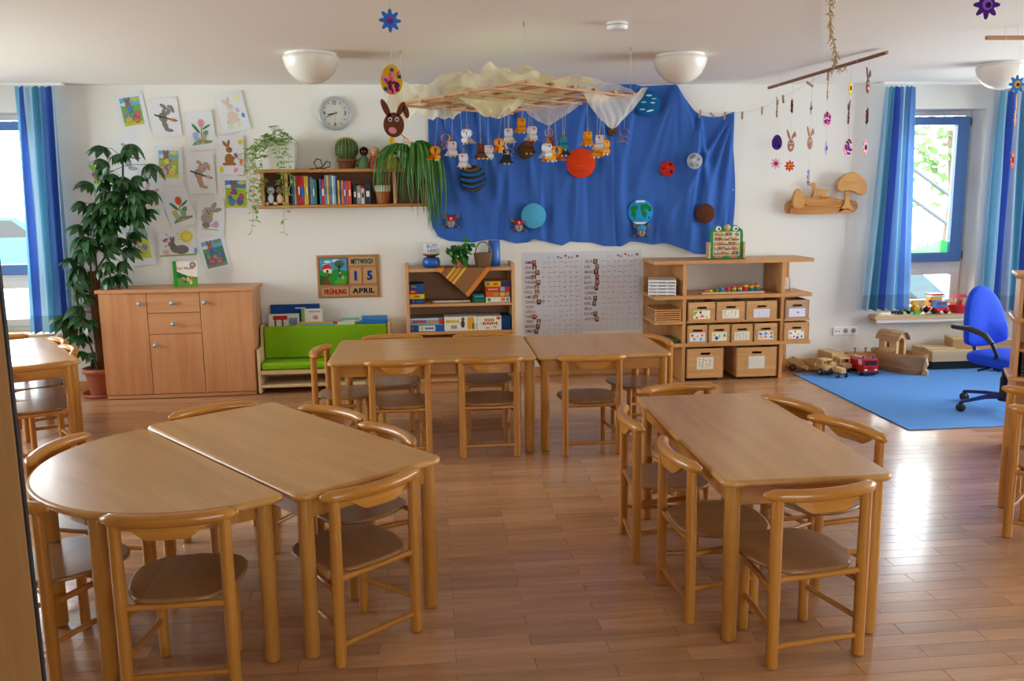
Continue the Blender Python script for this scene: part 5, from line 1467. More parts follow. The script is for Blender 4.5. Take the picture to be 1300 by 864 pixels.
pin = [(2.145, 2.52, -.42, .055), (2.145, 2.52, -.22, .06), (2.145, 2.52, -.05, .05), (2.145, 2.52, .12, .05), (2.145, 2.52, .26, .06), (2.145, 2.52, .42, .06), (2.36, 2.27, -.15, .04), (2.36, 2.27, .1, .04), (1.40, 2.52, -.3, .05), (1.40, 2.52, .25, .05), (1.80, 2.52, -.2, .04), (.75, 2.52, -.2, .04), (.75, 2.52, .2, .04), (.40, 2.52, .25, .04), (.02, 2.52, .5, .05), (.02, 2.52, .28, .04), (2.66, 2.29, -.35, .05), (2.66, 2.29, -.7, .05), (2.66, 2.29, -.12, .04)]
nx, nz = 240, 90
vs = []
for j in range(nz + 1):
    v = j / nz
    for i in range(nx + 1):
        x = .012 + 2.663 * i / nx
        zt, zb = interp(top_pts, x), interp(bot_pts, x)
        z = zt + (zb - zt) * v
        d = .008
        for (x0_, wd, am, sl, v0, ln) in ridges:
            if v < v0 - .1: continue
            f = min(1, (v - v0 + .1) / .25) * min(1, max(0, (v0 + ln - v) / .2))
            if f <= 0: continue
            ww = wd * (.7 + .8 * v)
            q = (x - x0_ - sl * (v - .5)) / ww
            if abs(q) < 3: d += .017 * am * f * math.exp(-q * q)
        for (px_, pz_, sl, wd) in pin:
            dz_ = pz_ - z
            if dz_ < 0: continue
            q = (x - px_ - sl * dz_ * (1 - .12 * dz_)) / (.012 + wd * dz_)
            if abs(q) < 3: d += .043 * math.exp(-q * q) * min(1, dz_ / .12) * max(0, 1 - dz_ / 1.5)
        d += .006 * math.sin(x * 31 + 2.2 * math.sin(z * 3 + x)) * v
        d += .02 * max(0, v - .93) / .07 * .4
        xx = x + .02 * math.sin(z * 5) * (1 if i == nx else 0)
        vs.append((xx, YB - .004 - max(.002, d), z))
fs = [(j * (nx + 1) + i, j * (nx + 1) + i + 1, (j + 1) * (nx + 1) + i + 1, (j + 1) * (nx + 1) + i) for j in range(nz) for i in range(nx)]
o = MB().add(vs, fs, smooth=True).build('blue_cloth', cloth_m)
def cloth_front(x, z, r):
    return min(p[1] for p in vs_cloth if (p[0] - x) ** 2 + (p[2] - z) ** 2 < r * r) - .002
vs_cloth = list(vs)
tag(o, 'large royal blue cloth draped over the back wall as a night sky', 'cloth')
m = MB()
for x, z in ((.03, 2.512), (.40, 2.512), (.75, 2.512), (1.40, 2.513), (1.80, 2.513), (2.145, 2.513), (2.668, 2.28), (2.66, 1.98), (2.668, 1.62), (2.655, 1.28)): m.ball((x, YB - .035, z), .006, c=S('#d8dadd'))
m.build('pins', gloss_m, o, kind='stuff')

# ---- felt planets pinned to the cloth
def planet(label, x, z, r, base, deco=(), nm='felt_planet'):
    t = thing(nm, label, 'planet', (x, cloth_front(x, z, r), z), 0, 'felt planets on the blue cloth')
    MB().lathe([(.0001, 0), (r - .004, 0), (r, .004), (r - .003, .009), (.0001, .009)], 36, c=S(base), M=Mx).build('disc', felt_m, t)
    A = MB()
    for k in deco:
        if k[0] == 'e': A.ell(k[1] * r, k[2] * r, k[3] * r, k[4] * r, .0105, S(k[5]), k[6] if len(k) > 6 else 0)
        elif k[0] == 'b':        # curved band across the disc
            z0, z1, bowd = k[1], k[2], k[3]; n = 14; up = []; dn = []
            for i in range(n + 1):
                u = -1 + 2 * i / n
                for zz, L in ((z1, up), (z0, dn)):
                    q = zz + bowd * (u * u - .5) + .12 * u; 
                    xx = u * math.sqrt(max(0, 1 - min(1, q * q))) * .985
                    L.append((xx * r, q * r * .985))
            for i in range(n): A.art([dn[i], dn[i + 1], up[i + 1], up[i]], .0105, S(k[4]))
        else: A.art([(a * r, b * r) for a, b in k[2]], .0105, S(k[1]))
    if A.f: A.build('felt_pattern', felt_m, t)
planet('brown and blue striped felt planet, leftmost large disc', .382, 1.745, .112, '#3a332f', [('b', .62, .84, .25, '#6a5a4c'), ('b', .28, .50, .25, '#2a62a4'), ('b', -.15, .08, .25, '#2a62a4'), ('b', -.62, -.38, .25, '#2a62a4'), ('b', -.9, -.75, .25, '#6a5a4c')])
planet('large orange-red felt planet below the paper chicks', 1.308, 1.863, .127, '#d0401a', [('e', -.2, .3, .5, .03, '#b8361a', .1), ('e', .2, -.2, .5, .03, '#dc5226', -.05), ('e', -.1, -.5, .4, .03, '#b8361a', .05)])
planet('plain light turquoise felt planet low on the cloth', .896, 1.421, .108, '#4fa3c4')
planet('dark teal felt planet with white dashes, top right beside the gauze', 1.885, 2.358, .110, '#175a8c', [('e', .1, .6, .25, .07, '#a9cfd8'), ('e', -.3, .1, .22, .06, '#8fc0cc'), ('e', .4, .05, .2, .06, '#a9cfd8'), ('e', -.4, -.45, .22, .06, '#8fc0cc'), ('e', .2, -.55, .3, .07, '#c3dde0', .2), ('e', .5, .35, .2, .05, '#8fc0cc')])
planet('small dark brown felt planet under the gauze swag', 1.589, 2.133, .047, '#54443c', [('e', -.2, .2, .4, .15, '#6a584c', .4), ('e', .2, -.3, .4, .15, '#443630')])
planet('dark brown felt planet behind the hanging paper chicks', .834, 1.972, .072, '#4a382c')
planet('felt earth with green continents and white poles', 1.838, 1.441, .110, '#2b93d0', [('p', '#d9dfe0', [(-.4, .9), (.4, .9), (.3, .75), (-.1, .78), (-.35, .7)]), ('p', '#d9dfe0', [(-.6, -.78), (.55, -.8), (.3, -.96), (-.3, -.96)]),
    ('p', '#1f7a3a', [(-.85, .35), (-.6, .55), (-.2, .5), (-.25, .2), (-.45, .1), (-.35, -.2), (-.5, -.55), (-.7, -.3), (-.75, .05)]), ('p', '#1f7a3a', [(.05, .6), (.5, .65), (.85, .4), (.9, .0), (.65, .05), (.5, .25), (.3, .15), (.55, -.1), (.4, -.5), (.15, -.3), (.05, .1), (-.05, .3)]), ('p', '#1f7a3a', [(.6, -.45), (.8, -.35), (.7, -.6)])])
planet('small red felt planet with dark spots', 2.07, 1.809, .067, '#c22a22', [('e', -.55, .05, .2, .17, '#7a1f1c'), ('e', .4, .55, .24, .18, '#5f1f1c'), ('e', .5, -.4, .22, .25, '#4f2220'), ('e', -.1, -.5, .15, .1, '#8a2320'), ('e', 0, .2, .12, .1, '#e04a40')])
planet('small grey felt moon with craters', 2.292, 1.87, .069, '#a9abae', [('e', -.3, .55, .45, .2, '#6f7276', .5), ('e', .5, .2, .2, .2, '#7f8286'), ('e', -.4, -.45, .35, .2, '#787b80', -.5), ('e', .3, -.5, .25, .15, '#8a8d92'), ('e', -.1, .1, .2, .15, '#c9cbcd')])
planet('plain chestnut brown felt planet at lower right', 2.408, 1.419, .087, '#5a3524', [('e', 0, .4, .6, .025, '#6a4230'), ('e', 0, -.2, .7, .025, '#4c2c1e')])

def cloth_head(label, x, z, cap):
    """small grey plush head with a knotted headscarf and crossed strips behind"""
    t = thing('plush_toy', label, 'toy', (x, cloth_front(x, z, .06) - .018, z), 0, 'grey plush toys pinned to the cloth')
    m = MB()
    for s in (-1, 1): m.tube([(-.062, .012, -.05 * s), (.062, .012, .05 * s)], .008, 8, S('#6f6760')).ball((-.062, .012, -.05 * s), .013, c=S('#6f6760')).ball((.062, .012, .05 * s), .013, c=S('#6f6760'))
    m.build('crossed_strips', felt_m, t)
    MB().ball((0, 0, -.012), .038, (.95, .7, 1.1), 14, S('#857c74')).ball((0, -.02, -.036), .02, (1, .7, .8), 10, S('#a39a90')).build('head', felt_m, t)
    c = MB().ball((0, 0, .022), .041, (1.05, .75, .7), 14, S(cap))
    for s in (-1, 1): c.ball((s * .05, 0, .035), .02, (1.2, .6, .7), 10, S('#6f6760'))
    c.build('headscarf', felt_m, t)
    A = MB()
    for s in (-1, 1): A.ball((s * .014, -.028, -.012), .006, c=S('#e6e2da')).ball((s * .014, -.033, -.012), .003, c=S('#141414'))
    A.ball((0, -.036, -.03), .005, c=S('#201c1a')); A.build('eyes_and_nose', felt_m, t)
    if cap != '#3f93b8': MB().box(-.004, .004, -.034, -.03, .012, .036, 0, S('#e6ddd4')).box(-.012, .012, -.034, -.03, .02, .028, 0, S('#e6ddd4')).build('cross', felt_m, t)
cloth_head('grey plush mascot with a red scarf, at the lower left corner of the cloth', .183, 1.385, '#b3202a')
cloth_head('grey plush mascot with a red scarf, beside the light turquoise planet', .768, 1.342, '#b3202a')
cloth_head('grey plush mascot with a light blue scarf, under the felt earth', 1.847, 1.279, '#3f93b8')

# ================================================================== bamboo lattice mobile
mb_ = thing('bamboo_mobile', 'bamboo lattice draped with cream gauze, hanging from the ceiling', 'mobile', (0, 0, 0))
Am, Bm, Cm = Vector((.539, 4.888, 2.206)), Vector((1.316, 5.687, 2.225)), Vector((-.157, 5.859, 2.189))
e1, e2 = Bm - Am, Cm - Am
def slat(p, q, zoff, wd=.013, th=.007):
    d = (q - p).normalized(); s = Vector((-d.y, d.x, 0)) * wd; u = Vector((0, 0, th)); o = Vector((0, 0, zoff))
    vs = [p - s - u + o, p + s - u + o, q + s - u + o, q - s - u + o, p - s + u + o, p + s + u + o, q + s + u + o, q - s + u + o]
    MB().add(vs, [(0, 3, 2, 1), (4, 5, 6, 7), (0, 1, 5, 4), (1, 2, 6, 5), (2, 3, 7, 6), (3, 0, 4, 7)]).build('slat', bamboo_m, mb_)
for i in range(6):
    f = i / 5
    slat(Am + e1 * f - e2 * .03, Am + e1 * f + e2 * 1.03, .005)
    slat(Am + e2 * f - e1 * .03, Am + e2 * f + e1 * 1.03, -.005)
for P in (Am, Bm, Cm, Am + e1 + e2):
    MB().tube([P, (P.x, P.y, HC)], .0012, 5).build('cord', thread_m, mb_)
    MB().lathe([(.004, -.02), (.004, 0)], 6, (P.x, P.y, HC)).build('ceiling_hook', metal_m, mb_)
def gsheet(nm, fn, nu, nv, mat):
    vs = [fn(i / nu, j / nv) for j in range(nv + 1) for i in range(nu + 1)]
    fs = [(j * (nu + 1) + i, j * (nu + 1) + i + 1, (j + 1) * (nu + 1) + i + 1, (j + 1) * (nu + 1) + i) for j in range(nv) for i in range(nu)]
    MB().add(vs, fs, smooth=True).build(nm, mat, mb_)
from mathutils import noise
def nz3(x, y, z, s): return noise.noise(Vector((x * s, y * s, z * s)))
def g1(u, v):                      # greenish gauze puffed over and sagging through the left half
    a, b = -.04 + .62 * v, -.06 + 1.2 * u
    p = Am + e1 * a + e2 * b
    n1 = nz3(a * 2, b * 2, .3, 2.6); n2 = nz3(a, b, 5.1, 9)
    h = .05 + .085 * n1 + .05 * n2 + .02 * nz3(a, b, 9, 22)
    if v < .25: h += (.25 - v) * .3 * (.6 + nz3(b, 0, 2, 4))
    if u > .9: h -= (u - .9) * 1.0
    p.z += h
    return p
def g1b(u, v):                     # its underside pockets
    a, b = .12 + .6 * v, .12 + .8 * u
    p = Am + e1 * a + e2 * b
    p.z += .012 - .02 * math.sin(PI * u) * math.sin(PI * v) - .14 * max(0, nz3(a * 3, b * 3, 8.3, 2.5)) * math.sin(PI * u) * math.sin(PI * v) + .02 * nz3(a, b, 1, 14)
    return p
gsheet('gauze', g1, 70, 44, gauze_m); gsheet('gauze', g1b, 44, 34, gauze_m)
def g2(u, v):                      # ivory gauze over the right-hand slats
    a, b = .42 + .62 * u, -.03 + .75 * v
    p = Am + e1 * a + e2 * b
    p.z += .02 + .035 * nz3(a * 2, b * 2, 3.3, 3) + .012 * nz3(a, b, 7, 14) + (.06 * max(0, .12 - v) / .12 * (1 - u))
    return p
gsheet('gauze', g2, 40, 30, gauze2_m)
def swag(P, Q, sag, umin, depth, tsag):
    def f(u, v):
        p = P.lerp(Q, u)
        w_ = (u / umin) if u < umin else (1 - u) / (1 - umin)
        prof = math.sin(PI / 2 * w_) ** .9
        zt = p.z - tsag * math.sin(PI * u); zb = p.z - sag * prof
        z = zt + (min(zt - .001, zb) - zt) * v
        fold = .012 * math.sin(u * 26 + 3 * v) * v + .01 * math.sin(u * 60) * v
        return (p.x + .02 * math.sin(v * 5 + u * 9), p.y - depth * math.sin(PI * v * .8) * prof + fold, z)
    return f
gsheet('gauze', swag(Vector((.93, 5.32, 2.262)), Vector((1.43, 5.77, 2.285)), .27, .42, .06, .07), 60, 22, gauze2_m)
gsheet('gauze', swag(Vector((.63, 5.85, 2.19)), Vector((1.0, 5.8, 2.20)), .145, .42, .04, .02), 30, 12, gauze2_m)
gsheet('gauze', swag(Vector((.22, 5.45, 2.19)), Vector((.60, 5.55, 2.20)), .13, .62, .04, .02), 30, 12, gauze_m)

# ---- paper-roll chicks on threads below the lattice
CHK = [(0.021, 5.84, 1.874, 'O'), (0.121, 5.8, 1.948, 'O'), (0.144, 5.54, 1.884, 'W'), (0.243, 5.64, 1.967, 'W'), (0.25, 5.76, 1.819, 'W'), (0.336, 5.56, 1.869, 'B'), (0.394, 5.82, 1.876, 'W'), (0.453, 5.98, 1.93, 'O'), (0.502, 5.62, 1.968, 'W'), (0.578, 5.74, 2.036, 'O'), (0.523, 5.48, 1.887, 'W'), (0.526, 5.74, 1.841, 'D'), (0.686, 5.64, 1.983, 'W'), (0.665, 5.82, 1.909, 'B'), (0.718, 5.54, 1.865, 'W'), (0.807, 5.82, 1.98, 'O'), (0.829, 5.98, 1.938, 'B'), (0.803, 5.72, 1.853, 'O'), (0.809, 5.38, 1.842, 'O'), (0.94, 6.14, 1.908, 'K'), (0.859, 5.58, 1.919, 'T'), (1.038, 5.7, 1.95, 'O'), (1.058, 5.48, 1.912, 'W'), (1.123, 5.84, 1.881, 'O'), (1.147, 5.62, 1.89, 'O'), (1.299, 5.75, 1.972, 'R')]
PAL = {'O': ('#f0a21c', 'orange'), 'W': ('#dddadf', 'white'), 'B': ('#6f4630', 'brown'), 'D': ('#2f3640', 'dark grey'), 'K': ('#4a3a2c', 'dark brown'), 'T': ('#2f8fae', 'teal'), 'R': ('#f0a21c', 'orange')}
cnt = {}
rk = random.Random(31)
tot = {k: sum(1 for c in CHK if PAL[c[3]][1] == PAL[k][1]) for k in PAL}
def strip(m, prof, w0, w1, c):     # a band of paper bent along a profile in the yz plane
    vs = [(-w0 if i < 99 else 0, y, z) for i, (y, z) in enumerate(prof)] + [(w1, y, z) for y, z in prof]
    n = len(prof); m.add(vs, [(i, i + 1, n + i + 1, n + i) for i in range(n - 1)], c, True)
for (x, y, z, kk) in CHK:
    base, cname = PAL[kk]
    q = Vector((x - Am.x, y - Am.y)); dt = e1.x * e2.y - e1.y * e2.x      # hang every thread from a slat
    u = (q.x * e2.y - q.y * e2.x) / dt; v = (e1.x * q.y - e1.y * q.x) / dt
    du, dv = round(u * 5) / 5 - u, round(v * 5) / 5 - v
    if abs(du) < abs(dv): dv = 0
    else: du = 0
    sx_, sy_ = (e1.x * du + e2.x * dv) * .5, (e1.y * du + e2.y * dv) * .5
    x += sx_; y += sy_
    cnt[cname] = cnt.get(cname, 0) + 1
    lab = ('%s paper-roll chick, %s from the left of the %s ones under the bamboo lattice' % (cname, ORD[cnt[cname] - 1], cname)) if tot[kk] > 1 else 'the only %s paper-roll chick under the bamboo lattice' % cname
    op = kk == 'R' or rk.random() < .25
    rz = rk.uniform(-.5, .5) + (PI / 2 * rk.choice((-1, 1)) * .85 if op else 0)
    t = thing('paper_chick', lab, 'chick', (x, y, z), rz, 'paper chicks on the mobile')
    c = S(base)
    def ring(cy, cz, r, w_, sq=1.0):
        m = MB(); n = 16
        strip(m, [(cy + r * math.sin(2 * PI * i / n), cz + r * sq * math.cos(2 * PI * i / n)) for i in range(n + 1)], w_, w_, c)
        return m
    ring(0, .024, .027, .023).build('head_roll', paper_m, t)
    bd = ring(0, -.019, .024, .027, .72)
    strip(bd, [(-.02, -.024), (.02, -.034), (.05, -.034)], .03, .03, c)
    strip(bd, [(.0, -.012), (.03, -.02), (.055, -.036)], .034, .034, c)
    bd.build('body_roll', paper_m, t)
    for s in (-1, 1): MB().add([(s * .026, .004, -.014), (s * .052, .012, -.034), (s * .026, .02, -.034)], [(0, 1, 2)], c).build('wing', paper_m, t)
    fc = '#e8c81f' if kk in 'WBDT' else '#e6e4e0'
    m = MB()
    for s in (-1, 1):
        strip(m, [(-.012, -.034), (-.012, -.046), (-.028, -.046)], .006 - s * .014, .006 + s * .014, S(fc))
    m.build('feet', paper_m, t)
    MB().add([(-.007, -.0285, .04), (.009, -.0285, .038), (.002, -.033, .022)], [(0, 1, 2)], S('#d0302a' if kk in 'WB' else '#d8521f')).build('beak', paper_m, t)
    MB().add([(-.004, 0, .05), (.004, 0, .05), (.011, .002, .072), (.002, .0, .085), (-.006, .002, .07)], [(0, 1, 2, 3, 4)], S('#8a6f55')).build('feather_tuft', felt_m, t)
    hz = 2.195 - z
    cr_, sr_ = math.cos(-rz), math.sin(-rz)
    MB().tube([(0, 0, .05), (sx_ * cr_ - sy_ * sr_, sx_ * sr_ + sy_ * cr_, hz)], .0009, 4).build('thread', thread_m, t)

# ================================================================== rod mobile on the right
rod = thing('hanging_rod', 'brown wooden rod hung level below the ceiling, above the felt ornaments', 'rod', (0, 0, 0))
RL, RRt = Vector((2.832, 7.2, 2.449)), Vector((3.039, 5.7, 2.497))
MB().tube([RL, RRt], .0125, 10).build('rod', plain('brown_dowel', '#8a5f45', .6), rod)
m = MB()
for f in (.12, .62, .80):
    p = RL.lerp(RRt, f)
    m.tube([(p.x, p.y, HC), p], .0012, 5).tube([(p.x + .014 * math.cos(a), p.y, p.z + .014 * math.sin(a)) for a in np.linspace(0, 2 * PI, 9)], .0015, 5)
m.build('cords', thread_m, rod)
cordsz = {}
def felt_shape(kind, pal, A):
    """flat felt cut-outs in the xz plane, 4 mm thick"""
    c = S(pal[0]); th = .004
    def pr(poly, d0=-th / 2, d1=th / 2, cc=c): A.prism(poly, d0, d1, 'xz', cc)
    E = lambda cx, cz, rx, rz, n=18, ro=0: [(cx + rx * math.cos(a) * math.cos(ro) - rz * math.sin(a) * math.sin(ro), cz + rx * math.cos(a) * math.sin(ro) + rz * math.sin(a) * math.cos(ro)) for a in np.linspace(0, 2 * PI, n, endpoint=False)]
    B = MB()
    if kind == 'flower':
        n = 8
        poly = []
        for i in range(64):
            a = 2 * PI * i / 64; r = .036 + .010 * math.cos(n * a); poly.append((r * math.cos(a), r * math.sin(a)))
        pr(poly)
        for s in (-1, 1):
            B.prism(E(0, 0, .017, .017), s * .002, s * .005, 'xz', S(pal[1])); B.prism(E(.002, -.002, .009, .009), s * .005, s * .008, 'xz', S(pal[2]))
        nm = 'centre'
    elif kind == 'egg':
        poly = [((.044 - .006 * math.sin(a)) * math.cos(a), .06 * math.sin(a)) for a in np.linspace(0, 2 * PI, 28, endpoint=False)]
        pr(poly)
        r = random.Random(pal[1])
        for s in (-1, 1):
            for i in range(26):
                a = r.uniform(0, 2 * PI); q = r.random() ** .5 * .98
                B.ball((.038 * q * math.cos(a), s * .004, .052 * q * math.sin(a)), .0085, (1, .7, 1), 8, S(r.choice(pal[2])))
        nm = 'pompoms'
    elif kind == 'band_egg':
        poly = [((.040 - .006 * math.sin(a)) * math.cos(a), .064 * math.sin(a)) for a in np.linspace(0, 2 * PI, 28, endpoint=False)]
        pr(poly)
        for s in (-1, 1):
            for z, cc in ((.042, '#e86aa0'), (.0, '#ea7a1f'), (-.042, '#b01f2a')):
                B.box(-.034, .034, min(s * .002, s * .006), max(s * .002, s * .006), z - .008, z + .008, .001, S(cc))
        nm = 'strips'
    else:                                                    # bunny head
        pr(E(0, -.028, .028, .046)); pr(E(-.022, .052, .009, .042, 14, .35)); pr(E(.020, .046, .010, .030, 14, -.5))
        pr(E(.032, .056, .008, .022, 12, .3))
        for s in (-1, 1):
            B.prism(E(.0, -.042, .012, .010), s * .002, s * .006, 'xz', S(pal[1]))
            for q in (-1, 1): B.prism(E(q * .011, -.012, .006, .007), s * .002, s * .0045, 'xz', S('#e9e5da')); B.prism(E(q * .011, -.013, .003, .004), s * .0045, s * .006, 'xz', S('#161616'))
        nm = 'face'
    return nm, B
def ornament(kind, pal, label, x, y, z, rz, ztop, sc_=1.0, grp='felt ornaments on the hanging rod', cat=None):
    nm = {'flower': 'felt_flower', 'egg': 'felt_egg', 'band_egg': 'felt_egg', 'bunny': 'felt_bunny'}[kind]
    t = thing(nm, label, cat or nm.split('_')[1], (x, y, z), rz, grp)
    A = MB(); pn, B = felt_shape(kind, pal, A)
    M = Matrix.Scale(sc_, 4); A.move(M); B.move(M)
    A.build('felt_body', felt_m, t); B.build(pn, felt_m, t)
    top = {'flower': .044, 'egg': .06, 'band_egg': .064, 'bunny': .02}[kind] * sc_
    MB().tube([(0, 0, top), (0, 0, ztop - z)], .0008, 4).build('thread', thread_m, t)
dark = ['#2f2fa0', '#5a1f6a', '#a01f3a', '#1f3f9a', '#4a1f5a']
pk = ['#1f3f9a', '#8a1f5a', '#d85a9a', '#1f5a3a', '#c03a4a']
gr = ['#1f6a2f', '#1f3f6a', '#d85a9a', '#14401f', '#c02a3a']
z_ = {i: v for i, v in enumerate([2.449, 2.458, 2.468, 2.475, 2.484, 2.49])}
O_ = ornament
O_('bunny', ['#8a5f4a', '#d8a0a8'], 'brown felt bunny turned edge-on, top of the leftmost ornament string', 2.857, 7.07, 2.271, 1.0, z_[0])
O_('egg', ['#43286a', 5, dark], 'dark purple felt egg on the leftmost ornament string', 2.867, 7.07, 2.001, .1, 2.22, 1.02)
O_('flower', ['#dba3b4', '#c02a4a', '#4a2f6a'], 'rosy felt flower, lowest on the leftmost ornament string', 2.863, 7.07, 1.83, .1, 1.94, 1.05)
O_('egg', ['#1f4f2f', 6, gr], 'narrow dark green dotted felt egg on the second ornament string', 2.892, 6.855, 2.269, 1.15, z_[1], .98)
O_('bunny', ['#a4745c', '#f0b0b8'], 'tan felt bunny face with a pink nose on the second ornament string', 2.895, 6.855, 1.992, .15, 2.21, 1.05)
O_('flower', ['#d02f2f', '#e8b02a', '#2f5a2a'], 'red felt flower with a yellow centre', 2.892, 6.855, 1.802, .1, 1.92, 1.0)
O_('flower', ['#b98aa8', '#3a2f7a', '#1f1f5a'], 'narrow mauve felt flower, top of the third ornament string', 2.931, 6.588, 2.229, 1.05, z_[2], 1.1)
O_('bunny', ['#a4745c', '#a4745c'], 'tan felt bunny seen from the back on the third ornament string', 2.934, 6.588, 1.995, .5, 2.18, 1.05)
O_('band_egg', ['#3f93c4'], 'light blue felt egg with pink, orange and red strips above the carved deer', 2.934, 6.588, 1.709, 1.0, z_[2], .95)
O_('bunny', ['#e6b99a', '#e6b99a'], 'peach felt bunny turned edge-on, hanging by the clothes peg', 2.955, 6.369, 2.334, 1.2, z_[3], 1.0)
O_('egg', ['#e8a0b8', 7, pk], 'pink dotted felt egg on the fourth ornament string', 2.963, 6.369, 2.129, .5, 2.27, .98)
O_('flower', ['#a89ad8', '#1f3f7a', '#1f2f5a'], 'narrow lilac felt flower on the fourth ornament string', 2.964, 6.369, 1.916, 1.0, 2.07, 1.1)
O_('flower', ['#e8c01f', '#5a1f4a', '#8a1f3a'], 'yellow felt flower with a purple centre near the rod', 2.998, 6.102, 2.317, .85, z_[4], 1.05)
O_('bunny', ['#6f4a40', '#d8a0a8'], 'dark brown felt bunny edge-on under the yellow flower', 2.994, 6.102, 2.141, 1.3, 2.27, 1.0)
O_('egg', ['#e8a0c0', 8, pk + ['#1f3f9a']], 'pink felt egg thick with dark pompoms on the fifth ornament string', 3.003, 6.102, 1.907, .4, 2.09, 1.0)
O_('bunny', ['#6f4038', '#f0a8b0'], 'dark brown felt bunny with a pink nose beside the curtain', 3.024, 5.902, 2.336, .75, z_[5], 1.05)
O_('egg', ['#1f4f3f', 9, gr + ['#d85a9a']], 'narrow green and pink dotted felt egg beside the curtain', 3.03, 5.902, 2.106, 1.1, 2.29, 1.0)
O_('flower', ['#e69ab0', '#1f4f3f', '#1f3f2f'], 'pink felt flower with a green centre touching the curtain edge', 3.029, 5.902, 1.896, .75, 2.05, 1.15)

# second rod, only its left end in the picture
rod2 = thing('hanging_rod', 'light wooden rod at the top right edge of the picture', 'rod', (0, 0, 0))
MB().tube([(3.23, 4.943, 2.46), (4.6, 4.90, 2.46)], .0125, 10).build('rod', plain('tan_dowel', '#b07f58', .6), rod2)
m = MB()
for x in (3.34, 3.42, 4.3):
    m.tube([(x, 4.94, HC), (x, 4.94, 2.46)], .0012, 5).tube([(x, 4.94 + .014 * math.cos(a), 2.46 + .014 * math.sin(a)) for a in np.linspace(0, 2 * PI, 9)], .0015, 5)
m.build('cords', thread_m, rod2)
k5 = 4.94 / 5.6
def P56(x, z): return (x * k5, 4.94, 1.6 + (z - 1.6) * k5)
x_, y_, zz_ = P56(3.899, 2.28); O_('flower', ['#2f6fb0', '#c8a02a', '#5a1f4a'], 'blue felt flower on the string at the right picture edge', x_, y_, zz_, .1, 2.45, 1.2, 'felt garlands')
x_, y_, zz_ = P56(3.904, 2.098); O_('bunny', ['#dda585', '#f0b8b8'], 'peach felt bunny below the blue flower at the right picture edge', x_, y_, zz_, .9, 2.15, 1.1, 'felt garlands')
x_, y_, zz_ = P56(3.909, 1.789); O_('flower', ['#e0622f', '#6a1f5a', '#d83a3a'], 'orange felt flower, lowest on the string at the right picture edge', x_, y_, zz_, .8, 2.0, 1.15, 'felt garlands')
O_('flower', ['#4a2478', '#8a5ab0', '#2a1448'], 'dark purple felt flower hanging at the top right corner', 2.735, 4.2, 2.485, 0, 2.52, 1.5, 'felt garlands')
# garland on the left, in front of the back wall
O_('flower', ['#2f6fc0', '#8a3f9a', '#1f4f9a'], 'blue felt flower hanging alone near the left ceiling lamp', -.147, 4.0, 2.359, .3, HC, 1.1, 'felt garlands')
O_('egg', ['#e2b01f', 3, ['#7a1f6a', '#8a1f5a', '#1f5a7a', '#e86aa0', '#5a1f5a']], 'yellow felt egg with purple spots hanging below the blue flower', -.149, 4.0, 2.11, .1, 2.35, 1.08, 'felt garlands')
t = thing('felt_bunny', 'big brown felt bunny head with a pink snout, above the spider plant', 'bunny', (-.146, 4.0, 1.935), 0, 'felt garlands')
A = MB(); E_ = lambda cx, cz, rx, rz, ro: [(cx + rx * math.cos(a) * math.cos(ro) - rz * math.sin(a) * math.sin(ro), cz + rx * math.cos(a) * math.sin(ro) + rz * math.sin(a) * math.cos(ro)) for a in np.linspace(0, 2 * PI, 24, endpoint=False)]
for q in (E_(0, -.02, .046, .054, 0), E_(-.034, .053, .014, .042, .42), E_(.034, .050, .014, .034, -.5), E_(.056, .036, .013, .028, .2)): A.prism(q, -.003, .003, 'xz', S('#6f4030'))
A.build('felt_body', felt_m, t)
A = MB()
A.prism(E_(-.006, -.044, .018, .014, -.3), -.006, -.003, 'xz', S('#e09aa4'))
for s in (-1, 1): A.prism(E_(s * .015, .004, .009, .010, 0), -.006, -.003, 'xz', S('#cfd2d2')); A.prism(E_(s * .015, .003, .004, .005, 0), -.0075, -.006, 'xz', S('#141414'))
A.build('face', felt_m, t)
MB().tube([(.03, 0, -.06), (.06, 0, -.085), (.075, 0, -.1), (.04, 0, -.092), (.045, 0, -.075)], .0025, 5, S('#e08a2a')).tube([(-.01, 0, -.074), (-.012, 0, -.1)], .012, 8, S('#d8b02a')).build('raffia_bow', felt_m, t)
MB().tube([(0, 0, .034), (0, 0, .11)], .0008, 4).build('thread', thread_m, t)

# straw bow chain running from the rod towards the camera under the ceiling
sg = thing('straw_garland', 'garland of small straw bows running down to the hanging rod', 'garland', (0, 0, 0))
pth = [Vector((1.62, 3.45, 2.475)), Vector((1.985, 4.30, 2.505)), Vector((2.30, 4.95, 2.49)), Vector((2.62, 5.55, 2.475)), Vector((2.93, 6.25, 2.475))]
fine = []
for a, b in zip(pth, pth[1:]):
    for i in range(6): fine.append(a.lerp(b, i / 6))
fine.append(pth[-1])
MB().tube(fine, .002, 5).build('string', thread_m, sg)
straw = plain('straw', '#a8844f', .8)
def bowm(r):
    m = MB()
    for i in range(8):
        a = r.uniform(-.6, .6); b = r.choice((-1, 1))
        m.tube([(0, 0, 0), (.03 * math.sin(a) * b + .008 * b, r.uniform(-.02, .02), -.045 + r.uniform(-.01, .05))], .0018, 4)
    return m
for i, p in enumerate(fine[:-1]):
    bowm(rk).build('straw_bow', straw, sg, loc=p)
bowm(rk).build('straw_bow', straw, sg, loc=(2.955, 6.2, 2.475)); bowm(rk).build('straw_bow', straw, sg, loc=(2.965, 6.13, 2.475)); bowm(rk).build('straw_bow', straw, sg, loc=(2.945, 6.3, 2.475))

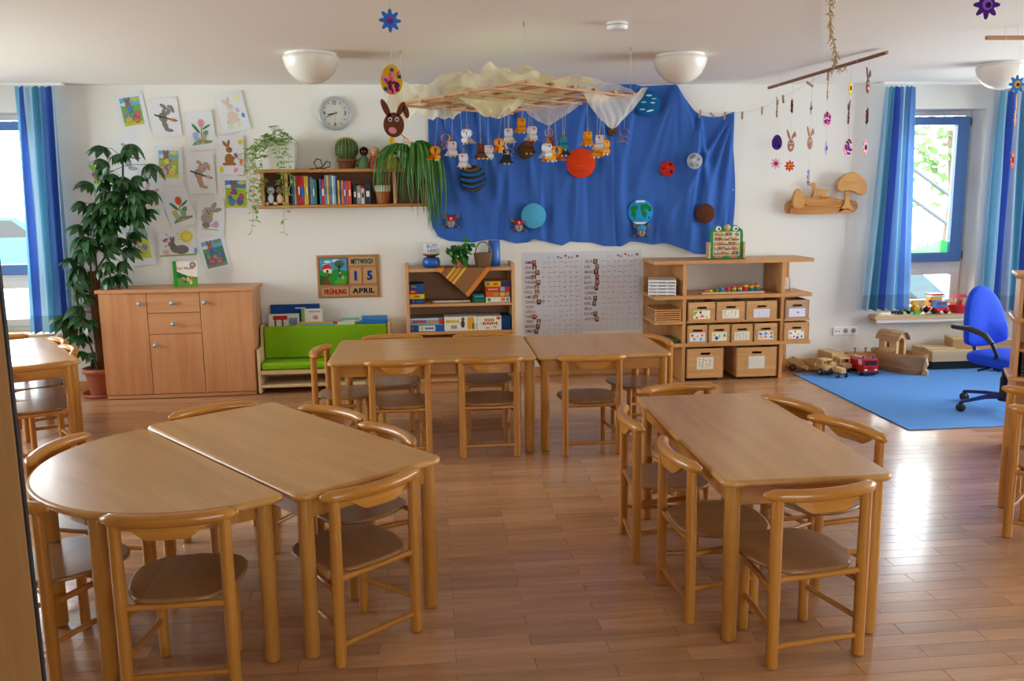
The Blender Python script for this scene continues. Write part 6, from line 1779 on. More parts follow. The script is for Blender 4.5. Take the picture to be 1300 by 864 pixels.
# clothes line from the cloth to the rod, with pegs
cl = thing('clothes_line', 'thin string with clothes pegs from the blue cloth up to the hanging rod', 'string', (0, 0, 0))
LP = [(2.20, 7.50, 2.45), (2.342, 7.49, 2.285), (2.45, 7.485, 2.268), (2.558, 7.48, 2.268), (2.705, 7.46, 2.27), (2.81, 7.28, 2.295), (2.835, 6.9, 2.343), (2.87, 6.5, 2.405), (2.94, 6.36, 2.465)]
MB().tube(LP, .0012, 5).build('string', thread_m, cl)
pegm = plain('peg_wood', '#b98e66', .6)
for i, (x, y, z, ax) in enumerate([(2.342, 7.485, 2.272, .15), (2.45, 7.48, 2.258, -.9), (2.558, 7.475, 2.254, .1), (2.705, 7.455, 2.254, .0), (2.812, 7.28, 2.278, 0), (2.835, 6.9, 2.330, -.15), (2.872, 6.5, 2.394, -1.0), (2.949, 6.36, 2.437, 0)]):
    t = thing('clothes_peg', 'small wooden clothes peg, %s from the left on the thin string' % ORD[i], 'peg', (x, y, z), 0, 'pegs on the string')
    t.rotation_euler = (0, ax, 0)
    for s in (-1, 1):
        m = MB(); m.box(s * .0045 - .003, s * .0045 + .003, -.005, .005, -.035, .03, .001); m.build('jaw', pegm, t)
    MB().tube([(-.006, -.006, 0), (.006, -.006, 0)], .002, 6).build('spring', metal_m, t)

# ================================================================== ceiling lamps and smoke detector
def lamp(label, x, y, group='opal ceiling lamps'):
    t = thing('ceiling_lamp', label, 'lamp', (x, y, HC), 0, group)
    MB().lathe([(.165, -.022), (.165, 0)], 36).build('mount', white_m, t)
    MB().lathe([(.0001, -.19), (.03, -.188), (.07, -.178), (.11, -.155), (.145, -.12), (.168, -.078), (.179, -.04), (.18, -.024), (.174, -.018), (.15, -.018)], 40).build('glass_bowl', lamp_m, t)
lamp('opal bowl ceiling lamp above the wall clock', -.737, 5.96)
lamp('opal bowl ceiling lamp above the right end of the blue cloth', 1.728, 5.99)
lamp('opal bowl ceiling lamp before the right window', 4.301, 6.36)
t = thing('smoke_detector', 'small round white smoke detector on the ceiling', 'detector', (1.053, 4.89, HC))
MB().lathe([(.05, -.038), (.058, -.03), (.06, -.012), (.056, 0)], 28).build('case', white_m, t)
MB().lathe([(.0545, -.018), (.0615, -.018), (.0615, -.014), (.0545, -.014)], 28).build('vent', plain('grey_slot', '#8f8d88', .6), t)

# ================================================================== socket row, carving
so = thing('power_sockets', 'triple white socket plate on the wall left of the wooden ark', 'socket', (3.775, YB - .001, .332))
MB().box(-.118, .118, -.012, 0, -.038, .038, .004).build('plate', white_m, so)
A = MB()
for x in (.0, .075): A.ell(x, 0, .026, .026, .0125, S('#c4c0b0')); A.ell(x, 0, .018, .018, .0135, S('#a39c84')); A.ell(x - .007, 0, .003, .003, .0145, S('#3a3630')); A.ell(x + .007, 0, .003, .003, .0145, S('#3a3630'))
for x in (-.088, -.062): A.ell(x, -.002, .006, .007, .0125, S('#4a4840'))
A.build('openings', paper_m, so)

cv = thing('wooden_wall_carving', 'carved wooden wall relief with a deer and trees beside the curtain', 'carving', (0, 0, 0))
kx = .00764 * 115 / 1300                      # metres per pixel of the enlarged detail
def CP(pts): return [(3.066 + .0007 * x * .965, 1.403 + (715 - y) * .000655) for x, y in pts]
def smoothp(p, n=2):
    for _ in range(n):
        q = []
        for i in range(len(p)):
            a, b = p[i], p[(i + 1) % len(p)]
            q += [(a[0] * .75 + b[0] * .25, a[1] * .75 + b[1] * .25), (a[0] * .25 + b[0] * .75, a[1] * .25 + b[1] * .75)]
        p = q
    return p
def scallop(p, step, amp):
    q = []
    n = len(p)
    for i in range(n):
        a, b = Vector(p[i]), Vector(p[(i + 1) % n])
        e = b - a; k = max(1, round(e.length / step)); nr = Vector((-e.y, e.x)).normalized()
        for j in range(k):
            for u in (0, .25, .5, .75):
                c = a + e * ((j + u) / k) + nr * amp * math.sin(PI * u); q.append((c.x, c.y))
    return q
def cpiece(nm, pts, y0, y1, mat, sc_=0):
    p = CP(pts)
    if sum(p[i - 1][0] * p[i][1] - p[i][0] * p[i - 1][1] for i in range(len(p))) > 0: p = p[::-1]
    p = scallop(smoothp(p, 1), .03, .009) if sc_ else smoothp(p, 1)
    MB().prism(p, YB - y1, YB - y0, 'xz').build(nm, mat, cv)
cpiece('base', [(130, 600), (150, 560), (180, 540), (330, 490), (370, 480), (420, 500), (560, 490), (690, 480), (760, 520), (830, 515), (880, 540), (960, 570), (1050, 540), (1095, 590), (1090, 660), (1040, 715), (600, 722), (160, 720), (135, 670)], .0, .06, carve_m)
cpiece('front_log', [(180, 610), (330, 600), (800, 640), (1000, 680), (1030, 710), (600, 722), (170, 720), (150, 670)], .06, .085, carve_m)
cpiece('bush', [(340, 590), (345, 500), (380, 490), (430, 520), (600, 530), (720, 500), (780, 540), (860, 540), (870, 600), (830, 640), (600, 610)], .06, .075, carve_m, 1)
cpiece('fir_tree', [(180, 620), (190, 500), (205, 420), (235, 390), (260, 375), (285, 410), (325, 460), (350, 560), (330, 630), (250, 640)], .06, .10, carve2_m)
cpiece('deer', [(400, 325), (430, 312), (460, 300), (495, 300), (505, 340), (525, 395), (570, 385), (620, 395), (670, 390), (668, 420), (650, 440), (640, 490), (620, 500), (560, 470), (480, 500), (460, 500), (490, 440), (470, 350), (430, 340), (405, 340)], .045, .065, carve2_m)
cpiece('tree_trunk', [(905, 400), (985, 400), (970, 470), (960, 560), (1000, 630), (1060, 680), (1000, 680), (920, 640), (850, 690), (800, 690), (870, 630), (905, 560)], .06, .085, carve2_m)
cpiece('tree_crown', [(775, 350), (800, 280), (850, 230), (880, 200), (930, 195), (960, 180), (1020, 190), (1060, 220), (1110, 260), (1150, 310), (1165, 370), (1160, 440), (1110, 465), (1060, 450), (1000, 410), (900, 395), (840, 415), (790, 395)], .07, .11, carve2_m, 1)

# ================================================================== tall umbrella plant by the left window
um = thing('umbrella_plant', 'tall umbrella plant with a moss pole in a terracotta pot by the left window', 'plant', (0, 0, 0))
px_, py_ = -2.745, 7.355
MB().lathe([(.095, .012), (.128, .19), (.133, .195), (.148, .2), (.148, .235), (.138, .238), (.132, .22), (.0001, .205)], 32, (px_, py_, 0)).build('pot', terra_m, um)
MB().lathe([(.13, .0), (.155, .002), (.163, .03), (.157, .03), (.148, .012), (.0001, .012)], 32, (px_, py_, 0)).build('saucer', terra_m, um)
MB().lathe([(.0001, .206), (.13, .206)], 20, (px_, py_, 0), caps=False).build('soil', plain('potting_soil', '#3a2a1c', .95), um)
MB().tube([(-2.735, 7.36, .2), (-2.74, 7.36, .6), (-2.742, 7.36, 1.03)], .045, 14).build('moss_pole', plain('coir_pole', '#6b4526', .95, bump=1, bscale=90, var=.35), um)
stems = [[(-2.75, 7.31, .2), (-2.752, 7.29, .7), (-2.735, 7.30, 1.1), (-2.60, 7.33, 1.35), (-2.45, 7.33, 1.6), (-2.42, 7.32, 1.93)],
         [(-2.71, 7.34, .9), (-2.70, 7.33, 1.2), (-2.62, 7.32, 1.5), (-2.55, 7.33, 1.82)], [(-2.745, 7.30, .2), (-2.80, 7.27, .5), (-2.86, 7.25, .85), (-2.82, 7.27, 1.2)], [(-2.735, 7.33, 1.0), (-2.62, 7.3, 1.15), (-2.45, 7.30, 1.25)]]
for q in stems: MB().tube(q, .008, 7).build('stem', plain('plant_stem', '#4a4a2c', .8) if 'plant_stem' not in bpy.data.materials else bpy.data.materials['plant_stem'], um)
LV = [(-2.556, 1.973), (-2.428, 1.912), (-2.516, 1.862), (-2.337, 1.988), (-2.202, 1.833), (-2.517, 1.75), (-2.664, 1.701), (-2.324, 1.74), (-2.409, 1.732), (-2.72, 1.546), (-2.547, 1.691), (-2.248, 1.626), (-2.452, 1.62), (-2.318, 1.61), (-2.629, 1.528), (-2.509, 1.543), (-2.377, 1.507), (-2.261, 1.47), (-2.654, 1.441), (-2.537, 1.422), (-2.435, 1.42), (-2.316, 1.418), (-2.709, 1.39), (-2.594, 1.353), (-2.588, 1.803), (-2.745, 1.352), (-2.78, 1.27), (-2.688, 1.241), (-2.603, 1.295), (-2.571, 1.197), (-2.499, 1.251), (-2.401, 1.291), (-2.466, 1.167), (-2.568, 1.071), (-2.474, 1.069), (-2.627, 1.016), (-2.621, 0.931), (-2.538, 0.958), (-2.762, 1.172), (-2.828, 1.034), (-2.876, 0.951), (-2.798, 0.921), (-2.858, 0.852), (-2.809, 0.794), (-2.831, 0.71), (-2.796, 0.638), (-2.773, 0.594), (-2.945, 0.642), (-2.977, 0.585), (-2.911, 0.569), (-2.824, 0.481), (-2.822, 0.351), (-2.8, 0.292), (-2.853, 0.467), (-2.681, 1.171), (-2.40, 1.56), (-2.48, 1.48), (-2.36, 1.62), (-2.58, 1.62), (-2.30, 1.54), (-2.86, 1.10), (-2.84, .93), (-2.45, 1.42), (-2.40, 1.50), (-2.33, 1.47), (-2.52, 1.36), (-2.60, 1.44), (-2.28, 1.58), (-2.43, 1.66), (-2.35, 1.40), (-2.56, 1.55), (-2.48, 1.58), (-2.38, 1.68), (-2.62, 1.36), (-2.5, 1.3)]
rl = random.Random(17)
lm = []
for q in range(5):
    m = MB(); n = 7 + q % 2
    for i in range(n):
        a = -PI * .78 + PI * 1.56 * i / (n - 1) + rl.uniform(-.1, .1)
        L = rl.uniform(.085, .12); dr = rl.uniform(.35, .9) + .15 * q
        d = Vector((math.sin(a), math.cos(a) * .8, 0)); s = Vector((d.y, -d.x, 0)).normalized()
        prev = None; vs = []
        for k in range(6):
            u = k / 5; w_ = .0235 * math.sin(PI * min(1, (u * .92 + .06))) ** .8
            p = d * (L * u * (1 - .25 * dr * u)) + Vector((0, 0, -L * dr * u * u * .8 - .01 * u))
            vs += [p - s * w_ + Vector((0, 0, .004)), p, p + s * w_ + Vector((0, 0, .004))]
        m.add(vs, [f for k in range(5) for f in ((3 * k, 3 * k + 1, 3 * k + 4, 3 * k + 3), (3 * k + 1, 3 * k + 2, 3 * k + 5, 3 * k + 4))], smooth=True)
    lm.append(m.mesh('leaf', leaf_m))
allst = [Vector(p) for q in stems for p in q]
for i, (x, z) in enumerate(LV):
    y = 7.26 + rl.uniform(-.10, .12)
    hub = Vector((x, y, z + .045))
    o = bpy.data.objects.new('leaf', lm[i % 5]); col.objects.link(o); o.parent = um
    o.location = hub
    st_ = min(allst, key=lambda p: (p - hub).length + (0 if p.z < hub.z + .05 else .15))
    out_ = math.atan2(hub.x - st_.x, hub.y - st_.y)
    o.rotation_euler = (rl.uniform(-.75, -.1) if True else 0, rl.uniform(-.35, .35), PI - out_ * .5 + rl.uniform(-.6, .6))
    s_ = rl.uniform(.95, 1.4); o.scale = (s_, s_, s_)
    mid = st_.lerp(hub, .5) + Vector((0, 0, .03))
    MB().tube([st_, mid, hub], .0022, 4).build('petiole', bpy.data.materials['plant_stem'], um)

# ================================================================== play corner toys
def wheel(m, x, y, z, r, w_, c='#1c1c1c', hub='#c9a26a'):
    m.lathe([(.002, -w_), (r * .85, -w_), (r, -w_ * .6), (r, w_ * .6), (r * .85, w_), (.002, w_)], 14, (x, y, z), S(c), M=Mx)
    m.lathe([(.002, -w_ * 1.15), (r * .4, -w_ * 1.15), (r * .4, w_ * 1.15), (.002, w_ * 1.15)], 10, (x, y, z), S(hub), M=Mx)
def wheels(t, spec, c='#1c1c1c', hub='#c9a26a'):
    for (x, y, z, r, w_) in spec:
        m = MB(); wheel(m, 0, 0, 0, r, w_, c, hub); o = m.build('wheel', gloss_m, t, loc=(x, y, z))
FZ = .009
# fire engine, x forward
fe = thing('toy_fire_engine', 'bright red toy fire engine with blue lights, left of the wooden ark', 'toy', (3.775, 7.215, FZ), rd(-90))
rdm = '#c8161c'
MB().box(-.16, .05, -.065, .065, .035, .125, .006, S(rdm)).build('body', gloss_m, fe)
cabp = [(.05, .035), (.16, .035), (.165, .08), (.155, .15), (.05, .15)]
MB().prism(cabp, -.068, .068, 'xz', S(rdm)).build('cab', gloss_m, fe)
MB().box(.157, .163, -.055, .055, .092, .138, .002, S('#2a1f24')).build('windscreen', gloss_m, fe)
for s in (-1, 1): MB().box(.075, .13, s * .069 - .001, s * .069 + .001, .095, .14, 0, S('#c9c4c0')).build('side_window', gloss_m, fe)
MB().box(.155, .172, -.07, .07, .02, .04, .004, S('#232226')).build('bumper', gloss_m, fe)
A = MB()
for s in (-1, 1): A.box(.16, .168, s * .045 - .012, s * .045 + .012, .048, .062, .002, S('#e9e6e0'))
A.box(.162, .167, -.03, .03, .07, .085, .001, S('#8a1014')); A.build('headlamps', gloss_m, fe)
for s in (-1, 1): MB().lathe([(.012, 0), (.012, .014), (.004, .02)], 10, (.115, s * .045, .15), S('#1f3fb0')).build('blue_light', gloss_m, fe)
A = MB()
for s in (-1, 1): A.box(-.17, .06, s * .02 - .003, s * .02 + .003, .13, .138, 0, S('#d8d4cc'))
for i in range(8): A.box(-.165 + i * .03, -.16 + i * .03, -.018, .018, .131, .136, 0, S('#d8d4cc'))
A.build('ladder', gloss_m, fe)
wheels(fe, [(.105, s * .062, .026, .026, .012) for s in (-1, 1)] + [(-.095, s * .062, .026, .026, .012) for s in (-1, 1)], hub='#d8c9a0')

def wooden_lorry(label, loc, rz, load):
    t = thing('toy_truck', label, 'toy', loc, rz, 'wooden toy vehicles')
    MB().box(-.2, .12, -.045, .045, .035, .055, .003).build('chassis', toy_x, t)
    m = MB(); m.box(.03, .12, -.05, .05, .055, .085, .003); m.box(.03, .12, -.05, .05, .125, .14, .003)
    for x in (.034, .114):
        for y in (-.046, .046): m.box(x - .006, x + .006, y - .004, y + .004, .085, .125)
    m.build('cab', toy_x, t)
    MB().box(.12, .16, -.045, .045, .05, .085, .004).build('bonnet', toy_x, t)
    if load: MB().box(-.2, .01, -.06, .06, .06, .165, .003).build('cargo_box', toy_x, t)
    else:
        MB().box(-.2, .01, -.05, .05, .056, .064, .002).build('bed', toy_x, t)
        for s in (-1, 1): MB().box(-.2, .01, s * .05 - .004, s * .05 + .004, .056, .095, .002).build('bed_side', toy_x, t)
    wheels(t, [(.1, s * .055, .03, .03, .01) for s in (-1, 1)] + [(-.13, s * .055, .03, .03, .01) for s in (-1, 1)])
wooden_lorry('wooden toy lorry with a big box load, behind the other wooden vehicles', (3.60, 7.33, FZ), rd(-80), True)
wooden_lorry('wooden toy truck with an open bed nearest the box shelf', (3.41, 7.28, FZ), rd(-78), False)
tr = thing('toy_tractor', 'small wooden toy tractor in front of the other wooden vehicles', 'toy', (3.50, 7.105, FZ), rd(-85), 'wooden toy vehicles')
MB().box(-.02, .1, -.025, .025, .04, .085, .005).build('bonnet', toy_x, tr)
MB().box(-.08, -.02, -.035, .035, .035, .06, .003).build('seat_block', toy_x, tr); MB().box(-.085, -.075, -.035, .035, .06, .11, .003).build('seat_back', toy_x, tr)
wheels(tr, [(-.055, s * .052, .042, .042, .013) for s in (-1, 1)] + [(.075, s * .04, .024, .024, .009) for s in (-1, 1)])
tl_ = thing('toy_trailer', 'wooden toy trailer with a tipping board beside the shelf foot', 'toy', (3.27, 7.40, FZ), rd(-40), 'wooden toy vehicles')
MB().add([], []).box(-.1, .09, -.04, .04, .05, .062, .002, M=Matrix.Rotation(.35, 4, 'Y')).build('tipping_board', toy_x, tl_)
for s in (-1, 1): MB().box(-.1, .09, s * .04 - .003, s * .04 + .003, .05, .09, .001, M=Matrix.Rotation(.35, 4, 'Y')).build('side_board', toy_x, tl_)
MB().box(-.04, .15, -.012, .012, .022, .034).build('drawbar', toy_x, tl_)
wheels(tl_, [(-.03, s * .055, .03, .03, .01) for s in (-1, 1)], hub='#b03a2a')

# ark / boat : x forward (to the right and towards the camera)
ak = thing('wooden_ark', 'large wooden toy ark with an arched cabin on the blue carpet', 'toy', (4.13, 7.25, FZ), rd(-62))
ak.scale = (.95, .95, 1.15)
n = 24; L0, Wd = .285, .12
def hull(s): 
    return [(L0 * math.cos(a) * s * (1.0 if math.cos(a) > 0 else .95), Wd * (abs(math.sin(a)) ** .8) * math.copysign(1, math.sin(a)) * s) for a in np.linspace(0, 2 * PI, 40, endpoint=False)]
m = MB(); lay = [(.86, .0), (.90, .03), (.955, .12), (.97, .128), (1.0, .130), (1.0, .150), (.9, .150), (.88, .11)]
vs = []; 
for s, z in lay: vs += [(x, y, z) for x, y in hull(s)]
m.add(vs, [(i * 40 + j, i * 40 + (j + 1) % 40, (i + 1) * 40 + (j + 1) % 40, (i + 1) * 40 + j) for i in range(len(lay) - 1) for j in range(40)], smooth=False)
m.add(vs[:40], [list(range(40))[::-1]]); m.build('hull', wood('ark_wood', '#9b7048', '#b78c5e', 'x', .5, scale=22), ak)
MB().add([(x, y, .112) for x, y in hull(.885)], [list(range(40))]).build('deck', toy_x, ak)
MB().tube([(x, y, .042) for x, y in hull(.925)] + [(*hull(.925)[0], .042)], .005, 6).build('rubbing_strake', plain('light_strake', '#b98a58', .5), ak)
MB().prism([(.25, -.0), (.30, 0), (.305, .03), (.28, .05), (.30, .085), (.285, .13), (.25, .12)], -.012, .012, 'xz').build('stem_post', toy_x, ak)
def arch(xc_, th, win):
    o = [(-.078, .112), (.078, .112), (.078, .25), (.055, .285), (0, .30), (-.055, .285), (-.078, .25)]
    m = MB()
    if win:        # gable with an arched opening: two jambs and a top
        m.prism([(-.078, .112), (-.04, .112), (-.04, .23), (-.03, .25), (0, .262), (0, .30), (-.055, .285), (-.078, .25)], xc_ - th, xc_ + th, 'yz')
        m.prism([(.04, .112), (.078, .112), (.078, .25), (.055, .285), (0, .30), (0, .262), (.03, .25), (.04, .23)], xc_ - th, xc_ + th, 'yz')
    else: m.prism(o, xc_ - th, xc_ + th, 'yz')
    return m
arch(.02, .006, True).build('cabin_gable', toy_x, ak); arch(-.15, .006, True).build('cabin_gable', toy_x, ak)
for s in (-1, 1):
    m = MB(); y = s * .074
    for q in ((-.15, -.095, .112, .24), (-.045, .02, .112, .24), (-.095, -.045, .112, .185), (-.095, -.045, .225, .24)): m.box(q[0], q[1], y - .004, y + .004, q[2], q[3])
    m.build('cabin_side', toy_x, ak)
for i in range(7):
    a0, a1 = PI * (.06 + .88 * i / 7), PI * (.06 + .88 * (i + 1) / 7 - .012)
    p = [(.1 * math.cos(a0), .225 + .088 * math.sin(a0)), (.1 * math.cos(a1), .225 + .088 * math.sin(a1)), (.092 * math.cos(a1), .225 + .079 * math.sin(a1)), (.092 * math.cos(a0), .225 + .079 * math.sin(a0))]
    MB().prism(p, -.185, .055, 'yz').build('roof_board', wood('ark_roof', '#a87f55', '#bc9468', 'x', .5, scale=22) if 'ark_roof' not in bpy.data.materials else bpy.data.materials['ark_roof'], ak)
MB().tube([(-.005, -.085, .112), (-.005, -.085, .15)], .008, 8).ball((-.005, -.085, .16), .011).build('peg_figure', toy_x, ak)
# peg raft behind the fire engine
rf = thing('toy_raft', 'brown wooden toy with two upright pegs behind the fire engine', 'toy', (3.86, 7.42, FZ), rd(-6))
MB().box(-.12, .14, -.05, .05, .0, .14, .004).build('block', carve2_m, rf)
for x in (-.045, .05): MB().lathe([(.008, 0), (.006, .03), (.011, .034), (.011, .046), (.0001, .05)], 10, (x, 0, .14)).build('peg', carve_m, rf)
pk_ = thing('toy_ramp', 'flat wooden plank toy lying between lorry and ark', 'toy', (3.76, 7.37, FZ), rd(-12))
MB().box(-.16, .12, -.03, .03, .105, .13, .003).build('plank', toy_x, pk_); MB().box(-.15, -.11, -.03, .03, 0, .105, .002).box(.07, .11, -.03, .03, 0, .105, .002).build('trestle', toy_x, pk_)

# low bed-like wooden base and lid boxes under the right window
lb = thing('wooden_platform', 'low pale wooden platform on a dark base against the wall under the window', 'platform', (4.72, 7.30, 0))
MB().box(-.28, .52, -.06, .22, FZ, .085, .004).build('dark_base', dark_m, lb)
MB().box(-.30, .54, -.10, .235, .085, .185, .004).build('platform', pale_x, lb)
fb_ = thing('flat_box', 'flat wooden box lying on the pale platform under the window', 'box', (4.90, 7.36, .1855), rd(-12))
MB().box(-.21, .3, -.11, .11, 0, .075, .003).build('box', toy_x, fb_); MB().box(-.215, .305, -.115, .115, .075, .087, .002).build('lid', pale_x, fb_)
pz = MB().box(-.13, .13, -.09, .06, 0, .012, .002).build('wooden_tray', pale_x, loc=(4.545, 7.33, .1855), rotz=rd(-8)); tag(pz, 'thin wooden tray lying left of the flat box on the platform', 'tray')
dk = MB().box(-.06, .06, -.05, .05, 0, .05, .008, S('#202226')).box(-.1, .1, -.03, .03, .05, .06, .004, S('#54616c')).build('toy_vehicle', gloss_m, loc=(5.02, 7.1, FZ)); tag(dk, 'dark toy vehicle on the carpet in front of the platform', 'toy')

# ---- toys on the right window sill
ZS = W2[2] + .0125
def sill_thing(nm, label, x, y, rz=0): return thing(nm, label, 'toy', (x + (0 if x < 4.3 else -.055), y, ZS), rz, 'plastic toys on the window sill')
t = sill_thing('toy_car', 'small black and white toy car, leftmost on the window sill', 4.23, 7.49, .1)
MB().box(-.05, .05, -.025, .025, .012, .03, .004, S('#1d1f22')).box(-.025, .03, -.022, .022, .03, .048, .005, S('#dfe2e4')).build('body', gloss_m, t); wheels(t, [(x, y, .012, .012, .005) for x in (-.03, .03) for y in (-.026, .026)], hub='#d8d8d8')
t = sill_thing('toy_tractor', 'small red and green toy tractor behind the curtain edge on the sill', 4.345, 7.50, .35)
MB().box(-.05, .03, -.02, .02, .025, .045, .004, S('#2f9a3f')).box(-.05, .0, -.024, .024, .045, .09, .004, S('#d82f3a')).build('body', gloss_m, t); wheels(t, [(.035, -.035, .032, .032, .011), (.035, .035, .032, .032, .011), (-.045, -.03, .02, .02, .008), (-.045, .03, .02, .02, .008)], hub='#3fae4a')
t = sill_thing('toy_loader', 'yellow and orange toy vehicle with a green front on the window sill', 4.455, 7.50, 0)
MB().lathe([(.012, -.05), (.037, -.05), (.037, .03), (.02, .036)], 18, (0, 0, .05), S('#eaa81f'), M=Mx).build('drum', gloss_m, t)
MB().box(-.026, .026, .0, .05, .08, .125, .006, S('#f0c04a')).build('cab', gloss_m, t); MB().prism([(-.025, .0), (.025, .0), (.034, .03), (-.034, .03)], -.052, -.03, 'xz', S('#3fc04a')).build('shovel', gloss_m, t)
wheels(t, [(s * .05, .0, .026, .026, .008) for s in (-1, 1)], hub='#e8842a')
t = sill_thing('toy_lorry', 'big plastic toy lorry with a blue front and red roof on the window sill', 4.665, 7.50, .08)
MB().box(-.062, .062, -.09, .09, .03, .06, .005, S('#d8242c')).build('chassis', gloss_m, t)
MB().box(-.05, .05, -.085, .0, .055, .12, .006, S('#3f86e0')).build('front', gloss_m, t)
MB().box(-.038, .038, -.0875, -.084, .085, .112, .002, S('#7a3a2a')).build('windscreen', gloss_m, t)
MB().prism([(-.026, .075), (.026, .075), (.0, .042)], -.09, -.085, 'xz', S('#2f62b0')).build('grille', gloss_m, t)
MB().box(-.058, .058, .0, .085, .06, .15, .005, S('#f0b41f')).build('body', gloss_m, t); MB().box(-.05, .05, -.003, .001, .15, .165, 0, S('#e9e6dc')).build('sign_panel', gloss_m, t)
MB().box(-.062, .062, -.012, .09, .165, .178, .004, S('#d8304a')).build('roof', gloss_m, t)
for s in (-1, 1): MB().box(s * .07 - .008, s * .07 + .008, -.01, .01, .1, .125, .003, S('#c82838')).build('mirror', gloss_m, t)
for s in (-1, 1): MB().box(s * .045 - .015, s * .045 + .015, -.1, -.088, .03, .058, .003, S('#e8343c')).build('mudguard', gloss_m, t)
wheels(t, [(s * .062, y, .03, .03, .012) for s in (-1, 1) for y in (-.055, .055)], hub='#3a3a3a')
t = sill_thing('toy_boat', 'red plastic toy boat with a red roof at the right end of the window sill', 4.875, 7.50, .15)
MB().lathe([(.055, 0), (.07, .02), (.083, .07), (.083, .078), (.076, .078), (.0001, .06)], 24, c=S('#d01f2a'), M=Matrix.Diagonal((1.15, .8, 1, 1))).build('hull', gloss_m, t)
MB().box(-.06, .04, -.03, .03, .075, .10, .004, S('#f08a2a')).build('cabin_base', gloss_m, t)
m = MB()
for x in (-.05, .035):
    for y in (-.025, .025): m.box(x - .004, x + .004, y - .004, y + .004, .1, .14, 0, S('#e9e6e2'))
m.box(-.05, .035, .022, .026, .1, .14, 0, S('#e9e6e2')).build('cabin', gloss_m, t)
MB().prism([(-.065, .138), (.075, .138), (.045, .168), (-.03, .16)], -.038, .038, 'xz', S('#d82a3a')).build('roof', gloss_m, t)
MB().lathe([(.014, .075), (.014, .12), (.0001, .122)], 10, (-.008, -.045, 0), S('#c8202a')).build('funnel', gloss_m, t)

# green paper grass on the window pane
gp = []
x0_, x1_, zb_ = W2[0] + .16, W2[1] - .135, 1.012
rg = random.Random(6)
n = 46
for i in range(n + 1):
    u = i / n; x = x0_ + (x1_ - x0_) * u
    h = (.035 + .05 * u) if u < .52 else .115 + .01 * math.sin(u * 30)
    gp.append((x, zb_ + h * (1 if i % 2 else (.55 if u < .5 or .55 < u < .78 else .95))))
m = MB()
for i in range(n): m.add([(gp[i][0], YB + .238, zb_), (gp[i + 1][0], YB + .238, zb_), (gp[i + 1][0], YB + .238, gp[i + 1][1]), (gp[i][0], YB + .238, gp[i][1])], [(0, 1, 2, 3)])
o = m.build('paper_grass', tissue_m); tag(o, 'green tissue-paper grass stuck along the bottom of the right window pane', 'decoration')

# ================================================================== office chair
oc = thing('office_chair', 'royal blue swivel office chair with black armrests on the carpet', 'chair', (4.135, 5.80, FZ), 0)
base = Vector((0, 0, 0))
bl_m = plain('dark_blue_metal', '#1b2f7a', .35, metal=.3)
for i in range(5):
    a = rd(180) + 2 * PI * i / 5
    e = Vector((math.cos(a), math.sin(a), 0)); R_ = .33
    m = MB().tube([e * .03 + Vector((0, 0, .105)), e * .15 + Vector((0, 0, .10)), e * R_ + Vector((0, 0, .072))], [.022, .017, .013], 8); o = m.build('base_arm', bl_m, oc)
    q = e * R_; s = Vector((-e.y, e.x, 0))
    m = MB()
    for sg in (-1, 1):
        M = Matrix.Translation(q + s * sg * .012 + Vector((0, 0, .03))) @ Matrix.Rotation(a, 4, 'Z') @ Mx
        m.lathe([(.002, -.009), (.026, -.009), (.03, -.005), (.03, .005), (.026, .009), (.002, .009)], 14, M=M)
    m.box(q.x - .012, q.x + .012, q.y - .012, q.y + .012, .03, .075, .003); m.build('castor', dark_m, oc)
MB().lathe([(.045, .07), (.045, .12), (.036, .13), (.036, .24), (.028, .245), (.028, .32), (.05, .33)], 18).build('gas_column', dark_m, oc)
MB().box(-.1, .12, -.08, .08, .325, .345, .006).build('mechanism', dark_m, oc)
# seat: rounded cushion; the chair looks to the right, +x, a little towards the camera
def cushion(poly, z0, z1, bulge=.012):
    m = MB(); cx = sum(p[0] for p in poly) / len(poly); cy_ = sum(p[1] for p in poly) / len(poly); nn = len(poly)
    rings = [(.90, z0), (.98, z0 + (z1 - z0) * .2), (1.0, (z0 + z1) / 2), (.98, z1 - (z1 - z0) * .2), (.92, z1 - .004), (.75, z1 + bulge * .4), (.4, z1 + bulge * .9), (.05, z1 + bulge)]
    vs = []
    for s, z in rings: vs += [(cx + (x - cx) * s, cy_ + (y - cy_) * s, z) for x, y in poly]
    m.add(vs, [(i * nn + j, i * nn + (j + 1) % nn, (i + 1) * nn + (j + 1) % nn, (i + 1) * nn + j) for i in range(len(rings) - 1) for j in range(nn)], smooth=True)
    m.add(vs[:nn], [list(range(nn))[::-1]]); m.add(vs[-nn:], [list(range(nn))])
    return m
seatp = [(.27 * math.copysign(abs(math.cos(a)) ** .6, math.cos(a)), .25 * math.copysign(abs(math.sin(a)) ** .6, math.sin(a))) for a in np.linspace(0, 2 * PI, 32, endpoint=False)]
M = Matrix.Translation((.012, -.045, 0)) @ Matrix.Rotation(rd(-75), 4, 'Z')
cushion(seatp, .345, .42).move(M).build('seat_cushion', blue_fab, oc)
bp_ = [(-.205, 0), (-.19, -.02), (-.1, -.045), (0, -.05), (.1, -.045), (.19, -.02), (.205, .0), (.2, .1), (.175, .22), (.125, .33), (.06, .39), (0, .405), (-.06, .39), (-.125, .33), (-.175, .22), (-.2, .1)]
bp_ = smoothp(bp_, 1)
cm = cushion(bp_, -.03, .03, .03)
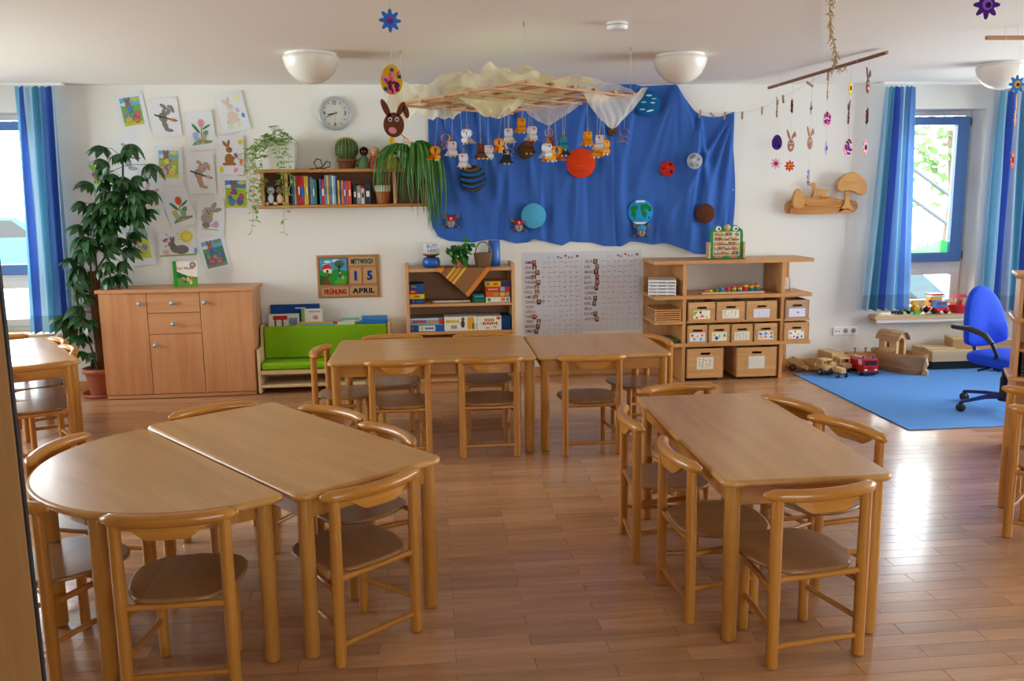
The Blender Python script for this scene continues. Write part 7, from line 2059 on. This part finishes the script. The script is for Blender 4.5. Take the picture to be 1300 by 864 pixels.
# stand the pad upright: its thickness axis points forward (+x), width along y
up_ = Matrix(((0, 0, 1, 0), (1, 0, 0, 0), (0, 1, 0, 0), (0, 0, 0, 1)))
curve = MB(); curve.v = [tuple(v) for v in cm.v]; curve.f = cm.f; curve.c = cm.c; curve.sm = cm.sm
curve.v = [(x, y, z + 1.1 * x * x) for x, y, z in curve.v]
Mb = Matrix.Translation((-.06, .225, .485)) @ Matrix.Rotation(rd(-75), 4, 'Z') @ Matrix.Rotation(rd(-7), 4, 'Y') @ up_
curve.move(Mb).build('backrest', blue_fab, oc)
MB().tube([(-.02, .08, .34), (-.07, .26, .36), (-.08, .285, .46), (-.085, .30, .6)], .016, 8).build('back_bar', dark_m, oc)
for s, nm in ((-1, 'armrest'), (1, 'armrest')):
    d = Vector((math.cos(rd(-75)), math.sin(rd(-75)), 0)); n_ = Vector((-d.y, d.x, 0)) * s * .285
    c = Vector((.02, -.02, 0)) + n_
    if s < 0: pts = [c - d * .27 + Vector((0, 0, .60)), c - d * .12 + Vector((0, 0, .60)), c + Vector((0, 0, .575)), c + d * .07 + Vector((0, 0, .52))]
    else: pts = [c - d * .2 + Vector((0, 0, .60)), c - d * .05 + Vector((0, 0, .60)), c + d * .05 + Vector((0, 0, .58)), c + d * .1 + Vector((0, 0, .53))]
    o = MB().tube(pts, [.026, .03, .028, .02], 10, flat=.7).build(nm, dark_m, oc)
    MB().tube([pts[3], c + d * .09 + Vector((0, 0, .44)) - n_ * .1, c + Vector((0, 0, .345)) - n_ * .35, Vector((.02, -.02, .335)) + n_ * .3], .014, 8).build('arm_bracket', dark_m, o)
MB().tube([(-.05, .0, .33), (-.2, -.05, .32), (-.26, -.06, .31)], .008, 6).build('lever', dark_m, oc)

# ================================================================== bookcase at the right edge
BX, BY, BA = 3.43, 4.75, rd(-31)
bc = thing('bookcase', 'beech bookcase cut off by the right edge of the picture, beside the office chair', 'shelf', (BX, BY, 0), BA)
k = BY / 5.33
zk = lambda z: 1.6 + (z - 1.6) * k
zt_, z2_, z3_ = zk(1.02), zk(.73), zk(.335)
for x in (0, .9): MB().box(x, x + .022, 0, .30, 0, zt_, .003).build('side_panel', sh_z, bc)
for nm, z in (('top_board', zt_), ('shelf_board', z2_), ('shelf_board', z3_)):
    MB().bull(rrect(-.03, .95, -.03, .30, .004, 1), z, z + .025, 4).build(nm, sh_x, bc)
for z in (zk(.53), .05): MB().box(.023, .899, .01, .29, z, z + .018, .003).build('shelf_board', sh_x, bc)
MB().box(.023, .899, .285, .299, 0, zt_).build('back_panel', sh_z, bc)
Rb = Matrix.Rotation(BA, 4, 'Z')
def at_bc(x, y, z):
    v = Rb @ Vector((x, y, z)); return (v.x + BX, v.y + BY, z)
wb = thing('document_box', 'white document box on the upper compartment of the bookcase at the right edge', 'box', at_bc(.03, .012, z2_ + .0255), BA)
MB().box(0, .34, 0, .25, 0, .155, .003).build('box', plain('grey_white_card', '#c9ccc8', .6), wb); MB().box(.12, .22, -.001, .0, .05, .11).build('label_card', white_m, wb)
kb = thing('dark_basket', 'dark woven basket in the lower compartment of the bookcase at the right edge', 'basket', at_bc(.04, .012, z3_ + .0255), BA)
m = MB()
for r_ in range(6):
    m.box(0, .36, 0, .006, .003 + r_ * .022, .019 + r_ * .022, .002); m.box(0, .006, .007, .24, .003 + r_ * .022, .019 + r_ * .022, .002); m.box(.354, .36, .007, .24, .003 + r_ * .022, .019 + r_ * .022, .002)
for x in np.linspace(.006, .354, 9): m.box(x - .004, x + .004, .006, .01, 0, .133)
m.box(.0, .36, .0, .24, .0, .003); m.build('weave', plain('dark_wicker', '#3a3024', .7, var=.3), kb, kind='stuff')
bpy.context.view_layer.update()
